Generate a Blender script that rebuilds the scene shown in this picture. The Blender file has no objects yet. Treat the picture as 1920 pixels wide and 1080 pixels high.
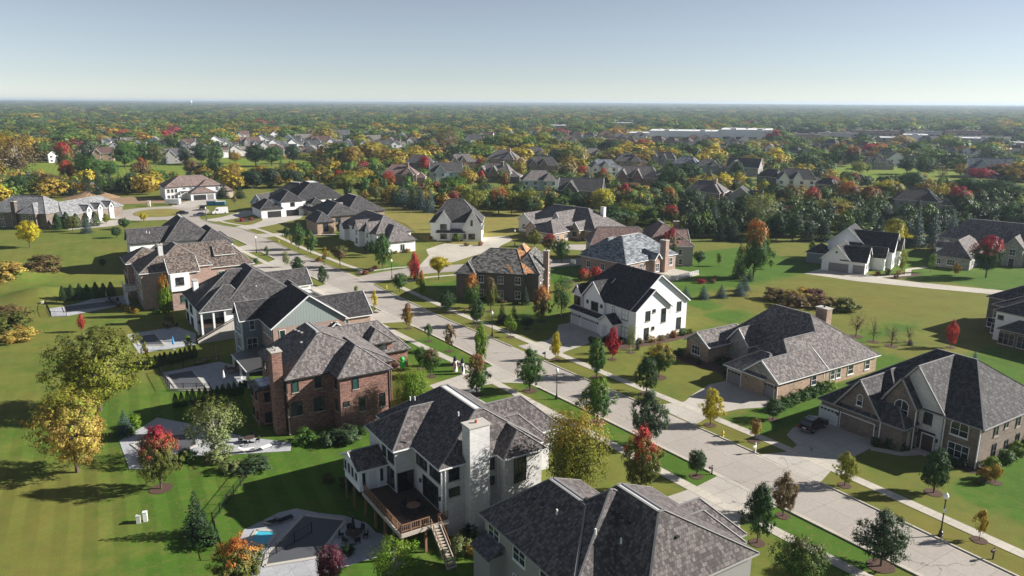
import bpy, math, random
import numpy as np
from mathutils import Vector
random.seed(7); RNG = np.random.default_rng(11)
C = bpy.context.scene.collection
H = 44.0
AX = math.radians(-57.5)                       # the street grid: s runs down the street, t across it
ea = (math.cos(AX), math.sin(AX)); eb = (-math.sin(AX), math.cos(AX))
def ST(s, t): return (ea[0]*s + eb[0]*t, ea[1]*s + eb[1]*t)
def inv(x, y): return (ea[0]*x + ea[1]*y, eb[0]*x + eb[1]*y)
def sm(x):
    x = np.clip(x, 0, 1); return x*x*(3 - 2*x)
def ground(x, y):
    s, t = inv(x, y)
    return -3.0*sm((47 - t)/9.5)*sm((s + 262)/40.)
# ------------------------------------------------------------------ materials
MATS = {}
class NT:
    def __init__(s, name):
        m = bpy.data.materials.new(name); m.use_nodes = True; s.m = m; s.t = m.node_tree; s.t.nodes.clear()
        s.out = s.n('ShaderNodeOutputMaterial')
        MATS[name] = m
    def n(s, typ, **k):
        o = s.t.nodes.new(typ)
        for a, v in k.items():
            if a.startswith('i_'):
                key = a[2:]; key = int(key) if key.isdigit() else key.replace('_', ' ')
                o.inputs[key].default_value = v
            else: setattr(o, a, v)
        return o
    def l(s, a, b): s.t.links.new(a, b)
    def mix(s, f, a, b, bt='MIX'):
        o = s.n('ShaderNodeMix', data_type='RGBA', blend_type=bt)
        for i, v in ((0, f), (6, a), (7, b)):
            if isinstance(v, (int, float)): o.inputs[i].default_value = v
            elif isinstance(v, tuple): o.inputs[i].default_value = v if len(v) == 4 else (*v, 1)
            else: s.l(v, o.inputs[i])
        return o.outputs[2]
    def math(s, op, a, b=0.5, c=None):
        o = s.n('ShaderNodeMath', operation=op)
        for i, v in enumerate((a, b, c)):
            if v is None: continue
            if isinstance(v, (int, float)): o.inputs[i].default_value = v
            else: s.l(v, o.inputs[i])
        return o.outputs[0]
    def ramp(s, f, stops):
        o = s.n('ShaderNodeValToRGB'); e = o.color_ramp.elements
        while len(e) < len(stops): e.new(0.5)
        for q, (p, c) in zip(e, stops): q.position = p; q.color = (*c, 1) if len(c) == 3 else c
        s.l(f, o.inputs[0]); return o.outputs[0]
    def noise(s, vec, scale, detail=3, rough=.55):
        o = s.n('ShaderNodeTexNoise', i_Scale=scale, i_Detail=detail, i_Roughness=rough)
        if vec is not None: s.l(vec, o.inputs['Vector'])
        return o.outputs[0]
    def bsdf(s, col, rough=.8, bump=None, bs=.3, bd=.05, spec=.3, metal=0):
        p = s.n('ShaderNodeBsdfPrincipled', i_Roughness=rough, i_Metallic=metal)
        p.inputs['Specular IOR Level'].default_value = spec
        if isinstance(col, tuple): p.inputs[0].default_value = (*col, 1)
        else: s.l(col, p.inputs[0])
        if bump is not None:
            b = s.n('ShaderNodeBump', i_Strength=bs, i_Distance=bd); s.l(bump, b.inputs['Height']); s.l(b.outputs[0], p.inputs['Normal'])
        s.l(p.outputs[0], s.out.inputs[0]); return p
def simple(name, col, rough=.6, spec=.3, metal=0, var=.12, scale=1.5):
    k = NT(name); g = k.n('ShaderNodeNewGeometry').outputs['Position']
    n = k.noise(g, scale, 4)
    c = k.mix(n, tuple(v*(1 - var) for v in col), tuple(min(1, v*(1 + var)) for v in col))
    k.bsdf(c, rough, spec=spec, metal=metal); return k.m
def roofmat(name, c1, c2, w=.3, h=.36, var=.45):
    k = NT(name); uv = k.n('ShaderNodeUVMap', uv_map='UV').outputs[0]
    b = k.n('ShaderNodeTexBrick', offset=.5, i_Scale=1., i_Mortar_Size=.012, i_Bias=0., i_Brick_Width=w, i_Row_Height=h)
    b.inputs['Color1'].default_value = (0, 0, 0, 1); b.inputs['Color2'].default_value = (1, 1, 1, 1); b.inputs['Mortar'].default_value = (.15, .15, .15, 1)
    k.l(uv, b.inputs['Vector'])
    b2 = k.n('ShaderNodeTexBrick', offset=.37, i_Scale=1., i_Mortar_Size=.0, i_Brick_Width=w*2.3, i_Row_Height=h*2)
    b2.inputs['Color1'].default_value = (0, 0, 0, 1); b2.inputs['Color2'].default_value = (1, 1, 1, 1)
    k.l(uv, b2.inputs['Vector'])
    n1 = k.noise(uv, .35, 4, .6); n2 = k.noise(uv, 3.5, 3)
    v = k.math('MULTIPLY_ADD', b.outputs[0], var, k.math('MULTIPLY_ADD', b2.outputs[0], var*.15, k.math('MULTIPLY', n1, .26)))
    v = k.math('MULTIPLY_ADD', n2, .3, k.math('SUBTRACT', v, .09))
    c = k.ramp(v, [(0., tuple(x*.75 for x in c1)), (.35, c1), (.75, c2), (1., tuple(min(1, x*1.35) for x in c2))])
    c = k.mix(b.outputs[1], c, tuple(x*.35 for x in c1))
    k.bsdf(c, .85, k.math('SUBTRACT', k.math('MULTIPLY', b.outputs[0], .6), b.outputs[1]), .6, .03, .25); return k.m
def brickmat(name, c1, c2, w=.5, h=.16, mortar=(.35, .33, .3), streak=.35, light=(.5, .45, .4)):
    k = NT(name); uv = k.n('ShaderNodeUVMap', uv_map='UV').outputs[0]
    b = k.n('ShaderNodeTexBrick', offset=.5, i_Scale=1., i_Mortar_Size=.008, i_Brick_Width=w, i_Row_Height=h)
    b.inputs['Color1'].default_value = (*c1, 1); b.inputs['Color2'].default_value = (*c2, 1); b.inputs['Mortar'].default_value = (*mortar, 1)
    k.l(uv, b.inputs['Vector'])
    mp = k.n('ShaderNodeMapping'); mp.inputs['Scale'].default_value = (1., 4., 1.); k.l(uv, mp.inputs[0])
    n = k.noise(mp.outputs[0], 1.6, 3, .6)
    f = k.math('MULTIPLY', k.math('GREATER_THAN', n, .62), streak)
    c = k.mix(f, b.outputs[0], light)
    n2 = k.noise(uv, .4, 3); c = k.mix(.35, c, k.ramp(n2, [(.3, (.35, .35, .35)), (.7, (.75, .75, .75))]), 'OVERLAY')
    k.bsdf(c, .9, b.outputs[1], -.3, .02); return k.m
def sidingmat(name, col, vert=True, pitch=.4):
    k = NT(name); uv = k.n('ShaderNodeUVMap', uv_map='UV').outputs[0]
    s = k.n('ShaderNodeSeparateXYZ'); k.l(uv, s.inputs[0])
    f = k.math('FRACT', k.math('MULTIPLY', s.outputs[0 if vert else 1], 1/pitch), 0)
    g = k.math('LESS_THAN', f, .14)
    mpw = k.n('ShaderNodeMapping'); mpw.inputs['Scale'].default_value = (2.2, .35, 1.); k.l(uv, mpw.inputs[0])
    n = k.math('MULTIPLY_ADD', k.noise(mpw.outputs[0], 1.2, 5, .65), .7, k.math('MULTIPLY', k.noise(uv, .5, 3), .3))
    c = k.mix(n, tuple(v*.86 for v in col), tuple(min(1, v*1.06) for v in col))
    c = k.mix(k.math('MULTIPLY', g, .45 if vert else .15), c, tuple(v*.45 for v in col))
    k.bsdf(c, .6, g if vert else f, .5, .03); return k.m
roofmat('slate_dark', (.045, .043, .044), (.125, .118, .117))
roofmat('slate_new', (.028, .027, .029), (.082, .078, .080))
roofmat('cedar_gray', (.10, .088, .086), (.235, .21, .20), var=.5)
roofmat('cedar_mid', (.072, .063, .062), (.18, .158, .152), w=.26, h=.34, var=.5)
roofmat('cedar_brown', (.065, .052, .045), (.21, .165, .14), var=.6)
roofmat('shake_old', (.035, .033, .032), (.14, .135, .125), w=.6, h=.38, var=.8)
roofmat('tile_pink', (.15, .105, .09), (.33, .25, .22))
roofmat('tile_rose', (.13, .085, .075), (.28, .19, .17))
roofmat('slate_blue', (.095, .105, .12), (.29, .31, .33), w=.8, h=.45, var=.5)
roofmat('slate_pale', (.16, .16, .165), (.36, .36, .36), w=.6, h=.4, var=.4)
roofmat('asphalt_gray', (.07, .07, .075), (.17, .165, .17))
roofmat('asphalt_tan', (.15, .13, .11), (.30, .27, .24))
roofmat('asphalt_rust', (.10, .06, .05), (.21, .13, .11))
roofmat('cedar_new', (.30, .14, .06), (.62, .33, .17), w=.45, h=.34, var=.5)
simple('ridge', (.22, .21, .205), .8); simple('ridge_dark', (.07, .07, .075), .8)
simple('membrane', (.62, .62, .61), .7, scale=.5)
simple('trim_white', (.74, .74, .73), .5, var=.05); simple('trim_gray', (.32, .31, .30), .6); simple('trim_dark', (.035, .032, .03), .5)
simple('trim_tan', (.42, .37, .31), .6); simple('metal_roof', (.12, .115, .115), .45, metal=.3)
brickmat('brick_red', (.12, .05, .036), (.26, .12, .085), streak=.7, light=(.42, .32, .26))
brickmat('brick_brown', (.10, .075, .06), (.18, .135, .105), streak=.2, light=(.3, .25, .2))
brickmat('brick_tan', (.26, .17, .11), (.40, .28, .19), streak=.2)
brickmat('brick_rose', (.25, .16, .13), (.36, .25, .2), streak=.25)
brickmat('brick_dark', (.055, .042, .035), (.11, .085, .068), streak=.15, light=(.2, .17, .14))
brickmat('brick_white', (.50, .49, .47), (.62, .60, .58), mortar=(.45, .44, .42), streak=.5, light=(.4, .39, .37))
brickmat('stone_gray', (.22, .21, .19), (.38, .36, .33), w=.6, h=.3, streak=.3)
sidingmat('siding_white', (.86, .86, .85), True, .4); sidingmat('siding_cream', (.60, .57, .52), False, .2)
sidingmat('siding_bluegray', (.20, .245, .26), False, .2); sidingmat('batten_green', (.27, .31, .29), True, .5)
sidingmat('batten_tan', (.52, .48, .43), True, .45); sidingmat('siding_lightblue', (.42, .50, .54), False, .2)
sidingmat('siding_gray', (.30, .29, .28), False, .2)
simple('stucco_white', (.84, .83, .81), .85, var=.04); simple('stucco_beige', (.50, .43, .34), .85)
simple('door_white', (.62, .62, .62), .5, var=.03); simple('door_gray', (.22, .21, .21), .5, var=.04); simple('door_dark', (.03, .028, .028), .5); simple('door_lightblue', (.50, .54, .58), .5, var=.03)
simple('wood', (.23, .13, .075), .7, scale=6); simple('wood_dark', (.06, .04, .03), .7, scale=6)
simple('black_metal', (.015, .015, .017), .4, .5); simple('concrete', (.44, .41, .365), .85, scale=.6)
simple('terracotta', (.40, .12, .06), .7); simple('car_black', (.012, .012, .014), .18, .6); simple('car_blue', (.05, .06, .09), .2, .6); simple('car_gray', (.12, .12, .13), .25, .6)
simple('van_white', (.75, .75, .75), .3); simple('tyre', (.015, .015, .015), .8); simple('chrome', (.6, .6, .6), .2, metal=1)
simple('lens_red', (.4, .01, .01), .2); simple('lens_clear', (.7, .7, .7), .1); simple('yellow_paint', (.65, .50, .08), .5); simple('orange_paint', (.65, .22, .07), .5)
simple('blue_paint', (.05, .22, .40), .5); simple('globe', (.85, .85, .83), .25); simple('utility_gray', (.5, .5, .46), .6); simple('fabric_black', (.02, .02, .022), .9)
simple('fabric_white', (.72, .68, .66), .9); simple('fabric_pink', (.55, .1, .18), .9); simple('vinyl_green', (.02, .45, .06), .5); simple('fabric_tan', (.28, .20, .14), .9); simple('fabric_blue', (.05, .3, .6), .8)
simple('loo_pink', (.75, .42, .33), .6); simple('dirt', (.26, .17, .10), .95, var=.3, scale=.4); simple('skylight', (.55, .6, .68), .2)
def glassmat(name, col, rough=.06):
    k = NT(name); g = k.n('ShaderNodeNewGeometry').outputs['Position']
    n = k.noise(g, .35, 2); c = k.mix(k.math('GREATER_THAN', n, .52), col, tuple(v*.45 for v in col)); k.bsdf(c, rough, spec=.8); return k.m
glassmat('glass', (.035, .045, .05)); glassmat('glass_teal', (.03, .08, .07)); glassmat('glass_dark', (.012, .013, .014), .1)
def concretemat(name, c1, c2, j=3.2, joint=.5):
    k = NT(name); g = k.n('ShaderNodeNewGeometry').outputs['Position']
    mp = k.n('ShaderNodeMapping'); mp.inputs['Rotation'].default_value = (0, 0, -AX); k.l(g, mp.inputs[0])
    b = k.n('ShaderNodeTexBrick', offset=.0, i_Scale=1., i_Mortar_Size=.03, i_Brick_Width=j, i_Row_Height=j)
    b.inputs['Color1'].default_value = (.35, .35, .35, 1); b.inputs['Color2'].default_value = (.65, .65, .65, 1); k.l(mp.outputs[0], b.inputs['Vector'])
    n = k.noise(g, .12, 5, .65); n2 = k.noise(g, 2.5, 4, .7)
    c = k.ramp(n, [(.2, c1), (.8, c2)]); c = k.mix(.12, c, b.outputs[0], 'OVERLAY')
    c = k.mix(.25, c, k.ramp(n2, [(.35, (.35, .35, .35)), (.65, (.65, .65, .65))]), 'OVERLAY')
    c = k.mix(k.math('MULTIPLY', b.outputs[1], joint), c, tuple(v*.45 for v in c1))
    w = k.n('ShaderNodeTexVoronoi', feature='DISTANCE_TO_EDGE', i_Scale=.06); 
    nv = k.n('ShaderNodeTexNoise', i_Scale=.7, i_Detail=4); k.l(g, nv.inputs['Vector'])
    wv = k.n('ShaderNodeVectorMath', operation='MULTIPLY_ADD'); k.l(nv.outputs[1], wv.inputs[0]); wv.inputs[1].default_value = (2, 2, 2); k.l(g, wv.inputs[2]); k.l(wv.outputs[0], w.inputs['Vector'])
    c = k.mix(k.math('MULTIPLY', k.math('LESS_THAN', w.outputs[0], .0022), .55), c, (.06, .055, .05))
    k.bsdf(c, .85, n2, .1, .01); return k.m
concretemat('road', (.30, .265, .23), (.38, .34, .30), 4.2, .35)
concretemat('pale_concrete', (.38, .345, .29), (.52, .475, .40), 1.6, .4)
concretemat('drive_concrete', (.33, .30, .26), (.47, .435, .385), 3.2, .4)
concretemat('patio_stone', (.30, .31, .33), (.44, .44, .45), 1.5, .3)
concretemat('asphalt', (.045, .045, .048), (.07, .068, .068), 9, 0)
simple('pool_cover', (.085, .088, .095), .6, var=.08, scale=.5); simple('mulch', (.085, .05, .035), .95, var=.5, scale=8)
k = NT('pool_water'); k.bsdf((.06, .42, .55), .05, k.noise(None, 3), .1, .02, .6)
k = NT('pond'); k.bsdf((.02, .04, .05), .05, None, spec=.6)
# lawns: broad colour patches, fine blades and faint mowing bands
def lawn(name, attrs, dry, lush, stripes=.25):
    k = NT(name); g = k.n('ShaderNodeNewGeometry').outputs['Position']
    n1 = k.noise(g, .05, 4, .6); n2 = k.noise(g, .5, 4, .65); n3 = k.noise(g, 7., 3, .7)
    if attrs: v = k.math('MULTIPLY_ADD', k.math('SUBTRACT', n1, .5), .9, k.n('ShaderNodeAttribute', attribute_name='lush').outputs['Fac'])
    else: v = n1
    v = k.math('MULTIPLY_ADD', k.math('SUBTRACT', n2, .5), .8, v)
    c = k.ramp(v, [(.12, (dry[0]*1.12, dry[1]*.92, dry[2])), (.42, dry), (.62, tuple((a + b)/2 for a, b in zip(dry, lush))), (.85, lush)])
    mp = k.n('ShaderNodeMapping'); mp.inputs['Rotation'].default_value = (0, 0, -.49); k.l(g, mp.inputs[0])
    w = k.n('ShaderNodeTexWave', i_Scale=.105, i_Distortion=1.5, i_Detail=2.); w.inputs['Detail Scale'].default_value = .3; k.l(mp.outputs[0], w.inputs['Vector'])
    sf = k.n('ShaderNodeMapRange', i_1=.33 if attrs else .45, i_2=.5 if attrs else .6, i_4=min(1., stripes*1.35)); k.l(k.noise(g, .022, 2), sf.inputs[0])
    sfo = sf.outputs[0]
    if attrs: sfo = k.math('MULTIPLY', sfo, k.n('ShaderNodeAttribute', attribute_name='mow').outputs['Fac'])
    c = k.mix(sfo, c, k.ramp(w.outputs[1], [(.35, (.36, .36, .34)), (.65, (.63, .63, .62))]), 'OVERLAY')
    c = k.mix(.5, c, k.ramp(n3, [(.3, (.3, .3, .3)), (.7, (.7, .7, .7))]), 'OVERLAY')
    n4 = k.noise(g, 1.3, 5, .75); c = k.mix(k.math('MULTIPLY', k.math('GREATER_THAN', n4, .57), .45), c, (.16, .12, .05))
    n5 = k.noise(g, .17, 4, .7); c = k.mix(.45, c, k.ramp(n5, [(.3, (.33, .36, .3)), (.7, (.66, .64, .6))]), 'OVERLAY')
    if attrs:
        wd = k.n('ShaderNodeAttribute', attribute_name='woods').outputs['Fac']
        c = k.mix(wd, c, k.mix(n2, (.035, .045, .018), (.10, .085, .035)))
    k.bsdf(c, .95, n3, .5, .06, .1); return k.m
lawn('lawn', True, (.138, .150, .032), (.062, .128, .016), .34)
lawn('lawn_lush', False, (.070, .13, .010), (.05, .14, .008), .35); lawn('lawn_dry', False, (.19, .155, .045), (.13, .15, .03), .1)
lawn('fairway', False, (.16, .19, .03), (.085, .20, .016), .3); lawn('lawn_golden', False, (.22, .19, .055), (.17, .175, .04), .1)
# foliage: colour from the tree's own tint, crown tips can have turned to tint2
k = NT('leaf')
t1 = k.n('ShaderNodeAttribute', attribute_type='INSTANCER', attribute_name='tint').outputs['Color']
t2 = k.n('ShaderNodeAttribute', attribute_type='INSTANCER', attribute_name='tint2').outputs['Color']
hz = k.n('ShaderNodeAttribute', attribute_name='hz').outputs['Fac']; rn = k.n('ShaderNodeAttribute', attribute_name='rnd').outputs['Fac']
f = k.n('ShaderNodeMapRange', i_1=.74, i_2=1.0); k.l(k.math('MULTIPLY_ADD', rn, .22, hz), f.inputs[0])
c = k.mix(f.outputs[0], t1, t2)
hv = k.n('ShaderNodeHueSaturation'); k.l(c, hv.inputs['Color']); k.l(k.math('MULTIPLY_ADD', rn, .05, .475), hv.inputs['Hue']); k.l(k.math('MULTIPLY_ADD', rn, 1.0, .55), hv.inputs['Value'])
d = k.n('ShaderNodeBsdfPrincipled', i_Roughness=.55); d.inputs['Specular IOR Level'].default_value = .25; k.l(hv.outputs[0], d.inputs[0])
tr = k.n('ShaderNodeBsdfTranslucent'); k.l(hv.outputs[0], tr.inputs[0]); ms = k.n('ShaderNodeMixShader', i_0=.3)
k.l(d.outputs[0], ms.inputs[1]); k.l(tr.outputs[0], ms.inputs[2]); k.l(ms.outputs[0], k.out.inputs[0])
simple('bark', (.10, .075, .055), .9, var=.3, scale=4); simple('bark_pale', (.40, .37, .32), .9, var=.3, scale=4)
# ------------------------------------------------------------------ mesh helpers
class MB:
    def __init__(s): s.v = []; s.f = []; s.uv = []; s.mi = []; s.mats = []
    def mat(s, name):
        if name not in s.mats: s.mats.append(name)
        return s.mats.index(name)
    def face(s, pts, mat, uv=None):
        i = len(s.v); s.v += [tuple(p) for p in pts]; s.f.append(tuple(range(i, i + len(pts))))
        if uv is None:
            p0 = Vector(pts[0]); n = Vector((0, 0, 0))
            for q in range(1, len(pts) - 1): n += (Vector(pts[q]) - p0).cross(Vector(pts[q + 1]) - p0)
            n = n.normalized() if n.length > 1e-9 else Vector((0, 0, 1))
            if abs(n.z) > .999: U = Vector((1, 0, 0)); V = Vector((0, 1, 0))
            else: U = Vector((0, 0, 1)).cross(n).normalized(); V = n.cross(U)
            uv = [(Vector(p).dot(U), Vector(p).dot(V)) for p in pts]
        s.uv += uv; s.mi.append(s.mat(mat))
    def box(s, x0, x1, y0, y1, z0, z1, mat, bottom=True):
        P = lambda x, y, z: (x, y, z)
        s.face([P(x0, y0, z0), P(x1, y0, z0), P(x1, y0, z1), P(x0, y0, z1)], mat); s.face([P(x1, y0, z0), P(x1, y1, z0), P(x1, y1, z1), P(x1, y0, z1)], mat)
        s.face([P(x1, y1, z0), P(x0, y1, z0), P(x0, y1, z1), P(x1, y1, z1)], mat); s.face([P(x0, y1, z0), P(x0, y0, z0), P(x0, y0, z1), P(x0, y1, z1)], mat)
        s.face([P(x0, y0, z1), P(x1, y0, z1), P(x1, y1, z1), P(x0, y1, z1)], mat)
        if bottom: s.face([P(x0, y1, z0), P(x1, y1, z0), P(x1, y0, z0), P(x0, y0, z0)], mat)
    def tube(s, p, q, r0, r1, mat, n=8, cap=True):
        p = Vector(p); q = Vector(q); d = (q - p); 
        if d.length < 1e-6: return
        d.normalize(); u = d.orthogonal().normalized(); w = d.cross(u)
        A = [p + (u*math.cos(k*2*math.pi/n) + w*math.sin(k*2*math.pi/n))*r0 for k in range(n)]
        B = [q + (u*math.cos(k*2*math.pi/n) + w*math.sin(k*2*math.pi/n))*r1 for k in range(n)]
        for k in range(n): s.face([A[k], A[(k + 1) % n], B[(k + 1) % n], B[k]], mat, [(0, 0)]*4)
        if cap: s.face(B, mat, [(0, 0)]*n); s.face(A[::-1], mat, [(0, 0)]*n)
    def lathe(s, prof, mat, n=14, c=(0, 0)):
        for (r0, z0), (r1, z1) in zip(prof, prof[1:]):
            for k in range(n):
                a, b = k*2*math.pi/n, (k + 1)*2*math.pi/n
                pts = [(c[0] + r0*math.cos(a), c[1] + r0*math.sin(a), z0), (c[0] + r0*math.cos(b), c[1] + r0*math.sin(b), z0), (c[0] + r1*math.cos(b), c[1] + r1*math.sin(b), z1), (c[0] + r1*math.cos(a), c[1] + r1*math.sin(a), z1)]
                if r0 < 1e-6: pts = pts[1:]
                elif r1 < 1e-6: pts = pts[:3]
                s.face(pts, mat, [(0, 0)]*len(pts))
    def bar(s, p, q, w, h, mat):
        """a flat bar from p to q, w wide and h high, its underside on the line"""
        p = Vector(p); q = Vector(q); d = (q - p)
        if d.length < 1e-6: return
        d.normalize(); side = Vector((-d.y, d.x, 0)); side = side.normalized()*(w/2) if side.length > 1e-6 else Vector((w/2, 0, 0)); up = side.normalized().cross(d)*-1
        if up.z < 0: up = -up
        up *= h
        a = [p - side, p + side, p + side + up, p - side + up]; b = [x + (q - p) for x in a]
        for i in range(4): s.face([a[i], a[(i + 1) % 4], b[(i + 1) % 4], b[i]], mat, [(0, 0)]*4)
        s.face(a[::-1], mat, [(0, 0)]*4); s.face(b, mat, [(0, 0)]*4)
    def build(s, name, parent=None, smooth=False):
        me = bpy.data.meshes.new(name); me.from_pydata(s.v, [], s.f)
        l = me.uv_layers.new(name='UV'); l.data.foreach_set('uv', np.array(s.uv, dtype=np.float32).ravel())
        for m in s.mats: me.materials.append(MATS[m])
        me.polygons.foreach_set('material_index', s.mi)
        if smooth: me.polygons.foreach_set('use_smooth', [True]*len(s.f))
        me.update(); o = bpy.data.objects.new(name, me); C.objects.link(o); o.parent = parent; return o
def tag(o, label, cat, group=None):
    o['label'] = label; o['category'] = cat
    if group: o['group'] = group
    return o
def empty(name, loc, rz=0):
    o = bpy.data.objects.new(name, None); o.empty_display_size = .3; C.objects.link(o); o.location = loc; o.rotation_euler = (0, 0, rz); return o
def struct(o, kind='structure'): o['kind'] = kind; return o
# ------------------------------------------------------------------ houses
def roof_of(mb, cap, gut, w, rm, capm, gutm, skip=()):
    x0, x1, y0, y1, ze, X0, X1, Y0, Y1, zr = w[:10]
    E = [(x0, y0, ze), (x1, y0, ze), (x1, y1, ze), (x0, y1, ze)]; T = [(X0, Y0, zr), (X1, Y0, zr), (X1, Y1, zr), (X0, Y1, zr)]
    for i in range(4):
        j = (i + 1) % 4; p = [E[i], E[j], T[j], T[i]]; q = []
        for v in p:
            if not q or (Vector(v) - Vector(q[-1])).length > 1e-4: q.append(v)
        if (Vector(q[0]) - Vector(q[-1])).length < 1e-4: q.pop()
        gable = (i == 0 and abs(Y0 - y0) < 1e-4) or (i == 1 and abs(X1 - x1) < 1e-4) or (i == 2 and abs(Y1 - y1) < 1e-4) or (i == 3 and abs(X0 - x0) < 1e-4)
        if gable:
            for a, b in ((E[i], T[i]), (E[j], T[j])):
                gut.bar((a[0], a[1], a[2] - .16), (b[0], b[1], b[2] - .16), .09, .22, gutm)
            continue
        mb.face(q, rm)
        a, b = Vector(E[i]), Vector(E[j]); gut.bar(a - Vector((0, 0, .17)), b - Vector((0, 0, .17)), .13, .15, gutm)
        # soffit
        cx, cy = (x0 + x1)/2, (y0 + y1)/2; k = .45
        s = lambda v: (v[0] + (k if v[0] < cx else -k), v[1] + (k if v[1] < cy else -k), ze - .08)
        mb.face([(E[j][0], E[j][1], ze - .08), (E[i][0], E[i][1], ze - .08), s(E[i]), s(E[j])], gutm)
    for i in range(4):
        if i in skip: continue
        if (Vector(E[i]) - Vector(T[i])).length > .5 and not (abs(T[i][0] - E[i][0]) < 1e-4 or abs(T[i][1] - E[i][1]) < 1e-4):
            cap.bar(E[i], T[i], .2, .04, capm)
    flat = (X1 - X0) > .3 and (Y1 - Y0) > .3
    if flat:
        mb.face(T, 'membrane')
        for i in range(4): cap.bar(T[i], T[(i + 1) % 4], .22, .08, 'ridge')
    else: cap.bar((X0, Y0, zr), (X1, Y1, zr), .24, .05, capm)
def hip(x0, x1, y0, y1, ze, zr, **k):
    hx, hy = (x1 - x0)/2, (y1 - y0)/2; r = min(hx, hy)
    if hx >= hy: return (x0, x1, y0, y1, ze, x0 + k.get('l', r), x1 - k.get('r', r), (y0 + y1)/2, (y0 + y1)/2, zr)
    return (x0, x1, y0, y1, ze, (x0 + x1)/2, (x0 + x1)/2, y0 + k.get('l', r), y1 - k.get('r', r), zr)
def gx(x0, x1, y0, y1, ze, zr, l=0, r=0): return (x0, x1, y0, y1, ze, x0 + l, x1 - r, (y0 + y1)/2, (y0 + y1)/2, zr)
def gy(x0, x1, y0, y1, ze, zr, l=0, r=0): return (x0, x1, y0, y1, ze, (x0 + x1)/2, (x0 + x1)/2, y0 + l, y1 - r, zr)
def walls_of(mb, w, zb, wm, gm):
    x0, x1, y0, y1, ze, X0, X1, Y0, Y1, zr = w[:10]; o = .42
    a, b, c, d = x0 + o, x1 - o, y0 + o, y1 - o
    ts = ze - .06
    def rise(e, r, z, at): return z
    mb.face([(a, c, zb), (b, c, zb), (b, c, ts), (a, c, ts)], wm); mb.face([(b, c, zb), (b, d, zb), (b, d, ts), (b, c, ts)], wm)
    mb.face([(b, d, zb), (a, d, zb), (a, d, ts), (b, d, ts)], wm); mb.face([(a, d, zb), (a, c, zb), (a, c, ts), (a, d, ts)], wm)
    def gab(axis, at, lo, hi, apx):
        # triangle under the rakes, following the roof slopes just below them
        zl = ze + (zr - ze)*(o)/max(.01, abs(apx - (lo - o))) - .1; zh = ze + (zr - ze)*(o)/max(.01, abs((hi + o) - apx)) - .1
        P = (lambda u, z: (u, at, z)) if axis == 'y' else (lambda u, z: (at, u, z))
        mb.face([P(lo, ts), P(hi, ts), P(hi, max(ts, zh)), P(apx, zr - .14), P(lo, max(ts, zl))], gm)
    if abs(Y0 - y0) < 1e-4: gab('y', c, a, b, (X0 + X1)/2)
    if abs(Y1 - y1) < 1e-4: gab('y', d, a, b, (X0 + X1)/2)
    if abs(X1 - x1) < 1e-4: gab('x', b, c, d, (Y0 + Y1)/2)
    if abs(X0 - x0) < 1e-4: gab('x', a, c, d, (Y0 + Y1)/2)
def on_face(face, at):
    """a frame on a wall: f(u, z, out) -> local point; u runs to the viewer's right seen from outside"""
    if face == 'x+': return lambda u, z, o: (at + o, u, z)
    if face == 'x-': return lambda u, z, o: (at - o, u, z)
    if face == 'y-': return lambda u, z, o: (u, at - o, z)
    return lambda u, z, o: (u, at + o, z)
def slab(mb, f, u0, u1, z0, z1, o0, o1, mat):
    A = [f(u0, z0, o1), f(u1, z0, o1), f(u1, z1, o1), f(u0, z1, o1)]; B = [f(u0, z0, o0), f(u1, z0, o0), f(u1, z1, o0), f(u0, z1, o0)]
    mb.face(A, mat)
    for i in range(4): mb.face([A[i], B[i], B[(i + 1) % 4], A[(i + 1) % 4]], mat)
def window(root, face, at, u, zc, w, h, nx=2, ny=2, fr='trim_white', gl='glass', sill=True, arch=False, detail=True):
    f = on_face(face, at); g = MB(); fb = MB(); t = .07; n = 6
    def top(x): return h/2 + (math.sqrt(max(0, 1 - (2*x/w)**2))*w*.28 if arch else 0)
    if arch:
        pts = [f(u - w/2, zc - h/2, .03), f(u + w/2, zc - h/2, .03)] + [f(u + w/2 - w*k/n, zc + top(w/2 - w*k/n), .03) for k in range(n + 1)]
        g.face(pts, gl)
        for k in range(n): a = w/2 - w*k/n; b = w/2 - w*(k + 1)/n; fb.tube(f(u + a, zc + top(a), .05), f(u + b, zc + top(b), .05), .06, .06, fr, 5)
    else: slab(g, f, u - w/2, u + w/2, zc - h/2, zc + h/2, -.02, .03, gl)
    slab(fb, f, u - w/2 - t, u - w/2, zc - h/2 - t, zc + h/2 + (0 if arch else t), -.02, .09, fr); slab(fb, f, u + w/2, u + w/2 + t, zc - h/2 - t, zc + h/2 + (0 if arch else t), -.02, .09, fr)
    if not arch: slab(fb, f, u - w/2, u + w/2, zc + h/2, zc + h/2 + t, -.02, .088, fr)
    slab(fb, f, u - w/2, u + w/2, zc - h/2 - t, zc - h/2, -.02, .088, fr)
    for i in range(1, nx):
        x = u - w/2 + w*i/nx; slab(fb, f, x - .03, x + .03, zc - h/2, zc + top(x - u), .01, .06, fr)
    for j in range(1, ny):
        z = zc - h/2 + h*j/ny; slab(fb, f, u - w/2, u + w/2, z - .025, z + .025, .01, .055, fr)
    o = g.build('window', root)
    if detail:
        fb.build('window_frame', o)
        if sill:
            s = MB(); slab(s, f, u - w/2 - .14, u + w/2 + .14, zc - h/2 - t - .12, zc - h/2 - t - .01, -.02, .14, 'trim_tan' if fr != 'trim_white' else 'trim_white'); s.build('window_sill', o)
    else: fb.build('window_frame', o)
    return o
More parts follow.
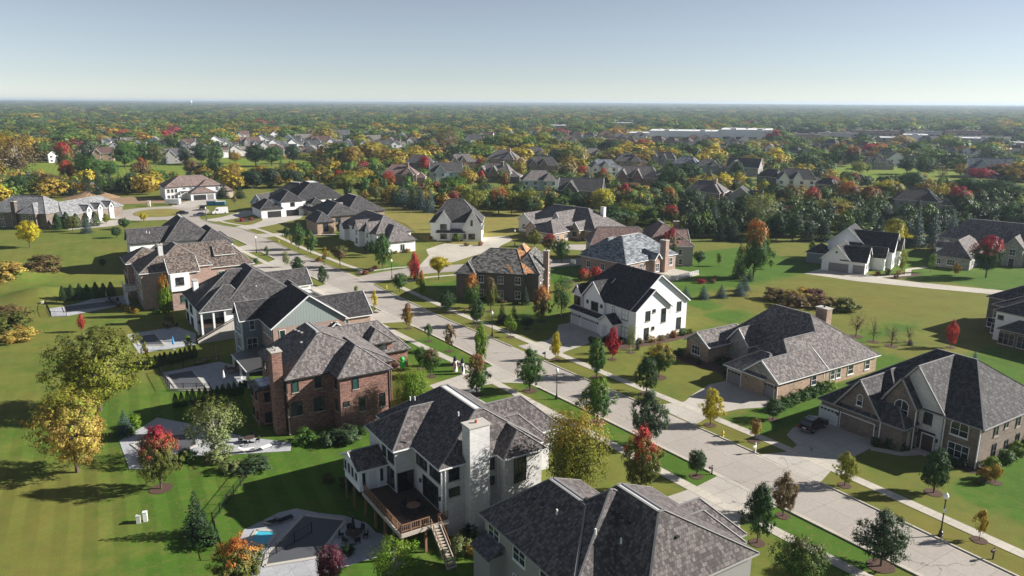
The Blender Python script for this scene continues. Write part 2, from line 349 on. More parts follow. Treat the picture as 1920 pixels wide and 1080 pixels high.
def garage_door(root, face, at, u, zc, w, h, mat='door_white', lights=True, frame='trim_white'):
    f = on_face(face, at); m = MB(); slab(m, f, u - w/2, u + w/2, zc - h/2, zc + h/2, -.05, .02, mat)
    for r in range(1, 4):
        z = zc - h/2 + h*r/4; slab(m, f, u - w/2, u + w/2, z - .012, z + .012, 0, .028, 'trim_gray' if mat != 'door_dark' else 'black_metal')
    o = m.build('garage_door', root)
    if lights:
        g = MB(); n = max(3, round(w/.62))
        for i in range(n):
            x = u - w/2 + w*(i + .5)/n; slab(g, f, x - w/n*.38, x + w/n*.38, zc + h*.30, zc + h*.41, .0, .035, 'glass_dark')
        g.build('door_glazing', o)
    q = MB(); slab(q, f, u - w/2 - .12, u - w/2, zc - h/2, zc + h/2 + .12, -.02, .06, frame); slab(q, f, u + w/2, u + w/2 + .12, zc - h/2, zc + h/2 + .12, -.02, .06, frame)
    slab(q, f, u - w/2, u + w/2, zc + h/2, zc + h/2 + .12, -.02, .058, frame); q.build('door_frame', o); return o
def chimney(root, x0, x1, y0, y1, z0, z1, mat='brick_brown', cap='concrete', pots=1, pot='black_metal'):
    m = MB(); m.box(x0, x1, y0, y1, z0, z1, mat); o = m.build('chimney', root)
    c = MB(); c.box(x0 - .12, x1 + .12, y0 - .12, y1 + .12, z1 + .002, z1 + .16, cap); c.build('chimney_cap', o)
    c = MB()
    for k in range(pots):
        x = x0 + (x1 - x0)*(k + .5)/pots; y = (y0 + y1)/2; c.tube((x, y, z1 + .15), (x, y, z1 + .5), .14, .16, pot, 10)
    c.build('flue', o); return o
def frontdoor(root, face, at, u, z0, w=1.1, h=2.2, mat='wood_dark', fr='trim_white'):
    f = on_face(face, at); m = MB(); slab(m, f, u - w/2, u + w/2, z0, z0 + h, -.03, .04, mat); o = m.build('front_door', root)
    q = MB(); slab(q, f, u - w/2 - .12, u - w/2, z0, z0 + h + .12, -.02, .07, fr); slab(q, f, u + w/2, u + w/2 + .12, z0, z0 + h + .12, -.02, .07, fr); slab(q, f, u - w/2, u + w/2, z0 + h, z0 + h + .12, -.02, .068, fr); q.build('door_frame', o)
FOOT = []      # footprints, so that woods and shrubs keep clear
def house(name, label, wings, zb=-.2, rot=None, org=None, roof='slate_dark', wall='brick_brown', gable=None, cap='ridge', gut='trim_gray', base=0.0, cat='house', group='houses of the suburb'):
    """wings: (roof tuple, {options}); grid-aligned houses give (s, t) metres, the others their own x, y from org"""
    ws = [w if isinstance(w, tuple) and isinstance(w[-1], dict) else (w, {}) for w in wings]
    if org is None:
        cs = sum((w[0][0] + w[0][1])/2 for w in ws)/len(ws); ct = sum((w[0][2] + w[0][3])/2 for w in ws)/len(ws)
        ox, oy = ST(cs, ct); ang = AX; shift = (cs, ct)
    else: ox, oy = org; ang = math.radians(rot); shift = (0, 0)
    root = empty(name, (ox, oy, base), ang); tag(root, label, cat, group)
    R, K, G, Wl = MB(), MB(), MB(), MB()
    for n, (w, op) in enumerate(ws):
        e = .0023*n
        w = (w[0] - shift[0] + e, w[1] - shift[0] - e, w[2] - shift[1] + e, w[3] - shift[1] - e, w[4], w[5] - shift[0], w[6] - shift[0], w[7] - shift[1], w[8] - shift[1], w[9])
        # keep gables flush with their nudged ends
        w = list(w)
        for a, b, o_ in ((5, 0, 1), (6, 1, -1)):
            if abs(w[a] - w[b]) < .02: w[a] = w[b]
        for a, b in ((7, 2), (8, 3)):
            if abs(w[a] - w[b]) < .02: w[a] = w[b]
        roof_of(R, K, G, w, op.get('roof', roof), op.get('cap', cap), op.get('gut', gut), op.get('skip', ()))
        if not op.get('open'): walls_of(Wl, w, op.get('zb', zb), op.get('wall', wall), op.get('gable', gable or op.get('wall', wall)))
        cxy = [(w[i], w[j]) for i in (0, 1) for j in (2, 3)]; ca, sa = math.cos(ang), math.sin(ang)
        FOOT.append((ox + ca*(w[0] + w[1])/2 - sa*(w[2] + w[3])/2, oy + sa*(w[0] + w[1])/2 + ca*(w[2] + w[3])/2, max(w[1] - w[0], w[3] - w[2])/2))
    if Wl.f: Wl.build('wall', root)
    r = R.build('roof', root); K.build('ridge_cap', r); G.build('gutter', r)
    root['sx'] = shift[0]; root['sy'] = shift[1]
    return root
class HF:
    """puts fittings on a house in the coordinates its wings were given in"""
    def __init__(s, root): s.r = root; s.x = root['sx']; s.y = root['sy']; del root['sx']; del root['sy']
    def fa(s, face, at, u): return (at - s.x, u - s.y) if face[0] == 'x' else (at - s.y, u - s.x)
    def win(s, face, at, u, *a, **k): at, u = s.fa(face, at, u); return window(s.r, face, at, u, *a, **k)
    def gd(s, face, at, u, *a, **k): at, u = s.fa(face, at, u); return garage_door(s.r, face, at, u, *a, **k)
    def door(s, face, at, u, *a, **k): at, u = s.fa(face, at, u); return frontdoor(s.r, face, at, u, *a, **k)
    def chim(s, x0, x1, y0, y1, *a, **k): return chimney(s.r, x0 - s.x, x1 - s.x, y0 - s.y, y1 - s.y, *a, **k)
    def box(s, name, x0, x1, y0, y1, z0, z1, mat):
        m = MB(); m.box(x0 - s.x, x1 - s.x, y0 - s.y, y1 - s.y, z0, z1, mat); return m.build(name, s.r)
    def vents(s, pts):
        for x, y, z in pts:
            m = MB(); m.tube((x - s.x, y - s.y, z - .15), (x - s.x, y - s.y, z + .38), .09, .09, 'trim_white', 8); m.build('vent_pipe', s.r)
    def lamps(s, face, pts):
        for at, u, z in pts:
            a, b = s.fa(face, at, u); f = on_face(face, a); m = MB(); slab(m, f, b - .09, b + .09, z - .22, z + .22, 0, .2, 'black_metal'); m.build('wall_lantern', s.r)
    def spout(s, x, y, z0, z1, mat='trim_white'):
        m = MB(); m.box(x - s.x - .06, x - s.x + .06, y - s.y - .06, y - s.y + .06, z0, z1, mat); m.build('downspout', s.r)
    def rowwin(s, face, at, us, zs, w=1.0, h=1.5, nx=1, ny=2, **k):
        for z in zs:
            for u in us: s.win(face, at, u, z, w, h, nx, ny, **k)

# ------------------------------------------------------------------ measured places (metres)
TREES = [
 (-56.4,89.9,-3.0,11.8,9.7,'biground','tan','limeolive'),
 (-64.1,110.0,-3.0,13.5,14.6,'biground','limeolive','olive'),
 (-43.6,85.7,-3.0,8.4,5.0,'oval','olive','crimson'),
 (-34.9,75.4,-3.0,5.8,3.7,'spruce','spruce','spruce'),
 (-40.0,94.2,-3.0,8.8,8.0,'airy','palegreen','olive'),
 (-26.7,65.5,-3.0,6.1,5.1,'oval','olive','orange'),
 (-18.0,66.7,-3.0,4.3,3.3,'round','purple','purple'),
 (-11.2,65.5,-3.0,6.0,5.6,'airy','lime','lime'),
 (-89.7,151.4,-3.0,4.0,1.6,'oval','red','red'),
 (-77.7,163.9,-3.0,9.4,3.2,'column','lime','orange'),
 (-67.1,131.8,-3.0,4.3,1.5,'young','orange','lime'),
 (-61.0,136.1,-3.0,4.4,1.5,'young','lime','lime'),
 (-55.9,101.4,-3.0,4.1,3.2,'spruce','bluespruce','bluespruce'),
 (7.1,77.2,0.0,11.6,8.6,'willow','limeolive','gold'),
 (-14.5,104.4,-0.76,7.1,5.5,'willow','lime','lime'),
 (-5.4,110.0,0.0,6.6,3.8,'oval','green','rust'),
 (2.9,111.7,0.0,7.1,4.3,'oval','green','green'),
 (12.2,99.8,0.0,6.7,4.7,'oval','green','lime'),
 (18.0,92.4,0.0,7.9,4.6,'oval','graygreen','graygreen'),
 (15.0,79.4,0.0,8.6,4.6,'oval','olive','red'),
 (22.5,83.9,0.0,3.6,2.3,'round','dkgreen','dkgreen'),
 (25.4,69.6,0.0,6.9,3.0,'oval','dkgreen','dkgreen'),
 (29.9,74.9,0.0,5.4,2.7,'oval','brown','brown'),
 (36.3,65.7,0.0,6.0,4.6,'oval','graygreen','graygreen'),
 (26.7,61.6,0.0,5.7,4.5,'round','green','olive'),
 (39.6,81.8,0.0,4.4,2.5,'oval','limeolive','limeolive'),
 (49.3,80.2,0.0,5.6,3.6,'oval','dkgreen','dkgreen'),
 (48.7,70.3,0.0,3.7,1.5,'young','gold','gold'),
 (37.5,101.0,0.0,3.2,3.0,'round','dkgreen','dkgreen'),
 (32.6,93.7,0.0,3.6,2.1,'young','gold','brown'),
 (28.0,99.0,0.0,5.5,3.1,'oval','yellow','yellow'),
 (21.0,110.8,0.0,6.1,3.5,'oval','dkgreen','dkgreen'),
 (24.3,117.9,0.0,6.0,4.6,'round','green','gold'),
 (14.0,117.8,0.0,6.9,3.5,'oval','green','green'),
 (17.8,126.9,0.0,6.0,2.7,'oval','crimson','crimson'),
 (21.6,130.8,0.0,5.4,2.3,'airy','palegreen','palegreen'),
 (23.1,132.3,0.0,3.1,1.0,'spruce','spruce','spruce'),
 (7.8,126.8,0.0,5.1,2.0,'oval','yellow','yellow'),
 (-5.3,124.3,0.0,7.6,2.4,'column','lime','lime'),
 (-20.7,145.1,0.0,5.3,2.2,'oval','gold','rust'),
 (-15.7,136.8,0.0,3.6,1.6,'young','green','green'),
 (-11.3,130.9,0.0,5.4,2.7,'young','brown','brown'),
 (-34.9,200.0,0.0,9.8,4.6,'oval','green','green'),
 (-24.6,186.4,0.0,7.4,3.1,'column','red','red'),
 (-18.7,188.3,0.0,6.5,6.1,'vase','yellow','yellow'),
 (-26.8,175.2,0.0,4.6,3.7,'round','green','green'),
 (-21.0,170.7,0.0,6.4,2.3,'column','lime','orange'),
 (-13.9,156.2,0.0,5.1,3.4,'round','dkgreen','dkgreen'),
 (-7.2,146.8,0.0,5.8,3.4,'round','dkgreen','dkgreen'),
 (-4.6,158.1,0.0,7.6,3.1,'oval','olive','brown'),
 (-8.8,160.6,0.0,7.8,4.4,'oval','green','orange'),
 (-3.0,168.2,0.0,6.3,3.2,'bare','purple','purple'),
 (3.0,164.0,0.0,5.0,2.7,'spruce','spruce','spruce'),
 (6.1,150.5,0.0,7.7,3.9,'oval','brown','orange'),
 (10.5,155.0,0.0,8.7,5.2,'airy','green','green'),
 (-2.0,149.2,0.0,5.0,2.6,'spruce','spruce','spruce'),
 (0.4,151.2,0.0,4.2,2.1,'spruce','spruce','spruce'),
 (-0.2,139.7,0.0,4.7,2.4,'young','lime','lime'),
 (3.0,145.1,0.0,2.8,2.8,'round','dkgreen','dkgreen'),
 (-29.4,156.7,0.0,5.1,1.6,'young','yellow','yellow'),
 (-17.6,240.5,0.0,3.0,2.1,'young','lime','lime'),
 (7.0,234.7,0.0,5.4,4.2,'oval','limeolive','limeolive'),
 (11.1,221.9,0.0,6.3,4.9,'round','olive','crimson'),
 (14.0,210.4,0.0,6.7,5.0,'round','green','green'),
 (18.3,187.3,0.0,3.3,3.8,'round','rust','red'),
 (21.6,189.2,0.0,3.4,3.3,'round','red','red'),
 (13.3,176.1,0.0,3.8,3.3,'airy','palegreen','palegreen'),
 (-65.2,227.4,0.0,8.4,4.7,'oval','green','green'),
 (-59.6,220.0,0.0,7.5,3.9,'oval','green','green'),
 (-72.9,240.8,0.0,4.9,2.2,'young','dkgreen','dkgreen'),
 (-53.1,210.9,0.0,4.1,1.8,'young','gold','gold'),
 (-47.0,202.4,0.0,6.5,5.5,'vase','brown','olive'),
 (-70.7,214.2,0.0,3.7,1.4,'young','green','green'),
 (-61.6,202.0,0.0,4.7,2.8,'airy','palegreen','palegreen'),
 (-56.7,195.5,0.0,4.4,3.5,'oval','dkgreen','dkgreen'),
 (-46.6,181.3,0.0,5.0,2.7,'oval','dkgreen','dkgreen'),
 (-36.2,170.4,0.0,2.9,1.1,'young','lime','lime'),
 (-59.0,256.6,0.0,4.8,2.4,'column','green','green'),
 (-55.8,253.5,0.0,5.8,2.7,'column','dkgreen','dkgreen'),
 (-13.3,117.9,0.0,5.0,3.0,'round','green','brown'),
 (-15.3,121.4,0.0,4.0,2.2,'round','green','green'),
 (119.4,234.3,0.0,9.5,8.7,'oval','yellow','limeolive'),
 (125.1,221.7,0.0,5.6,5.4,'bare','purple','purple'),
 (112.9,199.6,0.0,5.6,2.6,'young','lime','lime'),
 (103.0,196.1,0.0,7.5,3.2,'airy','limeolive','limeolive'),
 (117.9,196.4,0.0,3.4,2.1,'oval','gold','gold'),
 (124.0,193.4,0.0,11.2,7.9,'round','dkgreen','crimson'),
 (67.1,141.3,0.0,5.2,4.6,'bare','purple','purple'),
 (68.9,137.9,0.0,4.9,3.8,'bare','olive','olive'),
 (71.1,135.3,0.0,4.6,4.2,'bare','purple','purple'),
 (75.6,137.7,0.0,3.7,3.4,'bare','brown','brown'),
 (81.8,134.6,0.0,5.5,2.1,'oval','red','red'),
 (75.0,136.0,0.0,1.5,1.3,'spruce','spruce','spruce'),
 (80.9,125.6,0.0,2.7,1.6,'spruce','bluespruce','bluespruce'),
 (88.8,220.7,0.0,4.9,2.2,'young','lime','lime'),
 (44.4,170.1,0.0,3.5,3.6,'spruce','bluespruce','bluespruce'),
 (48.8,171.2,0.0,3.3,3.5,'spruce','bluespruce','bluespruce'),
 (53.7,173.3,0.0,4.0,3.9,'spruce','bluespruce','bluespruce'),
 (56.3,178.1,0.0,4.1,3.6,'spruce','bluespruce','bluespruce'),
 (40.4,171.0,0.0,2.9,2.9,'spruce','bluespruce','bluespruce'),
 (60.6,188.3,0.0,3.6,2.6,'spruce','spruce','spruce'),
 (44.2,208.2,0.0,10.4,6.7,'oval','green','crimson'),
 (58.7,191.3,0.0,10.0,5.2,'spruce','spruce','spruce'),
 (62.7,192.0,0.0,15.2,8.0,'oval','green','orange'),
 (57.6,206.4,0.0,3.9,2.5,'young','lime','lime'),
 (52.3,207.7,0.0,4.1,3.6,'round','dkgreen','dkgreen'),
 (-148.0,228.6,0.0,8.3,7.3,'round','yellow','yellow'),
 (-151.5,258.1,0.0,5.5,4.6,'round','olive','olive'),
 (-145.0,255.0,0.0,5.6,4.7,'spruce','bluespruce','bluespruce'),
 (-149.4,276.0,0.0,3.7,2.7,'oval','limeolive','limeolive'),
 (-155.4,293.2,0.0,2.7,2.5,'round','dkgreen','dkgreen'),
 (-136.1,263.1,0.0,4.1,4.1,'round','green','green'),
 (-130.3,246.1,0.0,3.7,3.7,'round','dkgreen','dkgreen'),
 (-137.5,280.2,0.0,3.6,2.8,'round','yellow','yellow'),
 (-115.5,208.9,-1.92,2.7,1.8,'round','dkgreen','dkgreen'),
 (-42.6,219.7,0.0,3.7,2.4,'round','dkgreen','dkgreen'),
 (-40.5,216.5,0.0,5.0,2.5,'round','dkgreen','dkgreen'),
 (-120.5,327.6,0.0,4.4,2.3,'young','brown','brown'),
 (-26.1,266.7,0.0,4.2,1.5,'young','lime','lime'),
 (40.0,228.6,0.0,5.0,2.0,'round','green','green'),
 (-70.5,203.9,0.0,2.1,1.5,'round','green','green'),
 (70.7,202.6,0.0,2.8,1.5,'young','lime','lime'),
 (58.0,82.7,0.0,2.4,1.4,'round','gold','gold'),
 (-279.7,431.2,0.0,27.2,31.9,'airy','brown','gold'),
 (-320.7,487.5,0.0,21.7,22.8,'round','gold','gold'),
 (-269.8,461.0,0.0,19.6,10.8,'round','olive','crimson'),
 (-246.1,421.1,0.0,11.9,8.6,'round','rust','red'),
 (-230.7,353.4,0.0,9.6,10.6,'round','dkgreen','dkgreen'),
 (-219.7,360.2,0.0,10.3,11.9,'round','dkgreen','brown'),
 (-211.1,360.6,0.0,8.3,10.2,'spruce','spruce','spruce'),
 (-199.0,354.8,0.0,14.6,7.5,'spruce','spruce','spruce'),
 (-191.8,351.0,0.0,13.9,6.6,'spruce','spruce','spruce'),
 (-194.5,367.8,0.0,11.0,6.4,'spruce','spruce','spruce'),
 (-193.7,374.6,0.0,11.2,7.6,'spruce','graygreen','graygreen'),
 (-188.3,374.9,0.0,9.9,7.7,'round','graygreen','graygreen'),
 (-182.9,375.1,0.0,9.9,5.9,'spruce','graygreen','graygreen'),
 (-231.9,418.9,0.0,14.8,17.0,'round','green','green'),
 (-229.9,433.9,0.0,11.1,12.2,'round','green','green'),
 (-204.4,420.3,0.0,13.9,9.5,'oval','brown','rust'),
 (-255.4,503.4,0.0,16.6,16.5,'round','green','green'),
 (-253.3,525.0,0.0,16.2,15.5,'round','green','green'),
 (-245.1,525.5,0.0,15.1,13.1,'round','olive','olive'),
 (-316.0,569.4,0.0,15.9,11.5,'oval','graygreen','graygreen'),
 (-349.1,567.1,0.0,15.5,9.7,'round','green','green'),
 (-191.2,407.1,0.0,8.5,7.7,'round','green','green'),
 (-234.1,544.8,0.0,12.7,10.2,'oval','graygreen','graygreen'),
 (-190.2,451.9,0.0,10.9,9.9,'round','brown','brown'),
 (-220.1,540.9,0.0,14.8,14.3,'round','dkgreen','dkgreen'),
 (-216.3,555.7,0.0,12.6,15.6,'round','green','green'),
 (-171.5,440.1,0.0,12.8,11.0,'round','green','graygreen'),
 (-153.2,395.8,0.0,9.4,7.5,'spruce','spruce','spruce'),
 (-146.0,391.2,0.0,7.9,8.3,'spruce','spruce','spruce'),
 (-144.2,396.3,0.0,13.2,7.5,'airy','gold','gold'),
 (-201.9,556.7,0.0,8.4,9.5,'round','gold','gold'),
 (-177.9,529.8,0.0,15.3,15.3,'round','dkgreen','dkgreen'),
 (-167.0,530.5,0.0,13.8,17.4,'round','green','green'),
 (-159.0,554.6,0.0,13.7,11.7,'round','dkgreen','dkgreen'),
 (-134.3,391.7,0.0,10.1,9.8,'round','spruce','spruce'),
 (-127.8,397.1,0.0,10.5,10.0,'round','spruce','spruce'),
 (-150.7,454.1,0.0,6.6,11.4,'round','gold','gold'),
 (-116.2,397.6,0.0,10.0,10.0,'round','spruce','spruce'),
 (-111.5,397.8,0.0,10.5,8.1,'spruce','spruce','spruce'),
 (-128.5,424.2,0.0,14.1,8.0,'spruce','graygreen','graygreen'),
 (-118.4,455.8,0.0,17.0,14.9,'spruce','spruce','spruce'),
 (-112.5,462.9,0.0,14.1,10.8,'spruce','graygreen','graygreen'),
 (-113.9,466.3,0.0,9.0,8.0,'bare','brown','brown'),
 (-120.7,533.5,0.0,16.5,22.4,'round','green','green'),
 (-110.8,525.2,0.0,14.4,14.7,'round','gold','gold'),
 (-92.2,505.2,0.0,8.7,9.5,'round','lime','lime'),
 (-111.3,611.9,0.0,12.6,26.6,'round','limeolive','yellow'),
 (-94.3,414.6,0.0,7.8,5.9,'round','red','red'),
 (-77.5,353.9,0.0,11.9,16.1,'vase','olive','limeolive'),
 (-71.4,358.2,0.0,10.3,13.0,'vase','green','green'),
 (-82.3,426.6,0.0,10.1,7.4,'spruce','bluespruce','bluespruce'),
 (-85.6,417.8,0.0,8.7,5.9,'spruce','spruce','spruce'),
 (-64.5,397.5,0.0,8.9,7.8,'round','orange','red'),
 (-47.3,327.0,0.0,11.0,9.3,'spruce','bluespruce','bluespruce'),
 (-41.9,318.8,0.0,13.0,8.0,'spruce','graygreen','graygreen'),
 (-38.1,315.7,0.0,11.1,7.5,'spruce','bluespruce','bluespruce'),
 (-33.9,309.5,0.0,10.7,6.8,'spruce','bluespruce','bluespruce'),
 (-51.8,332.1,0.0,8.9,8.9,'spruce','spruce','spruce'),
 (-58.1,344.8,0.0,6.5,10.9,'vase','graygreen','brown'),
 (-55.5,413.8,0.0,9.5,9.1,'spruce','graygreen','graygreen'),
 (-59.4,330.0,0.0,9.3,7.8,'vase','olive','olive'),
 (-56.8,495.4,0.0,10.3,7.0,'round','red','crimson'),
 (-36.1,355.6,0.0,8.2,5.6,'round','rust','rust'),
 (-28.5,364.3,0.0,9.9,16.0,'round','lime','green'),
 (-31.5,351.8,0.0,6.4,4.4,'spruce','spruce','spruce'),
 (-27.0,348.1,0.0,7.8,6.0,'spruce','spruce','spruce'),
 (-23.3,356.2,0.0,6.0,3.9,'round','orange','orange'),
 (-15.9,389.9,0.0,10.1,5.2,'oval','olive','red'),
 (-14.4,364.9,0.0,6.1,8.6,'round','lime','lime'),
 (-21.0,517.8,0.0,7.5,7.3,'round','crimson','crimson'),
 (-35.4,588.9,0.0,9.3,9.2,'round','crimson','crimson'),
 (-5.9,402.9,0.0,9.3,10.1,'round','olive','olive'),
 (-3.6,392.9,0.0,8.8,4.0,'oval','rust','orange'),
 (-5.5,302.9,0.0,11.1,8.6,'round','dkgreen','orange'),
 (-16.7,311.7,0.0,9.5,11.3,'round','limeolive','limeolive'),
 (-0.2,304.6,0.0,9.7,9.6,'round','olive','limeolive'),
 (6.3,301.9,0.0,10.0,10.5,'round','dkgreen','limeolive'),
 (12.3,320.9,0.0,8.6,6.1,'spruce','bluespruce','bluespruce'),
 (16.8,321.0,0.0,9.1,7.1,'spruce','graygreen','graygreen'),
 (22.8,318.0,0.0,9.2,7.5,'round','dkgreen','dkgreen'),
 (26.9,305.6,0.0,9.1,7.2,'round','dkgreen','dkgreen'),
 (31.2,305.8,0.0,10.8,7.2,'spruce','spruce','spruce'),
 (4.8,499.0,0.0,9.6,12.5,'airy','gold','gold'),
 (5.1,379.1,0.0,6.4,6.6,'spruce','bluespruce','bluespruce'),
 (-54.6,647.4,0.0,26.0,26.1,'airy','brown','olive'),
 (-27.7,684.2,0.0,12.1,17.0,'round','green','green'),
 (-16.4,650.3,0.0,16.9,23.2,'round','green','green'),
 (-0.6,651.5,0.0,19.1,24.3,'round','limeolive','limeolive'),
 (13.0,652.6,0.0,16.5,17.2,'round','green','lime'),
 (25.7,688.5,0.0,17.8,26.7,'round','limeolive','limeolive'),
 (40.6,534.7,0.0,15.1,17.5,'round','olive','limeolive'),
 (38.1,654.5,0.0,14.7,28.5,'round','olive','olive'),
 (62.4,656.3,0.0,13.0,20.4,'round','dkgreen','dkgreen'),
 (48.1,325.6,0.0,10.5,8.2,'oval','olive','crimson'),
 (66.9,322.9,0.0,9.3,8.2,'oval','olive','orange'),
 (58.5,276.6,0.0,7.9,6.6,'round','olive','crimson'),
 (41.9,464.6,0.0,6.8,8.0,'round','rust','red'),
 (49.7,419.0,0.0,9.6,5.9,'oval','olive','red'),
 (71.7,368.7,0.0,7.7,10.4,'round','dkgreen','dkgreen'),
 (61.4,393.5,0.0,4.4,13.6,'vase','brown','brown'),
 (36.3,302.9,0.0,10.9,10.1,'round','limeolive','yellow'),
 (35.0,266.3,0.0,8.9,12.7,'round','dkgreen','dkgreen'),
 (47.2,283.9,0.0,6.9,14.0,'round','green','limeolive'),
 (58.8,326.0,0.0,4.6,5.2,'round','rust','rust'),
 (72.5,304.3,0.0,10.9,9.6,'round','graygreen','graygreen'),
 (60.5,256.0,0.0,11.7,6.5,'spruce','spruce','spruce'),
 (66.0,254.1,0.0,8.4,4.9,'oval','lime','lime'),
 (75.4,265.3,0.0,12.4,8.8,'spruce','graygreen','graygreen'),
 (68.4,246.0,0.0,7.8,5.1,'spruce','spruce','spruce'),
 (72.8,246.1,0.0,8.3,5.5,'spruce','spruce','spruce'),
 (87.3,265.7,0.0,14.1,16.4,'airy','palegreen','limeolive'),
 (87.2,282.6,0.0,11.6,8.9,'round','dkgreen','dkgreen'),
 (137.5,600.9,0.0,11.5,8.4,'oval','red','red'),
 (112.8,660.2,0.0,14.0,20.5,'round','olive','red'),
 (98.7,694.4,0.0,10.4,16.2,'round','limeolive','orange'),
 (84.0,658.0,0.0,13.9,23.5,'round','dkgreen','dkgreen'),
 (70.2,670.6,0.0,15.1,22.9,'round','limeolive','limeolive'),
 (126.4,629.2,0.0,12.0,17.6,'round','dkgreen','dkgreen'),
 (165.6,664.2,0.0,14.0,16.5,'round','green','green'),
 (147.4,550.6,0.0,9.5,15.4,'round','limeolive','limeolive'),
 (83.5,407.2,0.0,11.6,16.6,'round','green','dkgreen'),
 (97.2,421.3,0.0,12.0,17.8,'round','dkgreen','dkgreen'),
 (87.1,481.1,0.0,7.3,8.3,'round','lime','lime'),
 (178.1,603.7,0.0,13.6,24.4,'round','green','dkgreen'),
 (183.7,593.2,0.0,11.0,5.5,'spruce','bluespruce','bluespruce'),
 (188.8,593.5,0.0,10.2,5.5,'spruce','bluespruce','bluespruce'),
 (128.4,437.3,0.0,12.4,8.2,'oval','dkgreen','dkgreen'),
 (117.7,408.8,0.0,8.2,4.2,'oval','lime','lime'),
 (116.7,428.0,0.0,7.4,4.7,'oval','green','green'),
 (123.6,398.8,0.0,6.4,6.3,'round','green','green'),
 (124.4,375.3,0.0,6.8,6.5,'round','olive','yellow'),
 (116.4,337.0,0.0,9.9,9.6,'round','dkgreen','dkgreen'),
 (121.9,331.9,0.0,10.0,11.0,'oval','olive','brown'),
 (125.6,317.0,0.0,10.2,9.5,'oval','olive','red'),
 (245.9,729.6,0.0,8.0,9.1,'round','crimson','crimson'),
 (253.0,722.2,0.0,8.9,12.3,'round','red','red'),
 (281.5,749.1,0.0,6.6,8.1,'round','rust','rust'),
 (207.0,584.1,0.0,11.6,9.1,'oval','dkgreen','dkgreen'),
 (224.4,595.9,0.0,10.2,9.3,'oval','dkgreen','dkgreen'),
 (231.2,591.0,0.0,10.5,10.1,'oval','dkgreen','lime'),
 (234.9,556.2,0.0,12.6,9.5,'oval','green','green'),
 (246.5,556.9,0.0,14.5,13.9,'round','dkgreen','rust'),
 (320.6,690.1,0.0,9.9,13.9,'round','crimson','crimson'),
 (336.7,706.0,0.0,9.6,14.3,'round','red','crimson'),
 (317.0,643.1,0.0,10.1,16.0,'round','lime','lime'),
 (322.0,613.8,0.0,14.7,17.2,'round','green','green'),
 (200.9,531.4,0.0,7.3,5.4,'round','limeolive','limeolive'),
 (223.4,492.5,0.0,8.1,10.8,'round','limeolive','limeolive'),
 (234.4,504.6,0.0,5.9,5.5,'round','lime','lime'),
 (255.3,494.3,0.0,11.2,13.9,'round','dkgreen','dkgreen'),
 (257.9,476.4,0.0,12.5,15.6,'round','dkgreen','green'),
 (256.9,456.3,0.0,8.8,13.6,'bare','brown','brown'),
 (280.3,477.6,0.0,8.5,11.2,'airy','gold','gold'),
 (413.9,727.6,0.0,8.4,9.0,'round','crimson','crimson'),
 (278.6,454.3,0.0,7.8,14.2,'round','crimson','crimson'),
 (291.5,458.2,0.0,10.1,14.3,'round','dkgreen','rust'),
 (295.1,445.8,0.0,8.6,12.6,'round','gold','gold'),
 (372.8,565.0,0.0,8.1,17.6,'round','orange','gold'),
 (184.8,412.0,0.0,8.0,7.8,'oval','brown','rust'),
 (192.0,440.6,0.0,6.4,6.2,'round','green','green'),
 (199.1,426.4,0.0,4.7,4.7,'round','purple','purple'),
 (174.0,352.5,0.0,10.8,17.2,'vase','olive','yellow'),
 (201.3,383.3,0.0,11.4,14.4,'round','green','graygreen'),
 (210.6,376.9,0.0,6.3,9.5,'round','dkgreen','dkgreen'),
 (187.4,317.7,0.0,10.9,11.5,'round','dkgreen','crimson'),
 (174.9,288.2,0.0,5.5,8.7,'vase','red','orange'),
 (175.8,275.6,0.0,4.5,13.6,'round','gold','gold'),
 (227.8,354.7,0.0,10.6,25.1,'vase','green','dkgreen'),
 (219.6,366.5,0.0,10.7,16.1,'vase','green','green'),
 (221.6,332.3,0.0,10.4,15.7,'vase','green','green'),
 (124.3,291.8,0.0,8.7,15.7,'round','gold','limeolive'),
 (147.9,332.9,0.0,11.2,13.6,'oval','brown','orange'),
 (148.8,316.3,0.0,10.9,12.0,'oval','green','rust'),
 (154.3,359.6,0.0,8.5,13.0,'oval','dkgreen','brown'),
 (126.7,278.9,0.0,7.9,6.0,'spruce','bluespruce','bluespruce'),
 (128.6,269.3,0.0,9.5,6.4,'spruce','graygreen','graygreen'),
 (139.2,279.3,0.0,9.5,7.5,'spruce','bluespruce','bluespruce'),
 (131.1,251.9,0.0,10.0,5.6,'spruce','spruce','spruce'),
 (127.7,236.3,0.0,14.4,6.8,'spruce','bluespruce','bluespruce'),
 (134.2,238.3,0.0,11.9,6.1,'spruce','bluespruce','bluespruce'),
 (125.9,238.1,0.0,9.8,5.3,'spruce','bluespruce','bluespruce'),
 (144.2,246.2,0.0,12.4,6.7,'spruce','bluespruce','bluespruce'),
 (153.3,267.8,0.0,11.5,5.9,'spruce','spruce','spruce'),
 (165.4,307.6,0.0,8.6,4.9,'spruce','spruce','spruce'),
 (125.2,254.8,0.0,8.2,6.1,'spruce','spruce','spruce'),
 (87.0,246.5,0.0,9.2,7.1,'round','dkgreen','dkgreen'),
 (92.4,246.7,0.0,9.5,7.9,'round','dkgreen','dkgreen'),
 (97.7,246.8,0.0,8.8,7.1,'spruce','spruce','spruce'),
 (103.1,247.0,0.0,8.3,7.1,'spruce','spruce','spruce'),
 (109.3,249.2,0.0,8.5,7.1,'spruce','spruce','spruce'),
 (114.7,249.3,0.0,8.0,6.0,'spruce','spruce','spruce'),
 (108.7,294.1,0.0,5.6,7.0,'round','purple','purple'),
 (200.3,311.9,0.0,6.6,11.3,'bare','brown','brown'),
 (181.4,271.0,0.0,9.9,12.9,'round','dkgreen','dkgreen'),
 (176.3,285.6,0.0,8.5,6.8,'spruce','spruce','spruce'),
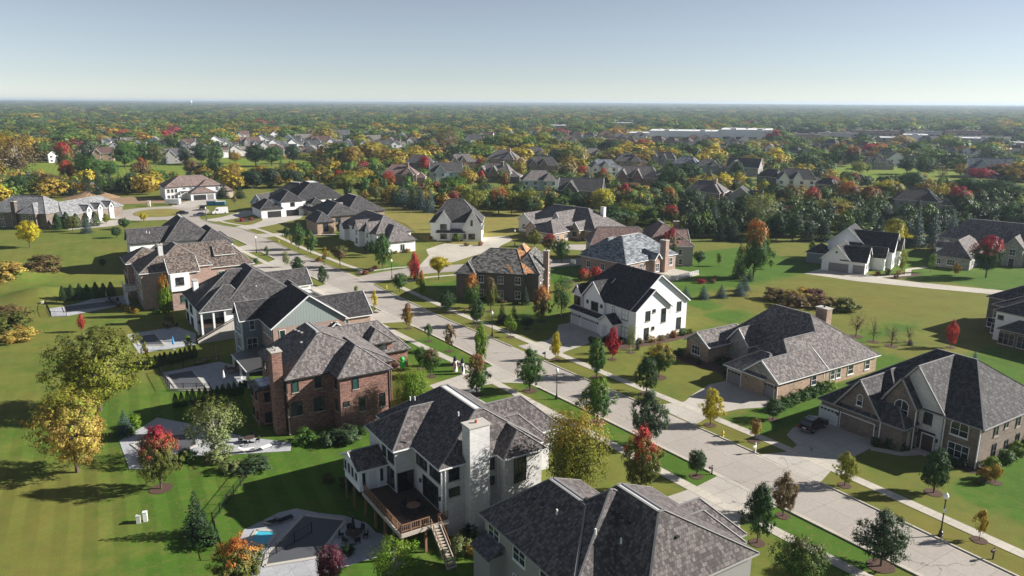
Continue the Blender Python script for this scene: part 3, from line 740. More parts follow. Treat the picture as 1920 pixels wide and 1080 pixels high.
 (180.4,285.8,0.0,7.7,6.8,'spruce','spruce','spruce'),
 (-126.7,351.8,0.0,7.9,6.6,'spruce','spruce','spruce'),
 (-134.5,351.5,0.0,9.1,6.6,'spruce','spruce','spruce'),
 (42.0,268.9,0.0,6.7,5.6,'round','olive','green'),
 (80.1,310.6,0.0,8.8,6.9,'spruce','spruce','spruce'),
 (72.4,269.8,0.0,11.1,5.1,'spruce','bluespruce','bluespruce')]
NNEAR = 123
SMALL = [
 (-62.2, 416.2, 19.9, 12.3, 5.4, 10.6, 'hip', 'tile_rose', 'brick_rose', 0, 'red brick house with rose roof and tall chimney beside the orange-red tree', 1),
 (-61.9, 503.0, 18.3, 11.3, 5.4, 10.1, 'hip', 'slate_dark', 'brick_brown', -1, 'grey pyramid roofed house behind the rose roofed brick house', 0),
 (-37.5, 434.8, 18.9, 11.7, 5.4, 10.3, 'gabx', 'slate_dark', 'siding_lightblue', 10, 'light blue sided house with curved porch roof and small dormers', 0),
 (-33.4, 512.9, 17.9, 11.1, 5.4, 10.1, 'multi', 'cedar_gray', 'brick_tan', 13, 'tan house with grey hips behind the light blue house', 0),
 (-10.9, 430.2, 19.9, 12.3, 5.4, 10.6, 'multi', 'cedar_gray', 'brick_brown', -13, 'brown brick house with two roof levels between the red and olive trees', 1),
 (-8.0, 540.7, 22.6, 14.0, 5.4, 11.3, 'hip', 'cedar_gray', 'brick_tan', -13, 'grey roofed house partly hidden below the olive tree crowns', 1),
 (14.0, 388.9, 18.0, 11.2, 5.4, 10.1, 'hip', 'cedar_gray', 'siding_lightblue', 7, 'pale blue walled house with grey hips above the dark evergreens', 0),
 (19.3, 484.6, 19.7, 12.2, 5.4, 10.5, 'multi', 'slate_dark', 'brick_brown', 3, 'grey house with steep crossing roofs behind the pale blue walled one', 0),
 (17.2, 592.5, 19.0, 11.8, 5.4, 10.4, 'hip', 'cedar_gray', 'siding_gray', -10, 'small grey hip roof rising between the yellow trees', 0),
 (30.3, 342.8, 20.3, 12.6, 5.4, 10.7, 'gabx', 'slate_dark', 'brick_dark', -13, 'long dark brick house with white balcony and lit brick end', 0),
 (64.1, 607.0, 14.4, 8.9, 5.4, 9.1, 'hip', 'cedar_gray', 'siding_gray', 3, 'small grey roofed house right of the round olive tree', 0),
 (56.8, 472.3, 17.8, 11.0, 5.4, 10.0, 'multi', 'slate_blue', 'stucco_white', 2, 'white walled house with blue-grey roof behind the small red maples', 0),
 (79.9, 528.3, 18.4, 11.4, 5.4, 10.2, 'hip', 'slate_dark', 'brick_tan', 0, 'tan house with pale tall chimney on its right side', 1),
 (65.9, 406.3, 22.8, 14.1, 5.4, 11.3, 'multi', 'cedar_gray', 'brick_red', -17, 'brown brick garage house beside the pale driveway with a parked car', 0),
 (107.7, 548.0, 17.6, 10.9, 5.4, 10.0, 'multi', 'slate_dark', 'siding_gray', -19, 'grey house with crossing ridges left of the red tree', 0),
 (114.3, 505.4, 17.7, 11.0, 5.4, 10.0, 'hip', 'slate_blue', 'siding_gray', -21, 'dark blue-grey hip roof half hidden by green trees', 0),
 (125.5, 490.7, 14.4, 8.9, 5.4, 9.1, 'hip', 'slate_dark', 'siding_gray', -5, 'grey hip roofed house right of the blue-grey roof', 0),
 (143.1, 477.1, 20.7, 12.8, 5.4, 10.8, 'gabx', 'slate_dark', 'siding_gray', -31, 'dark house with one enormous gable near the fairway', 0),
 (86.0, 341.3, 18.3, 11.3, 5.4, 10.1, 'hip', 'cedar_gray', 'brick_rose', -28, 'rose brick house with grey hips behind the spruces', 1),
 (100.5, 327.6, 13.4, 8.3, 5.4, 8.9, 'gaby', 'slate_dark', 'siding_gray', -25, 'dark gabled house behind the tall pale tree', 0),
 (140.1, 415.2, 14.6, 9.1, 5.4, 9.2, 'hip', 'slate_dark', 'brick_brown', -33, 'grey brown house beside the small yellow tree', 0),
 (149.2, 400.0, 20.2, 12.5, 5.4, 10.7, 'multi', 'slate_dark', 'stucco_white', -16, 'white walled house with ridge chimney beside the golf course', 0),
 (155.1, 376.7, 11.1, 6.9, 5.4, 8.3, 'hip', 'slate_dark', 'brick_tan', -36, 'dark roofed house with a large square dormer', 0),
 (168.1, 313.8, 17.8, 11.0, 5.4, 10.0, 'hip', 'slate_dark', 'siding_gray', -23, 'grey hip roofed house behind the blue spruces', 0),
 (251.2, 530.1, 14.8, 9.2, 5.4, 9.3, 'multi', 'slate_dark', 'siding_gray', -17, 'grey house left of the white gabled one beyond the fairway', 0),
 (283.4, 559.2, 17.9, 11.1, 5.4, 10.1, 'gaby', 'cedar_gray', 'stucco_white', -18, 'house with bright white gable beyond the fairway', 0),
 (295.9, 471.6, 26, 16.1, 5.4, 12.2, 'gabx', 'slate_blue', 'siding_lightblue', -23, 'pale blue house with long blue-grey roof at the far right', 0),
 (376.8, 617.6, 13.8, 8.6, 5.4, 9.0, 'gaby', 'slate_dark', 'stucco_white', -23, 'white gabled house behind the pale blue long roofed house', 0),
 (-330.2, 553.0, 9.3, 5.8, 5.8, 8.2, 'gaby', 'asphalt_tan', 'stucco_white', 40, 'far front gabled white house with tan roof, second from the left such', 0),
 (-305.6, 570.1, 15.9, 9.9, 5.8, 10.0, 'gabx', 'asphalt_rust', 'brick_tan', 20, 'far side gabled tan house with rusty brown roof among the trees', 0),
 (-328.8, 639.4, 15.1, 9.4, 5.8, 9.7, 'gaby', 'asphalt_gray', 'siding_gray', 32, 'far front gabled grey house with grey roof among the trees', 0),
 (-335.6, 688.8, 12.4, 7.7, 5.8, 9.0, 'gaby', 'asphalt_gray', 'stucco_white', 12, 'far front gabled white house with grey roof, third from the left such', 0),
 (-349.1, 755.0, 14.7, 9.1, 5.8, 9.6, 'gaby', 'asphalt_tan', 'stucco_white', 11, 'far front gabled white house with tan roof, third from the left such', 0),
 (-330.3, 738.7, 10.3, 6.4, 5.8, 8.5, 'gaby', 'asphalt_gray', 'stucco_white', 16, 'far front gabled white house with grey roof, fourth from the left such', 0),
 (-243.8, 553.9, 17.8, 11.0, 5.8, 10.4, 'gabx', 'asphalt_gray', 'siding_gray', 33, 'far side gabled grey house with grey roof, leftmost such', 0),
 (-302.7, 715.6, 13.9, 8.6, 5.8, 9.4, 'gabx', 'asphalt_rust', 'siding_cream', 15, 'far side gabled cream house with rusty brown roof, second from the left such', 0),
 (-279.9, 685.9, 14.3, 8.9, 5.8, 9.5, 'gaby', 'asphalt_rust', 'siding_cream', 27, 'far front gabled cream house with rusty brown roof, leftmost such', 0),
 (-294.3, 769.5, 17.1, 10.6, 5.8, 10.3, 'gaby', 'asphalt_gray', 'stucco_white', 30, 'far front gabled white house with grey roof, sixth from the left such', 0),
 (-253.0, 688.1, 14.3, 8.9, 5.8, 9.5, 'gaby', 'slate_dark', 'stucco_white', 25, 'far front gabled white house with dark roof, leftmost such', 0),
 (-224.7, 628.0, 12.2, 7.6, 5.8, 9.0, 'gaby', 'asphalt_tan', 'siding_cream', 29, 'far front gabled cream house with tan roof, leftmost such', 0),
 (-250.3, 737.1, 18.4, 11.4, 5.8, 10.6, 'gabx', 'asphalt_rust', 'siding_gray', 28, 'far side gabled grey house with rusty brown roof among the trees', 0),
 (-258.4, 802.6, 17.8, 11.0, 5.8, 10.4, 'gaby', 'slate_dark', 'stucco_white', 23, 'far front gabled white house with dark roof, second from the left such', 0),
 (-211.0, 662.3, 16.6, 10.3, 5.8, 10.1, 'gaby', 'asphalt_rust', 'siding_cream', 27, 'far front gabled cream house with rusty brown roof, second from the left such', 0),
 (-226.3, 785.6, 19.6, 12.2, 5.8, 10.9, 'gaby', 'asphalt_gray', 'stucco_white', 8, 'far front gabled white house with grey roof, ninth from the left such', 0),
 (-217.7, 806.5, 19.0, 11.8, 5.8, 10.8, 'gabx', 'asphalt_tan', 'siding_cream', 20, 'far side gabled cream house with tan roof, second from the left such', 0),
 (-195.7, 663.6, 16.6, 10.3, 5.8, 10.1, 'gaby', 'slate_dark', 'stucco_white', 3, 'far front gabled white house with dark roof, third from the left such', 0),
 (-170.5, 613.5, 16.2, 10.0, 5.8, 10.0, 'gaby', 'asphalt_rust', 'stucco_white', 21, 'far front gabled white house with rusty brown roof, fifth from the left such', 0),
 (-191.8, 769.5, 18.1, 11.2, 5.8, 10.5, 'gabx', 'asphalt_rust', 'siding_cream', 6, 'far side gabled cream house with rusty brown roof, fourth from the left such', 0),
 (-174.1, 752.8, 14.6, 9.1, 5.8, 9.6, 'gaby', 'asphalt_tan', 'stucco_white', 18, 'far front gabled white house with tan roof, fourth from the left such', 0),
 (-156.6, 736.8, 13.3, 8.2, 5.8, 9.2, 'gaby', 'asphalt_gray', 'stucco_white', -2, 'far front gabled white house with grey roof, tenth from the left such', 0),
 (-129.6, 628.8, 13.1, 8.1, 5.8, 9.2, 'gaby', 'slate_dark', 'stucco_white', 4, 'far front gabled white house with dark roof, fifth from the left such', 0),
 (-203.2, 913.2, 21.5, 13.3, 5.8, 11.4, 'gabx', 'asphalt_gray', 'siding_gray', 18, 'far side gabled grey house with grey roof, third from the left such', 0),
 (-145.5, 803.2, 16.7, 10.4, 5.8, 10.2, 'gabx', 'asphalt_tan', 'siding_cream', 15, 'far side gabled cream house with tan roof, rightmost such', 0),
 (-120.4, 766.8, 14.9, 9.2, 5.8, 9.7, 'gaby', 'asphalt_rust', 'siding_cream', -5, 'far front gabled cream house with rusty brown roof, rightmost such', 0),
 (-123.4, 871.5, 16.9, 10.5, 5.8, 10.2, 'gaby', 'asphalt_gray', 'stucco_white', -6, 'far front gabled white house with grey roof, twelfth from the left such', 0),
 (-100.7, 787.6, 15.3, 9.5, 5.8, 9.8, 'gaby', 'slate_dark', 'siding_cream', 16, 'far front gabled cream house with dark roof, rightmost such', 0),
 (-97.5, 850.9, 14.1, 8.7, 5.8, 9.5, 'gabx', 'asphalt_gray', 'siding_gray', 16, 'far side gabled grey house with grey roof, rightmost such', 0),
 (-73.2, 735.5, 12.3, 7.6, 5.8, 9.0, 'gaby', 'slate_dark', 'stucco_white', -8, 'far front gabled white house with dark roof, sixth from the left such', 0),
 (-43.1, 802.9, 21.1, 13.1, 5.8, 11.3, 'gabx', 'slate_dark', 'stucco_white', 8, 'far side gabled white house with dark roof, rightmost such', 0),
 (-32.6, 880.9, 19.5, 12.1, 5.8, 10.9, 'gabx', 'asphalt_rust', 'siding_cream', -12, 'far side gabled cream house with rusty brown roof, rightmost such', 0),
 (69.2, 1016.4, 15.5, 9.6, 5.8, 9.8, 'gaby', 'asphalt_gray', 'stucco_white', 5, 'far front gabled white house with grey roof, 14th from the left such', 0),
 (78.7, 944.1, 14.4, 8.9, 5.8, 9.5, 'hip', 'asphalt_rust', 'siding_cream', -13, 'far hip roofed cream house with rusty brown roof, second from the left such', 0),
 (92.6, 932.1, 15.5, 9.6, 5.8, 9.8, 'hip', 'slate_dark', 'siding_cream', -20, 'far hip roofed cream house with dark roof, second from the left such', 0),
 (113.8, 947.9, 17.0, 10.5, 5.8, 10.2, 'hip', 'asphalt_rust', 'brick_tan', -2, 'far hip roofed tan house with rusty brown roof, leftmost such', 0),
 (124.6, 897.2, 16.1, 10.0, 5.8, 10.0, 'hip', 'asphalt_gray', 'brick_tan', 1, 'far hip roofed tan house with grey roof, second from the left such', 0),
 (152.8, 925.4, 16.6, 10.3, 5.8, 10.1, 'hip', 'asphalt_gray', 'stucco_white', -1, 'far hip roofed white house with grey roof among the trees', 0),
 (154.0, 821.5, 15.9, 9.9, 5.8, 10.0, 'hip', 'asphalt_rust', 'brick_tan', -25, 'far hip roofed tan house with rusty brown roof, second from the left such', 0),
 (164.4, 802.4, 14.5, 9.0, 5.8, 9.6, 'hip', 'asphalt_rust', 'brick_tan', -26, 'far hip roofed tan house with rusty brown roof, third from the left such', 0),
 (177.0, 793.9, 15.4, 9.5, 5.8, 9.8, 'hip', 'asphalt_rust', 'brick_tan', -27, 'far hip roofed tan house with rusty brown roof, fourth from the left such', 0),
 (202.4, 858.3, 15.5, 9.6, 5.8, 9.8, 'hip', 'asphalt_rust', 'siding_cream', -5, 'far hip roofed cream house with rusty brown roof, fifth from the left such', 0),
 (188.9, 709.2, 14.8, 9.2, 5.8, 9.7, 'gaby', 'slate_dark', 'stucco_white', -10, 'far front gabled white house with dark roof, eighth from the left such', 0),
 (232.9, 720.6, 16.0, 9.9, 5.8, 10.0, 'gaby', 'asphalt_tan', 'stucco_white', -13, 'far front gabled white house with tan roof, sixth from the left such', 0),
 (230.5, 683.1, 13.3, 8.2, 5.8, 9.2, 'gaby', 'asphalt_tan', 'stucco_white', -27, 'far front gabled white house with tan roof, rightmost such', 0),
 (235.2, 643.4, 12.5, 7.8, 5.8, 9.1, 'hip', 'slate_dark', 'siding_gray', -34, 'far hip roofed grey house with dark roof, leftmost such', 0),
 (243.8, 631.7, 11.4, 7.1, 5.8, 8.8, 'gaby', 'slate_dark', 'siding_gray', -16, 'far front gabled grey house with dark roof among the trees', 0),
 (273.7, 672.5, 12.2, 7.6, 5.8, 9.0, 'hip', 'slate_dark', 'siding_gray', -36, 'far hip roofed grey house with dark roof, second from the left such', 0),
 (321.1, 778.8, 15.1, 9.4, 5.8, 9.7, 'hip', 'slate_dark', 'brick_tan', -37, 'far hip roofed tan house with dark roof, rightmost such', 0),
 (329.0, 761.7, 13.7, 8.5, 5.8, 9.4, 'hip', 'asphalt_gray', 'brick_tan', -38, 'far hip roofed tan house with grey roof, fifth from the left such', 0),
 (335.9, 737.1, 13.3, 8.2, 5.8, 9.2, 'hip', 'asphalt_rust', 'brick_tan', -39, 'far hip roofed tan house with rusty brown roof, fifth from the left such', 0),
 (310.2, 636.5, 12.4, 7.7, 5.8, 9.0, 'hip', 'asphalt_gray', 'siding_gray', -34, 'far hip roofed grey house with grey roof, second from the left such', 0),
 (388.6, 654.7, 10.9, 6.8, 5.8, 8.7, 'gaby', 'slate_dark', 'stucco_white', -22, 'far front gabled white house with dark roof, rightmost such', 0),
 (437.2, 685.0, 12.4, 7.7, 5.8, 9.0, 'gaby', 'asphalt_gray', 'stucco_white', -28, 'far front gabled white house with grey roof, rightmost such', 0),
 (461.4, 861.3, 15.5, 9.6, 5.8, 9.8, 'hip', 'slate_dark', 'siding_gray', -24, 'far hip roofed grey house with dark roof, rightmost such', 0),
 (459.4, 701.0, 11.7, 7.3, 5.8, 8.9, 'hip', 'asphalt_rust', 'siding_cream', -42, 'far hip roofed cream house with rusty brown roof, rightmost such', 0),
 (-0.9, 935.3, 16.8, 10.4, 5.8, 10.2, 'gaby', 'asphalt_gray', 'stucco_white', -14, 'far front gabled white house with grey roof, 13th from the left such', 0),
 (26.5, 995.9, 16.5, 10.2, 5.8, 10.1, 'hip', 'slate_dark', 'siding_cream', 3, 'far hip roofed cream house with dark roof, leftmost such', 0),
 (216.5, 859.6, 14.3, 8.9, 5.8, 9.5, 'hip', 'asphalt_gray', 'brick_tan', -9, 'far hip roofed tan house with grey roof, fourth from the left such', 0),
 (-373.8, 576.0, 10.4, 6.4, 5.8, 8.5, 'gaby', 'asphalt_gray', 'stucco_white', 38, 'far front gabled white house with grey roof, leftmost such', 0),
 (-351.1, 527.7, 9.6, 6.0, 5.8, 8.3, 'gaby', 'asphalt_tan', 'stucco_white', 26, 'far front gabled white house with tan roof, leftmost such', 0),
 (-390.2, 892.8, 14.8, 9.2, 5.8, 9.7, 'gaby', 'asphalt_rust', 'stucco_white', 33, 'far front gabled white house with rusty brown roof, second from the left such', 0),
 (-355.9, 896.5, 14.9, 9.2, 5.8, 9.7, 'gaby', 'asphalt_gray', 'stucco_white', 31, 'far front gabled white house with grey roof, fifth from the left such', 0),
 (-315.8, 900.9, 16.2, 10.0, 5.8, 10.0, 'gabx', 'asphalt_rust', 'siding_cream', 29, 'far side gabled cream house with rusty brown roof, third from the left such', 0),
 (-276.6, 905.2, 16.3, 10.1, 5.8, 10.0, 'gaby', 'asphalt_gray', 'stucco_white', 26, 'far front gabled white house with grey roof, seventh from the left such', 0),
 (-247.7, 964.1, 16.0, 9.9, 5.8, 10.0, 'gabx', 'asphalt_tan', 'siding_cream', 1, 'far side gabled cream house with tan roof, third from the left such', 0),
 (-191.8, 985.6, 16.4, 10.2, 5.8, 10.1, 'gaby', 'asphalt_gray', 'stucco_white', 16, 'far front gabled white house with grey roof, eleventh from the left such', 0),
 (-160.8, 1004.9, 16.7, 10.4, 5.8, 10.2, 'gaby', 'asphalt_rust', 'stucco_white', 18, 'far front gabled white house with rusty brown roof, rightmost such', 0),
 (-73.5, 1048.5, 17.4, 10.8, 5.8, 10.3, 'gabx', 'asphalt_gray', 'siding_cream', -4, 'far side gabled cream house with grey roof among the trees', 0),
 (286.8, 733.0, 12.2, 7.6, 5.8, 9.0, 'hip', 'asphalt_gray', 'siding_gray', -17, 'far hip roofed grey house with grey roof, leftmost such', 0),
 (412.9, 878.9, 14.6, 9.1, 5.8, 9.6, 'hip', 'asphalt_gray', 'brick_tan', -17, 'far hip roofed tan house with grey roof, rightmost such', 0),
 (379.7, 740.8, 12.3, 7.6, 5.8, 9.0, 'hip', 'slate_dark', 'siding_gray', -23, 'far hip roofed grey house with dark roof, third from the left such', 0),
 (372.0, 653.5, 11.8, 7.3, 5.8, 8.9, 'hip', 'asphalt_gray', 'siding_gray', -25, 'far hip roofed grey house with grey roof, rightmost such', 0),
 (397.6, 726.2, 12.1, 7.5, 5.8, 8.9, 'hip', 'asphalt_rust', 'brick_tan', -24, 'far hip roofed tan house with rusty brown roof, rightmost such', 0),
 (-217.0, 635.0, 13.3, 8.2, 5.8, 9.2, 'gaby', 'asphalt_rust', 'stucco_white', 5, 'far front gabled white house with rusty brown roof, fourth from the left such', 0),
 (-228.4, 690.2, 14.4, 8.9, 5.8, 9.5, 'gabx', 'slate_dark', 'siding_cream', 27, 'far side gabled cream house with dark roof, leftmost such', 0),
 (-221.4, 722.6, 15.0, 9.3, 5.8, 9.7, 'gaby', 'asphalt_gray', 'stucco_white', 22, 'far front gabled white house with grey roof, eighth from the left such', 0),
 (-188.3, 624.4, 13.9, 8.6, 5.8, 9.4, 'gaby', 'asphalt_rust', 'siding_cream', 3, 'far front gabled cream house with rusty brown roof, third from the left such', 0),
 (-204.3, 724.1, 15.1, 9.4, 5.8, 9.7, 'gaby', 'slate_dark', 'stucco_white', 25, 'far front gabled white house with dark roof, fourth from the left such', 0),
 (-181.4, 694.1, 15.4, 9.5, 5.8, 9.8, 'gabx', 'asphalt_gray', 'stucco_white', 7, 'far side gabled white house with grey roof among the trees', 0),
 (-158.8, 614.4, 13.7, 8.5, 5.8, 9.4, 'gaby', 'asphalt_tan', 'siding_cream', 1, 'far front gabled cream house with tan roof, rightmost such', 0),
 (-165.1, 680.4, 13.2, 8.2, 5.8, 9.2, 'gaby', 'asphalt_rust', 'stucco_white', 19, 'far front gabled white house with rusty brown roof, sixth from the left such', 0),
 (-153.8, 688.8, 13.4, 8.3, 5.8, 9.3, 'gabx', 'slate_dark', 'stucco_white', 22, 'far side gabled white house with dark roof, leftmost such', 0),
 (-250.4, 632.4, 13.2, 8.2, 5.8, 9.2, 'gaby', 'slate_dark', 'siding_cream', 27, 'far front gabled cream house with dark roof, leftmost such', 0),
 (-231.6, 609.0, 11.9, 7.4, 5.8, 8.9, 'gaby', 'asphalt_rust', 'stucco_white', 26, 'far front gabled white house with rusty brown roof, third from the left such', 0),
 (-258.2, 619.2, 11.2, 6.9, 5.8, 8.7, 'gabx', 'asphalt_gray', 'siding_gray', 28, 'far side gabled grey house with grey roof, second from the left such', 0),
 (-286.9, 605.0, 11.8, 7.3, 5.8, 8.9, 'gaby', 'asphalt_rust', 'stucco_white', 35, 'far front gabled white house with rusty brown roof, leftmost such', 0),
 (-372.3, 743.8, 13.4, 8.3, 5.8, 9.3, 'gabx', 'asphalt_tan', 'siding_cream', 13, 'far side gabled cream house with tan roof, leftmost such', 0),
 (-389.6, 742.2, 13.4, 8.3, 5.8, 9.3, 'gaby', 'asphalt_gray', 'stucco_white', 14, 'far front gabled white house with grey roof, second from the left such', 0),
 (-374.1, 663.4, 12.0, 7.4, 5.8, 8.9, 'gabx', 'asphalt_rust', 'siding_cream', 16, 'far side gabled cream house with rusty brown roof, leftmost such', 0),
 (-135.4, 713.6, 12.9, 8.0, 5.8, 9.2, 'gaby', 'asphalt_rust', 'stucco_white', 16, 'far front gabled white house with rusty brown roof, seventh from the left such', 0),
 (-122.3, 714.8, 12.9, 8.0, 5.8, 9.2, 'gabx', 'slate_dark', 'siding_cream', 15, 'far side gabled cream house with dark roof, rightmost such', 0),
 (-106.1, 716.1, 12.9, 8.0, 5.8, 9.2, 'gaby', 'asphalt_tan', 'stucco_white', 17, 'far front gabled white house with tan roof, fifth from the left such', 0),
 (47.1, 865.5, 15.6, 9.7, 5.8, 9.9, 'gaby', 'slate_dark', 'stucco_white', 2, 'far front gabled white house with dark roof, seventh from the left such', 0),
 (60.8, 823.0, 14.8, 9.2, 5.8, 9.7, 'hip', 'asphalt_rust', 'siding_cream', 1, 'far hip roofed cream house with rusty brown roof, leftmost such', 0),
 (90.8, 825.8, 14.9, 9.2, 5.8, 9.7, 'hip', 'asphalt_gray', 'brick_tan', -14, 'far hip roofed tan house with grey roof, leftmost such', 0),
 (101.8, 787.0, 14.2, 8.8, 5.8, 9.5, 'hip', 'asphalt_rust', 'siding_cream', -3, 'far hip roofed cream house with rusty brown roof, third from the left such', 0),
 (119.5, 788.6, 14.2, 8.8, 5.8, 9.5, 'hip', 'slate_dark', 'brick_tan', -17, 'far hip roofed tan house with dark roof, leftmost such', 0),
 (129.6, 736.2, 14.3, 8.9, 5.8, 9.5, 'hip', 'asphalt_rust', 'siding_cream', -5, 'far hip roofed cream house with rusty brown roof, fourth from the left such', 0),
 (170.0, 723.3, 13.1, 8.1, 5.8, 9.2, 'hip', 'asphalt_gray', 'brick_tan', -8, 'far hip roofed tan house with grey roof, third from the left such', 0),
 (226.1, 798.3, 15.5, 9.6, 5.8, 9.8, 'hip', 'slate_dark', 'siding_cream', -11, 'far hip roofed cream house with dark roof, rightmost such', 0),
 (255.7, 841.6, 16.3, 10.1, 5.8, 10.0, 'gaby', 'asphalt_gray', 'stucco_white', -12, 'far front gabled white house with grey roof, 15th from the left such', 0),
 (293.3, 660.6, 11.9, 7.4, 5.8, 8.9, 'hip', 'asphalt_rust', 'siding_gray', -15, 'far hip roofed grey house with rusty brown roof among the trees', 0)]
POLYS = {"fairwayA":[[-332.3,494.7],[-346.8,551.9],[-319.9,558.7],[-296.2,581.5],[-266.5,606.5],[-229.5,609.2],[-165.1,590.8],[-119.6,533.5],[-129.7,462.0],[-168.5,453.1],[-200.4,432.4],[-223.9,419.3],[-242.1,410.0],[-263.8,390.6]],"fairwayB":[[209.5,527.6],[256.9,577.2],[289.2,569.3],[308.6,533.6],[295.0,485.5],[255.8,434.9],[226.3,414.0],[199.2,418.1],[200.6,463.1]],"fieldC":[[45.8,192.2],[54.1,229.0],[78.4,238.6],[96.6,237.3],[168.5,246.0],[143.5,207.8],[108.4,203.5],[80.8,193.0],[66.8,192.7],[54.5,170.3],[38.2,158.5]],"dryField":[[66.8,192.7],[82.9,198.2],[98.8,184.5],[113.0,175.6],[99.5,153.4],[88.7,151.2],[78.2,143.6],[65.6,148.9],[55.0,156.7],[54.5,170.3]],"lushA":[[-31.3,67.9],[-51.9,67.7],[-52.4,77.8],[-68.9,93.6],[-102.5,144.6],[-105.5,159.9],[-128.6,197.6],[-118.2,225.8],[-83.4,160.3],[-70.8,132.3],[-58.6,106.0],[-37.7,90.9],[-24.1,99.1],[-4.4,98.1],[2.5,77.0],[-3.1,68.1]],"backlot":[[-56.4,305.6],[-34.0,319.1],[10.8,311.1],[9.0,256.6],[-9.9,250.7],[-10.2,236.1],[-27.5,240.3],[-39.7,278.4]],"shops":[[114,872],[171,1314],[557,1592],[1022,1532],[499,743],[423,826],[353,851],[321,893]],"parking":[[321,971],[377,1141],[745,1113],[586,873],[451,883],[383,924]],"openA":[[-264,391],[-235,347],[-178,350],[-202,399]],"openB":[[118,459],[192,540],[163,430],[126,409]],"beltA":[[-80,354],[-28,402],[-20,313],[-63,343]],"beltB":[[-26,364],[43,359],[65,318],[53,267],[39,306],[-18,310]],"beltC":[[61,310],[72,310],[133,313],[109,251],[85,248],[57,252]],"beltD":[[138,326],[231,342],[179,262],[126,238],[109,251]],"beltE":[[56,425],[181,431],[133,313],[42,317]],"beltF":[[-93,509],[80,608],[54,406],[-77,418]],"beltG":[[-294,437],[-245,430],[-145,429],[-115,481],[-94,417],[-131,387],[-238,351]],"beltH":[[80,608],[232,619],[169,431],[56,425]]}
POOL = {"L2patio":[[-30.1,76.4],[-27.3,80.1],[-25.5,81.1],[-22.6,80.1],[-19.4,79.5],[-16.5,77.9],[-15.1,76.0],[-12.4,74.9],[-12.5,72.0],[-15.5,70.6],[-19.9,67.7],[-26.3,67.6],[-29.9,74.0]],"L2pool":[[-24.2,79.5],[-19.0,78.5],[-20.4,71.1],[-25.6,69.5],[-26.0,71.9]],"L2spa":[[-28.6,76.3],[-26.1,76.1],[-26.5,73.1],[-28.7,74.0]],"L4patio":[[-62.4,126.9],[-54.3,133.1],[-49.8,130.7],[-47.4,127.7],[-44.9,120.5],[-50.4,118.9],[-56.3,118.5],[-56.9,118.5]],"L4pool":[[-60.9,125.9],[-57.2,128.3],[-50.4,118.6],[-55.6,118.5]],"L5patio":[[-79.6,149.6],[-71.7,155.4],[-65.6,150.4],[-62.6,143.0],[-71.2,137.5]],"L5pool":[[-77.2,148.0],[-73.8,150.0],[-68.4,142.4],[-73.4,142.3]],"L6patio":[[-109.8,172.2],[-104.5,176.7],[-95.8,182.2],[-90.6,174.0],[-99.6,162.9],[-102.8,162.5]],"L6pool":[[-104.9,170.8],[-95.4,176.9],[-92.7,171.8],[-101.7,166.1]],"L3patio":[[-55.6,99.1],[-54.0,107.4],[-48.6,105.4],[-38.2,100.7],[-31.1,99.0],[-30.5,96.3],[-38.9,95.0],[-45.1,94.5],[-47.7,90.8],[-50.1,90.8]],"L3pool":[[-53.4,98.2],[-49.5,101.0],[-45.9,102.0],[-44.1,97.9],[-45.5,95.3],[-49.4,94.4]]}
SHOPS = [(207, 931, 83.9, 60, 11.1, 'stucco_white', 'membrane', 'huge pale department store with long white flat roof beyond the houses', -14, 6, 'shop_building', 2), (276, 913, 59.2, 70, 13.5, 'stucco_white', 'membrane', 'taller bright white store block at the right end of the huge store', -18, 4, 'shop_building', 2), (163, 1012, 42.8, 40, 5.7, 'stucco_white', 'membrane', 'long low white shop left of the huge store', -14, 5, 'shop_building', 0), (367, 976, 41.2, 30, 6.2, 'brick_tan', 'asphalt_gray', 'brown shop strip right of the huge store', -22, 6, 'shop_building', 2), (425, 1011, 49.8, 30, 6.4, 'siding_cream', 'asphalt_gray', 'cream shop strip with small towers near the parking', -24, 6, 'shop_building', 2), (423, 880, 34.7, 30, 6.8, 'stucco_beige', 'membrane', 'beige flat roofed shop behind the crimson trees', -27, 4, 'shop_building', 0), (487, 935, 26.3, 34, 7.9, 'stucco_white', 'membrane', 'white flat roofed shop with bright end wall', -28, 3, 'shop_building', 1), (524, 890, 34.5, 30, 6.3, 'siding_gray', 'membrane', 'grey long shed with pale roof', -31, 4, 'shop_building', 0), (520, 846, 11.9, 14, 8.3, 'trim_white', 'trim_dark', 'white square shop block with dark opening', -33, 1, 'shop_building', 0), (535, 826, 23.3, 24, 4.7, 'siding_cream', 'membrane', 'low cream shop at the far right edge', -34, 4, 'shop_building', 0), (526, 1122, 63.2, 30, 6.3, 'brick_tan', 'asphalt_rust', 'long brown shop strip beneath golden trees', -26, 8, 'shop_building', 2), (664, 1139, 48.1, 26, 6.4, 'brick_rose', 'asphalt_rust', 'far brown shop strip right of the white shop', -30, 6, 'shop_building', 1), (590, 1112, 47.0, 26, 5.5, 'siding_cream', 'asphalt_gray', 'far cream shop strip behind the white flat roofed shop', -28, 6, 'shop_building', 1), (73, 1274, 35.9, 30, 7.2, 'siding_gray', 'membrane', 'far pale shed above the woods', -4, 0, 'shop_building', 0), (-634, 3059, 47.4, 60, 6.5, 'stucco_white', 'membrane', 'tiny white shed left on the distant plain', 6, 0, 'shop_building', 0), (215, 1532, 59.3, 30, 5.4, 'siding_gray', 'membrane', 'thin grey shed above the white shop', -12, 0, 'shop_building', 0)]
WT = (-1802, 4361)
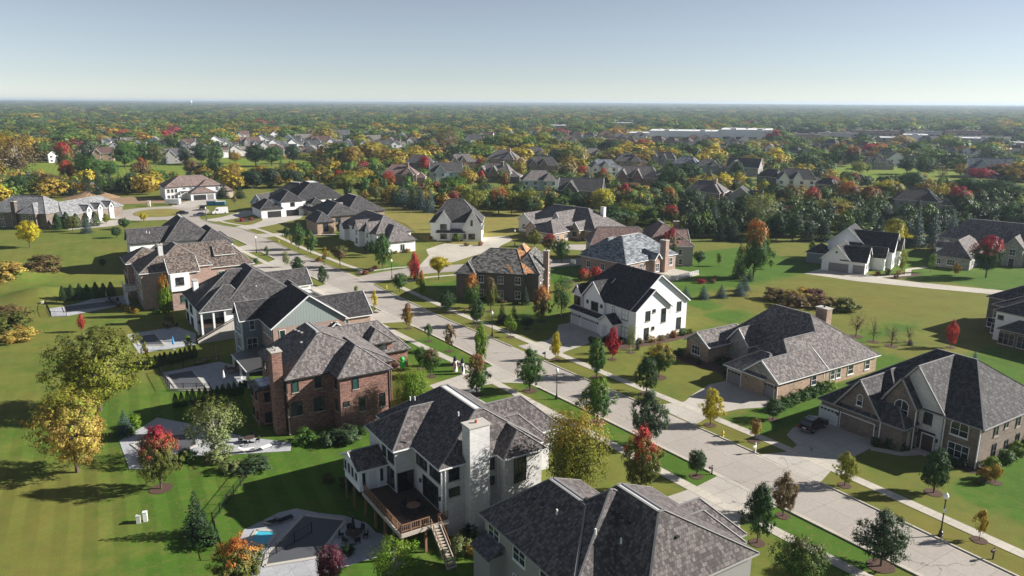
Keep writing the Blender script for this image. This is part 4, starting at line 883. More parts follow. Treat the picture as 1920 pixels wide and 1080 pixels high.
SHORT = {'large brown brick house with tall pale': 'the brick house with the SUV', 'long single storey tan brick': 'the wide stepped roof house', 'bright white gabled house with black': 'the bright white gabled house', 'nearest house with huge': 'the nearest big roof', 'whitewashed brick house': 'the whitewashed brick house', 'tall red brick house': 'the tall red brick house', 'grey-green board': 'the board and batten house', 'dark roofed house with covered rear porch': 'the porch stair house', 'tan brick house with white rear gable': 'the wide dormer house', 'white walled house under tall dark': 'the far left white walled house', 'dark brown brick house whose': 'the orange patched roof', 'rose brick house with weathered': 'the blue-grey slate roof', 'grey walled house with rose-brown': 'the rose-brown hipped roof', 'sprawling grey roofed house': 'the sprawling grey manor', 'pale grey farmhouse': 'the pale grey farmhouse', 'cream house with steep grey': 'the arched entry cream house', 'brown brick house with dark roofs between': 'the dark roofed brown brick house', 'crisp white two storey': 'the crisp white black-garage house', 'grey stone house with pointed': 'the house beside the white van', 'cream two storey house with pinkish': 'the pinkish tile roof', 'wide brown brick house with pale slate': 'the pale slate roof', 'white house with grey garage doors': 'the white house with pointed side gables', 'stone-grey house with broad': 'the stone-grey manor on the right', 'dark brick house cut': 'the dark brick house at the right edge'}
SUN = 5.0
SKY = 0.05
HAZE = 0.0001
EXPO = 1.06
ROLL = 0.3
AIR = [0.65, 0.0, 1.0]
WH = dict(fr='trim_white'); BK = dict(fr='trim_dark'); 
# near right: brown brick house with the stone gable
h = house('brick_house', 'large brown brick house with tall pale stone gable and black SUV on its driveway', [
    hip(-60, -41.2, 94.6, 112, 5.5, 11.2, l=7.5, r=6.0), (hip(-61.9, -49, 91.2, 106, 3.3, 8.4), {}),
    gy(-59.3, -52.4, 91.25, 101, 3.3, 7.9), gy(-53.7, -48.9, 93.2, 100.5, 5.6, 9.2), (gy(-54.3, -45.8, 94.35, 103, 5.5, 11.1), {'wall': 'brick_white', 'gable': 'brick_white'})],
    roof='slate_dark', wall='brick_brown', gut='trim_gray'); f = HF(h)
for m_ in ('roof',): pass
f.gd('y-', 91.67, -55.85, 1.15, 5.0, 2.3); f.gd('y-', 91.62, -60.2, 1.15, 2.8, 2.3)
f.win('y-', 91.67, -55.8, 4.9, .75, 1.3, 1, 2, arch=True); f.win('y-', 93.62, -51.1, 4.9, 1.8, 1.6, 2, 2, arch=True)
m = MB(); m.box(-52.8 - f.x, -49.4 - f.x, 92.8 - f.y, 93.7 - f.y, .4, 2.75, 'trim_tan'); m.build('bay', h)
m = MB(); m.face([(-53.1 - f.x, 92.55 - f.y, 2.75), (-49.1 - f.x, 92.55 - f.y, 2.75), (-49.5 - f.x, 93.6 - f.y, 3.5), (-52.7 - f.x, 93.6 - f.y, 3.5)], 'metal_roof'); m.box(-53.1 - f.x, -49.1 - f.x, 92.55 - f.y, 93.6 - f.y, 2.62, 2.74, 'trim_gray'); m.build('bay_roof', h)
f.win('y-', 92.8, -51.1, 1.6, 2.9, 1.7, 3, 2); f.win('y-', 94.77, -48.1, 4.4, 1.0, 1.4, 2, 3, arch=True, fr='trim_dark')
f.box('porch_recess', -49.1, -46.9, 94.62, 94.9, .1, 2.7, 'wood_dark'); f.door('y-', 94.6, -47.7, .12, 1.5, 2.2)
m = MB(); m.box(-48.9 - f.x, -46.9 - f.x, 93.1 - f.y, 94.7 - f.y, -.05, .12, 'concrete'); m.build('porch_step', h)
f.win('y-', 95.02, -44.2, 4.25, 2.1, 1.5, 2, 2, arch=True); f.win('y-', 95.02, -44.0, 1.5, 2.5, 1.7, 3, 2)
for u, z, w_, h_ in ((98.6, 4.4, .8, 1.4), (101.1, 4.6, .7, .8), (104.2, 4.4, .8, 1.4), (98.8, 1.5, .8, 1.9), (101.9, 1.6, .7, 1.2), (104.8, 1.5, .8, 1.8), (108.4, 1.5, .8, 1.8), (108.4, 4.4, .8, 1.4)): f.win('x+', -41.62, u, z, w_, h_, 1, 2, fr='trim_dark')
f.lamps('y-', [(91.67, -53.0, 1.9), (91.67, -58.75, 1.9), (94.77, -49.3, 1.9), (94.77, -46.6, 1.9)]); f.spout(-52.5, 91.6, 0, 3.2); f.spout(-45.95, 94.7, 0, 5.4); f.spout(-41.7, 94.9, 0, 5.4); f.spout(-49.05, 93.5, 0, 5.4)
f.chim(-50.2, -49.3, 106.5, 107.4, 5, 9.6, 'brick_brown')
# long low house with the wide textured roof
h = house('brick_house', 'long single storey tan brick house with wide stepped grey roof and big chimney', [
    (-91, -69.1, 103.4, 118, 2.9, -84.6, -77.4, 109.6, 109.6, 9.3), ((-80.5, -69.12, 95.6, 113, 2.9, -74.6, -74.6, 99.4, 107, 7.25), {'skip': (2, 3)}),
    gy(-76.1, -69.14, 91.8, 104, 2.9, 5.65), (-79.8, -71.5, 91.6, 100.5, 2.9, -76.4, -74.6, 96.4, 96.4, 5.4), gy(-93, -87, 95.8, 106, 2.9, 5.0),
    (gy(-87.8, -82.8, 101.0, 110, 3.3, 6.1), {'wall': 'stone_gray', 'gable': 'stone_gray'})], roof='cedar_gray', wall='brick_tan', gable='stone_gray', gut='trim_white'); f = HF(h)
f.gd('y-', 92.22, -72.65, 1.15, 5.0, 2.3, 'door_gray'); f.gd('y-', 92.02, -77.8, 1.15, 2.7, 2.3, 'door_gray')
f.win('y-', 96.2, -90.2, 1.6, 1.8, 1.5, 3, 2); f.win('y-', 103.82, -82.3, 1.5, 2.2, 1.7, 3, 2)
f.box('porch_recess', -86.2, -84.4, 101.68, 101.9, .1, 2.5, 'wood_dark')
for u, w_ in ((100.9, 1.1), (105.6, 1.0), (107.2, 1.0), (110.4, 1.4), (115, 1.2)): f.win('x+', -69.52, u, 1.6, w_, 1.5, 1, 2)
f.chim(-78.3, -76.1, 112.2, 113.6, 4, 9.9, 'brick_tan'); f.lamps('y-', [(92.22, -75.5, 2.), (92.22, -69.9, 2.)]); f.spout(-69.6, 92.3, 0, 2.8); f.spout(-69.55, 103.5, 0, 2.8)
f.vents([(-76, 104.5, 6.2)])
# white gabled house
h = house('white_house', 'bright white gabled house with black framed windows and dark roof beside crimson tree', [
    (-121, -103.1, 92.0, 107.4, 6.3, -116, -103.1, 99.4, 99.4, 12.3), gx(-113, -101.5, 91.9, 101.3, 6.3, 10.05), gy(-117.2, -110.1, 91.2, 99.5, 6.3, 9.9), gy(-120.4, -117.2, 91.1, 97, 6.3, 8.3),
    (gy(-110.1, -105.6, 89.7, 94, 3.2, 4.7), {}), ((-120.3, -109.2, 90.3, 92.5, 3.2, -120, -109.4, 91.5, 92.5, 3.75), {'zb': 2.9})],
    roof='slate_new', wall='siding_white', gut='trim_white', cap='ridge_dark'); f = HF(h)
for u, z, w_, h_ in ((95.3, 5.1, .95, 1.8), (96.8, 5.9, .55, .5), (99.3, 4.7, .95, 2.6), (95.1, 1.6, .95, 2.3), (96.7, 2.5, .5, .5)): f.win('x+', -101.92, u, z, w_, h_, 1, 2 if h_ > 1 else 1, fr='trim_dark')
for u, z, w_, h_ in ((102.0, 5.2, .85, 1.8), (104.9, 5.3, .95, 1.8), (101.7, 1.7, .8, 2.3), (105.0, 1.8, 1.0, 2.3)): f.win('x+', -103.52, u, z, w_, h_, 1, 2, fr='trim_dark')
f.win('y-', 91.62, -113.3, 4.9, 2.0, 1.7, 2, 2, fr='trim_dark'); f.win('y-', 91.62, -115.6, 5.4, .5, .5, 1, 1, fr='trim_dark'); f.win('y-', 91.62, -111.2, 5.4, .5, .5, 1, 1, fr='trim_dark'); f.win('y-', 91.52, -118.8, 4.9, 1.9, 1.7, 2, 2, fr='trim_dark')
f.win('y-', 92.37, -108.4, 5.2, .6, 1.2, 1, 2, fr='trim_dark'); f.win('y-', 92.37, -105.0, 5.0, 1.7, 1.9, 2, 2, fr='trim_dark', arch=True); f.win('y-', 92.37, -104.9, 1.5, 1.9, 2.1, 2, 2, fr='trim_dark')
m = MB(); m.box(-119.9 - f.x, -110.2 - f.x, 90.72 - f.y, 92.3 - f.y, -.1, 3.1, 'siding_white'); m.build('garage_wall', h)
f.gd('y-', 90.72, -118.2, 1.2, 2.6, 2.3); f.gd('y-', 90.72, -113.8, 1.2, 4.9, 2.3); f.door('y-', 90.12, -108.2, .1, 1.3, 2.4, 'door_white')
f.lamps('y-', [(90.72, -119.75, 2.1), (90.72, -116.65, 2.1), (90.72, -111.0, 2.1)]); f.spout(-103.0, 92.5, 0, 6.2)
# nearest house on the left: wide dark roof at the bottom edge
h = house('roofed_house', 'nearest house with huge dark grey roof filling the bottom of the view', [
    (-57.1, -42.1, 32.7, 45, 5.6, -53.2, -47.6, 38.2, 38.7, 9.35), (-52.5, -42.12, 32.75, 49, 5.6, -46.8, -46.8, 40.3, 40.6, 10.6), (-52, -38.2, 37.1, 50.3, 5.6, -47.2, -41.8, 41.4, 42.0, 10.55),
    (-50.2, -43.4, 46, 55, 3.2, -46.6, -46.6, 47, 51.5, 6.6), (-47.2, -41.4, 45.5, 52.5, 4.2, -44.3, -44.3, 46.5, 49.6, 7.0)], zb=-3.3, roof='cedar_mid', wall='siding_gray', gut='trim_gray'); f = HF(h)
for s_ in (-54.9, -50.5, -46.2): f.win('y-', 33.12, s_, 4.4, 1.9, 1.3, 2, 2, fr='trim_white', gl='glass')
for s_ in (-54.9, -50.5, -46.2): f.win('y-', 33.12, s_, 1.3, 1.9, 1.6, 2, 2, fr='trim_white')
f.box('rear_bay', -56.2, -53.2, 31.6, 33.2, -3.2, 3.0, 'siding_gray'); m = MB(); m.face([(-56.5 - f.x, 31.3 - f.y, 3.0), (-52.9 - f.x, 31.3 - f.y, 3.0), (-52.9 - f.x, 33.2 - f.y, 4.0), (-56.5 - f.x, 33.2 - f.y, 4.0)], 'asphalt_gray'); m.build('bay_roof', h)
f.vents([(-49.3, 36.3, 8.3), (-44.2, 36.6, 8.9), (-43.2, 38.6, 7.9)])
def hatch(pts, mat='trim_dark'):
    for x, y, z in pts:
        m = MB(); m.box(x - f.x - .17, x - f.x + .17, y - f.y - .2, y - f.y + .16, z, z + .16, mat); m.build('roof_vent', h)
hatch([(-52.9, 36.2, 7.95), (-51.6, 36.3, 8.0), (-48.0, 38.6, 9.55), (-45.6, 39.6, 9.1), (-44.6, 39.7, 9.1), (-43.6, 39.7, 9.1), (-40.4, 42.3, 8.6)])
# painted white brick house with the timber deck
h = house('white_brick_house', 'whitewashed brick house with broad chimney and raised timber deck over a covered pool', [
    (-84.2, -66.8, 33.4, 47, 5.6, -79.6, -70.8, 40.2, 41.2, 9.6), (-82.0, -73.5, 31.0, 42, 5.6, -77.75, -77.75, 35.2, 39.5, 8.6),
    (-72, -65.2, 40.6, 46.4, 5.6, -69.4, -66.9, 43.5, 43.5, 7.9), (-81.7, -72.9, 43.5, 54.4, 3.4, -77.2, -77.2, 45, 50.6, 7.0), (-77, -69.5, 42, 50.5, 3.6, -73.2, -73.2, 44.6, 47.6, 6.6),
    (gy(-81.6, -76.0, 27.5, 32, 2.9, 4.3), {'wall': 'siding_white', 'zb': .1})], zb=-3.2, roof='cedar_mid', wall='brick_white', gut='trim_white'); f = HF(h)
for s_ in (-72.6, -71.2, -69.2, -67.9): f.win('y-', 33.77, s_, 4.5, 1.0, 1.5, 1, 2, fr='trim_dark')
f.win('y-', 33.79, -69.8, 1.65, 3.6, 2.4, 4, 2, fr='trim_dark'); f.win('y-', 31.42, -77.0, 4.4, .8, 1.5, 1, 2, fr='trim_dark'); f.win('y-', 31.42, -75.1, 4.4, 1.5, 1.5, 2, 2, fr='trim_dark'); f.win('y-', 31.42, -76.0, 1.6, 3.2, 2.2, 4, 2, fr='trim_dark')
f.win('x+', -73.9, 32.6, 1.2, 1.9, 2.6, 1, 1, fr='trim_dark', gl='glass_dark')
for u in (35.4, 39.9): f.win('x+', -67.22, u, 4.6, 1.2, 1.7, 2, 1, fr='trim_dark'); f.win('x+', -67.22, u, 2.3, 1.2, .9, 2, 1, fr='trim_dark')
f.win('x+', -65.62, 43.0, 3.7, 1.5, 3.0, 3, 4, fr='trim_dark'); f.win('x+', -65.62, 43.0, .2, 1.4, .9, 2, 1, fr='trim_dark'); f.win('x+', -69.92, 48, 1.7, 1.3, 1.5, 2, 2, fr='trim_dark')
for u in (-80.6, -79.45, -78.3, -77.15): f.win('y-', 27.92, u, 1.85, .8, 1.3, 1, 1, fr='trim_white')
f.door('x+', -76.42, 29.6, .2, .9, 2.1, 'door_white'); f.win('x+', -76.42, 28.5, 1.6, .4, 1.6, 1, 1); f.win('x+', -76.42, 30.7, 1.6, .4, 1.6, 1, 1)
f.chim(-67.6, -65.9, 36.7, 39.2, -3.2, 9.9, 'brick_white', pots=1, pot='terracotta'); f.spout(-67.1, 33.8, -3, 5.5); f.spout(-66.95, 34.2, -3, 5.5); f.spout(-67.1, 41.0, -3, 5.4)
f.lamps('y-', [(33.77, -72.2, 1.9), (33.77, -67.3, 1.9)]); f.vents([(-80.8, 36.6, 8.2), (-80.1, 36.9, 8.4), (-71.4, 38.3, 9.2)])
m = MB()                                                            # the deck, its posts, railing and stair
X = lambda s_: s_ - f.x; Y = lambda t_: t_ - f.y
m.box(X(-76.2), X(-65.7), Y(28.3), Y(33.9), -.08, .16, 'wood_dark'); m.box(X(-76.3), X(-65.55), Y(28.15), Y(28.32), -.25, .18, 'trim_tan'); m.box(X(-65.72), X(-65.55), Y(28.15), Y(33.9), -.25, .18, 'trim_tan'); dk = m.build('deck', h)
for s_, t_ in ((-81.3, 28.1), (-78.6, 28.1), (-76.1, 28.5), (-73.2, 28.5), (-70.5, 28.5), (-68, 28.5), (-65.9, 28.5), (-65.9, 31.2), (-65.9, 33.6), (-81.3, 31.0)):
    q = MB(); q.box(X(s_) - .12, X(s_) + .12, Y(t_) - .12, Y(t_) + .12, -3.05, -.06, 'wood'); q.build('deck_post', dk)
r = MB()
def rail(r, p, q, mat='wood', z=.16, hh=1.0, n=None):
    p = Vector(p); q = Vector(q); L = (q - p).length; n = n or max(1, round(L/1.1))
    for k in range(n + 1):
        c_ = p.lerp(q, k/n); r.box(c_.x - .06, c_.x + .06, c_.y - .06, c_.y + .06, z - .1, z + hh, mat)
    for zz in (.18, hh - .08): r.bar((p.x, p.y, z + zz), (q.x, q.y, z + zz), .08, .08, mat)
    kk = int(L/.22)
    for k in range(1, kk): c_ = p.lerp(q, k/kk); r.box(c_.x - .02, c_.x + .02, c_.y - .02, c_.y + .02, z + .2, z + hh - .06, mat)
rail(r, (X(-76.1), Y(28.4)), (X(-65.8), Y(28.4))); rail(r, (X(-65.8), Y(28.4)), (X(-65.8), Y(31.6))); rail(r, (X(-65.8), Y(32.7)), (X(-65.8), Y(33.8))); r.build('deck_railing', dk)
r = MB()
for k in range(14): r.box(X(-65.55) + k*.27, X(-65.55) + k*.27 + .3, Y(31.7), Y(32.7), .1 - (k + 1)*.22, .16 - (k + 1)*.22 + .04, 'trim_tan')
for t_ in (31.66, 32.68): r.bar((X(-65.5), Y(t_), -.05), (X(-61.8), Y(t_), -3.1), .08, .28, 'trim_tan'); r.bar((X(-65.5), Y(t_), 1.0), (X(-61.8), Y(t_), -2.05), .06, .07, 'wood')
for k in range(8): r.box(X(-65.4) + k*.5 - .03, X(-65.4) + k*.5 + .03, Y(31.62), Y(31.69), .1 - k*.41, 1.0 - k*.41, 'wood')
r.build('stair', dk)
# red brick house
h = house('brick_house', 'tall red brick house with chimney stack and two hipped rear wings', [
    (-117, -102.3, 27.1, 44, 5.6, -112.5, -106.4, 33.6, 34.2, 10.6), (-112, -99.0, 33.7, 42.2, 5.6, -107, -102.4, 37.9, 37.9, 9.1), (-122.5, -112.8, 36, 51.5, 3.2, -117.6, -117.6, 38.5, 47.6, 7.6),
    ((-119, -112.9, 43.7, 48.8, 5.0, -117.5, -114.9, 46.2, 46.2, 7.0), {'wall': 'brick_red'}), ((-112.2, -107.6, 24.2, 28, 2.9, -111.5, -108.3, 24.9, 27.6, 3.2), {})], zb=-3.2, roof='cedar_gray', wall='brick_red', gut='trim_dark'); f = HF(h)
for u in (28.7, 32.0): f.win('x+', -102.72, u, 4.4, .8, 1.8, 1, 2, fr='trim_dark', gl='glass_teal' if u < 30 else 'glass'); f.win('x+', -102.72, u, .9, 1.4, 2.0, 2, 1, fr='trim_dark')
f.win('x+', -99.42, 36.5, 4.4, .8, 1.8, 1, 2, fr='trim_dark', gl='glass_teal'); f.win('x+', -99.42, 35.0, 1.4, .7, .7, 1, 1, fr='trim_dark'); f.win('x+', -99.42, 37.4, .9, .7, 2.0, 1, 1, fr='trim_dark'); f.win('x+', -99.42, 40.6, .9, .7, 2.0, 1, 1, fr='trim_dark')
for z in (4.3, .9, -1.8): f.win('y-', 27.52, -103.1, z, .9, 1.7, 1, 2, fr='trim_dark')
for z in (4.3, .9): f.win('y-', 27.52, -114.5, z, 1.4, 1.7, 2, 2, fr='trim_dark'); f.win('y-', 34.12, -101.0, z, .8, 1.7, 1, 2, fr='trim_dark')
f.win('x+', -113.32, 46.2, 3.9, 2.2, 1.7, 3, 1, fr='trim_dark'); f.win('x+', -108.02, 25.9, 1.4, .7, 1.4, 1, 2, fr='trim_dark'); f.win('x+', -108.02, 25.9, -1.8, .9, 1.5, 1, 2, fr='trim_dark')
for s_ in (-111.2, -109): f.win('y-', 24.62, s_, 1.6, .7, 1.3, 1, 2, fr='trim_dark'); f.win('y-', 24.62, s_, -1.6, .7, 1.3, 1, 2, fr='trim_dark')
f.chim(-105.6, -103.6, 25.9, 27.3, -3.2, 9.5, 'brick_red', pots=2, pot='trim_gray'); f.spout(-102.6, 27.4, -3, 5.5, 'trim_dark'); f.spout(-99.3, 41.9, -2, 5.5, 'trim_dark')
for k in range(4):
    m = MB(); s_ = -111.4 + (k % 2)*1.9; t_ = 25.1 + (k//2)*1.3; m.box(s_ - f.x, s_ - f.x + 1.5, t_ - f.y, t_ - f.y + 1.0, 3.2, 3.42, 'skylight'); m.build('skylight', h)
hatch([(-106.9 - .0, 34.4 - 3.2, 9.3), (-106.5, 33.5, 10.6), (-111.7, 31.8, 9.9), (-110.4, 31.9, 10.0), (-109.1, 32.0, 10.1)], 'trim_gray')
# grey board and batten house
h = house('sided_house', 'grey-green board and batten house with one very large gable behind the brick house', [
    (gx(-143.5, -128.2, 32.3, 46.3, 5.6, 10.8, l=5), {'wall': 'brick_rose', 'gable': 'batten_green'}), gy(-142, -136.2, 28.8, 38, 5.6, 8.5), (gy(-147, -137, 44, 54.6, 3.0, 6.8), {'wall': 'brick_rose'}), (gx(-140, -133.6, 41.8, 45.4, 3.6, 5.1), {'wall': 'brick_rose', 'gable': 'batten_green', 'zb': 2.5}),
    (gx(-136, -127.6, 41.6, 46, 3.6, 5.2), {'gable': 'batten_green', 'zb': 3.0}), ((-150, -139, 38, 50, 4.0, -146, -143, 43, 45, 7.4), {})], zb=-3.1, roof='slate_new', wall='siding_bluegray', gut='trim_white'); f = HF(h)
for u, w_ in ((34.3, .9), (38.4, .9), (43.8, 1.2)): f.win('x+', -128.62, u, 4.4, w_, 1.3, 1, 1, gl='glass_teal')
for u in (34.3, 38.4, 43.8): f.win('x+', -128.62, u, 1.2, 1.2, 1.6, 2, 2)
f.win('x+', -136.62, 31.1, 4.5, .8, 1.6, 1, 2); f.win('x+', -136.62, 30.9, .9, 1.7, 2.2, 2, 2); f.win('y-', 29.22, -139.1, 4.5, 1.6, 1.7, 2, 2); f.win('y-', 29.22, -139.1, .9, 2.4, 1.8, 3, 2); f.win('y-', 29.22, -139.1, -1.8, 2.4, 1.2, 3, 1)
for k in range(4): f.win('y-', 32.72, -134.6 + k*1.5, 4.4, 1.1, 1.7, 2, 2)
f.win('y-', 32.72, -133.5, .9, 1.4, 2, 2, 2); f.win('x+', -137.42, 49, 1.8, 1.2, 1.4, 2, 2, gl='glass_teal'); f.box('corner_board', -136.75, -136.5, 29.1, 29.4, -3, 5.5, 'trim_white'); f.box('corner_board', -142.2 + .4, -141.5, 29.05, 29.3, -3, 5.5, 'trim_white'); f.box('band_board', -141.6, -136.55, 29.1, 29.25, 2.4, 2.65, 'trim_white')
m = MB(); m.face([(X_ - f.x, Y_ - f.y, z_) for X_, Y_, z_ in ((-135.5, 26.8, 0.), (-124.6, 26.8, 0.), (-124.6, 33, .9), (-135.5, 33, .9))], 'metal_roof'); m.box(-135.5 - f.x, -124.6 - f.x, 26.8 - f.y, 26.95 - f.y, -.2, .02, 'trim_white'); m.box(-124.75 - f.x, -124.6 - f.x, 26.95 - f.y, 32.9 - f.y, -.2, .02, 'trim_white'); pr = m.build('porch_roof', h)
for s_, t_ in ((-135.2, 27.1), (-130, 27.1), (-124.9, 27.1), (-124.9, 32.4)):
    q = MB(); q.box(s_ - f.x - .16, s_ - f.x + .16, t_ - f.y - .16, t_ - f.y + .16, -3.05, -.15, 'trim_white'); q.build('porch_post', pr)
# house with the screened porch and stair
h = house('porch_house', 'dark roofed house with covered rear porch and stair clad in cream boards', [
    (-178, -156.6, 30.2, 47.5, 3.0, -171.5, -164.6, 38.6, 38.6, 9.0), (-175.4, -160.9, 25.5, 42, 3.0, -168.9, -168.6, 34.4, 37, 8.4), ((-166, -155.8, 25.45, 36, 3.0, -162.6, -162.4, 31.6, 33.2, 6.5), {'open': 1}), (gy(-176, -168, 42, 52.5, 3.0, 6.2), {}), (gx(-166, -158.5, 44, 48.6, 3.3, 5.3), {})],
    zb=-3.1, roof='slate_dark', wall='stucco_white', gut='trim_white'); f = HF(h)
f.chim(-171.5, -169.9, 27.2, 28.2, 3, 6.4, 'stucco_white', pots=0); f.win('y-', 25.92, -172.5, 1.3, 2.4, 2.2, 3, 1, fr='trim_dark'); f.win('y-', 25.92, -167.5, 1.3, 2.4, 2.2, 3, 1, fr='trim_dark'); f.win('y-', 25.92, -172.5, -1.9, 2.4, 2.0, 3, 1, fr='trim_dark'); f.win('y-', 25.92, -167.5, -1.9, 2.4, 2.0, 3, 1, fr='trim_dark')
f.box('porch_floor', -161.3, -156.1, 25.8, 30.6, -.3, 0, 'wood_dark'); f.box('porch_screen', -161.2, -156.4, 30.3, 30.5, 0, 2.9, 'glass_dark')
for s_, t_ in ((-160.9, 25.9), (-156.2, 25.9), (-156.2, 28.2), (-156.2, 30.4)): f.box('porch_post', s_ - .18, s_ + .18, t_ - .18, t_ + .18, -3., 2.85, 'trim_white')
m = MB(); s0, s1 = -155.6 - f.x, -154.5 - f.x; a_, b_ = 32.0 - f.y, 24.6 - f.y
m.face([(s1, b_, -3.05), (s1, a_, -3.05), (s1, a_, 1.0), (s1, b_, -2.4)], 'batten_tan'); m.face([(s0, b_, -2.5), (s1, b_, -2.5), (s1, a_, .6), (s0, a_, .6)], 'wood_dark'); m.face([(s0, b_, -3.05), (s0, a_, -3.05), (s0, a_, 1.0), (s0, b_, -2.4)], 'batten_tan'); m.bar((s1, b_, -2.35), (s1, a_, 1.05), .16, .1, 'trim_dark'); m.bar((s0, b_, -2.35), (s0, a_, 1.05), .16, .1, 'trim_dark'); m.build('stair', h)
f.win('x+', -157.02, 36, 1.4, 1.2, 1.5, 2, 2); f.win('x+', -158.92, 46.3, 1.6, 1, 1.2, 2, 2, gl='glass_teal'); f.vents([(-160.5, 38, 5.8)])
# brick and white gable house with long brown roof
h = house('gabled_house', 'tan brick house with white rear gable and long brown roof with a wide dormer', [
    hip(-207, -189, 21.5, 35, 5.8, 10.2), (gy(-192, -183, 24.2, 31, 5.8, 8.6), {'wall': 'brick_rose', 'gable': 'stucco_white'}), (-209, -193.9, 28.5, 46, 4.0, -201.4, -201.4, 30, 41, 9.3), (hip(-211, -200, 17.2, 27, 5.8, 8.6), {}), (hip(-203, -187.3, 18.6, 30, 5.6, 8.9), {}),
    ((-203, -196.6, 37.0, 42.0, 6.5, -202, -199.4, 37.2, 41.8, 8.3), {'wall': 'stucco_white', 'zb': 5}), (gy(-192, -184.5, 24.2, 29, 5.9, 8.5), {'wall': 'brick_rose', 'gable': 'stucco_white'})], zb=-3, roof='cedar_brown', wall='brick_rose', gable='stucco_white', gut='trim_white', cap='ridge'); f = HF(h)
m = MB(); m.box(-186 - f.x, -182.9 - f.x, 24.55 - f.y, 28.6 - f.y, 1.6, 5.8, 'stucco_white'); m.build('gable_wall', h)
f.win('x+', -182.9, 26.5, 3.9, 1.6, 1.7, 2, 2, fr='trim_dark'); f.win('x+', -183.4, 27.2, -.4, 1.4, 1.7, 2, 1, fr='trim_dark', gl='glass_teal'); f.win('x+', -189.42, 30.8, 2.5, .9, 1.4, 1, 2, gl='glass_teal'); f.win('x+', -194.32, 37.8, 2.0, 1.4, 1.6, 2, 2, gl='glass_teal')
f.win('x+', -197.02, 39.5, 5.9, 3.4, .7, 5, 1, fr='trim_dark', sill=False); f.chim(-193.6, -192.2, 23.8, 24.8, 5, 11.0, 'brick_white', pots=1)
for u in (-208, -204): f.win('y-', 17.62, u, 3.9, 1.4, 2.0, 2, 2, fr='trim_dark'); f.win('y-', 17.62, u, .4, 1.4, 2.0, 2, 2, fr='trim_dark')
for u in (-199.5, -196, -192.5, -189.4): f.win('y-', 19.02, u, 3.9, 1.2, 1.6, 2, 2); f.win('y-', 19.02, u, .4, 1.2, 1.8, 2, 2)
m = MB(); m.box(-200.5 - f.x, -193 - f.x, 16.0 - f.y, 19.1 - f.y, .5, .75, 'trim_tan'); bl = m.build('balcony', h); r = MB(); rail(r, (-200.4 - f.x, 16.1 - f.y), (-193.1 - f.x, 16.1 - f.y), 'trim_white', .75); rail(r, (-193.1 - f.x, 16.1 - f.y), (-193.1 - f.x, 19. - f.y), 'trim_white', .75); r.build('balcony_railing', bl)
for s_ in (-200.2, -196.7, -193.3): f.box('balcony_post', s_ - .15, s_ + .15, 16.1, 16.4, -3, .5, 'trim_white')
# white walls under a big dark hip
h = house('white_house', 'white walled house under tall dark hipped roof farthest along the left row', [
    (-247, -225.9, 29.8, 43.5, 5.8, -238.6, -231.8, 35.6, 36.4, 11.6), gy(-236.5, -227.9, 20.9, 34, 5.8, 9.4), hip(-240, -222.6, 38, 47.5, 4.8, 8.6), ((-240, -234, 43, 50, 3.2, -237, -237, 45, 47, 6), {})], zb=-3, roof='slate_dark', wall='stucco_white', gut='trim_dark'); f = HF(h)
for u in (32.2, 39.5, 41.8): f.win('x+', -226.32, u, 4.3, .9, 1.6, 1, 2, gl='glass_teal')
for u in (23.5, 28): f.win('x+', -228.32, u, 3.6, 1.1, 1.5, 2, 2)
for u in (-234.5, -231): f.win('y-', 21.32, u, 4, 1.1, 1.5, 2, 2); f.win('y-', 21.32, u, .5, 1.1, 1.8, 2, 2)
f.vents([(-230.2, 26, 8.4), (-229.8, 26.7, 8.2)])
# brown brick house with the half re-shingled roof
h = house('brick_house', 'dark brown brick house whose shingle roof is partly replaced by fresh orange shingles', [
    (-3.6, 12.4, -2.4, 12, 6.5, 2.2, 8.5, 5.2, 5.2, 10.8), (hip(-4.2, 1, -3.4, 9, 6.1, 8.6), {}), ((8.2, 15.4, -1.4, 15, 6.5, 11.8, 11.8, 3.4, 11, 10.4), {}), ((4.6, 13.4, 2.4, 15, 6.45, 9.2, 9.4, 7.6, 9.6, 11.5), {'roof': 'cedar_new'})],
    org=(-8.4, 170.5), rot=-12.5, roof='shake_old', wall='brick_dark', gut='trim_dark', cap='ridge'); f = HF(h)
m = MB(); m.face([(8.6, 5.1, 10.86), (10.4, 5.0, 10.4), (13.9, -1.3, 6.72), (11.9, -2.2, 6.72)], 'cedar_new'); m.face([(8.7, -2.1, 6.75), (9.5, -2.2, 6.72), (8.0, -.2, 8.15), (7.2, 0, 8.25)], 'cedar_new'); m.build('roof_patch', h)
for u, z in ((1.8, 4.9), (1.8, 1.6), (6.4, 4.9), (6.4, 1.6), (10.4, 4.9), (10.4, 1.6)): f.win('y-', -1.98, u, z, 1.2, 1.6, 2, 2)
for u, z in ((1, 4.9), (1, 1.6), (4.5, 4.9), (9, 4.8), (12.5, 4.8), (12.5, 1.6)): f.win('x+', 14.98, u, z, 1., 1.6, 1, 2)
f.chim(14.9, 16.1, 4.8, 6.2, 0, 10.6, 'brick_rose')
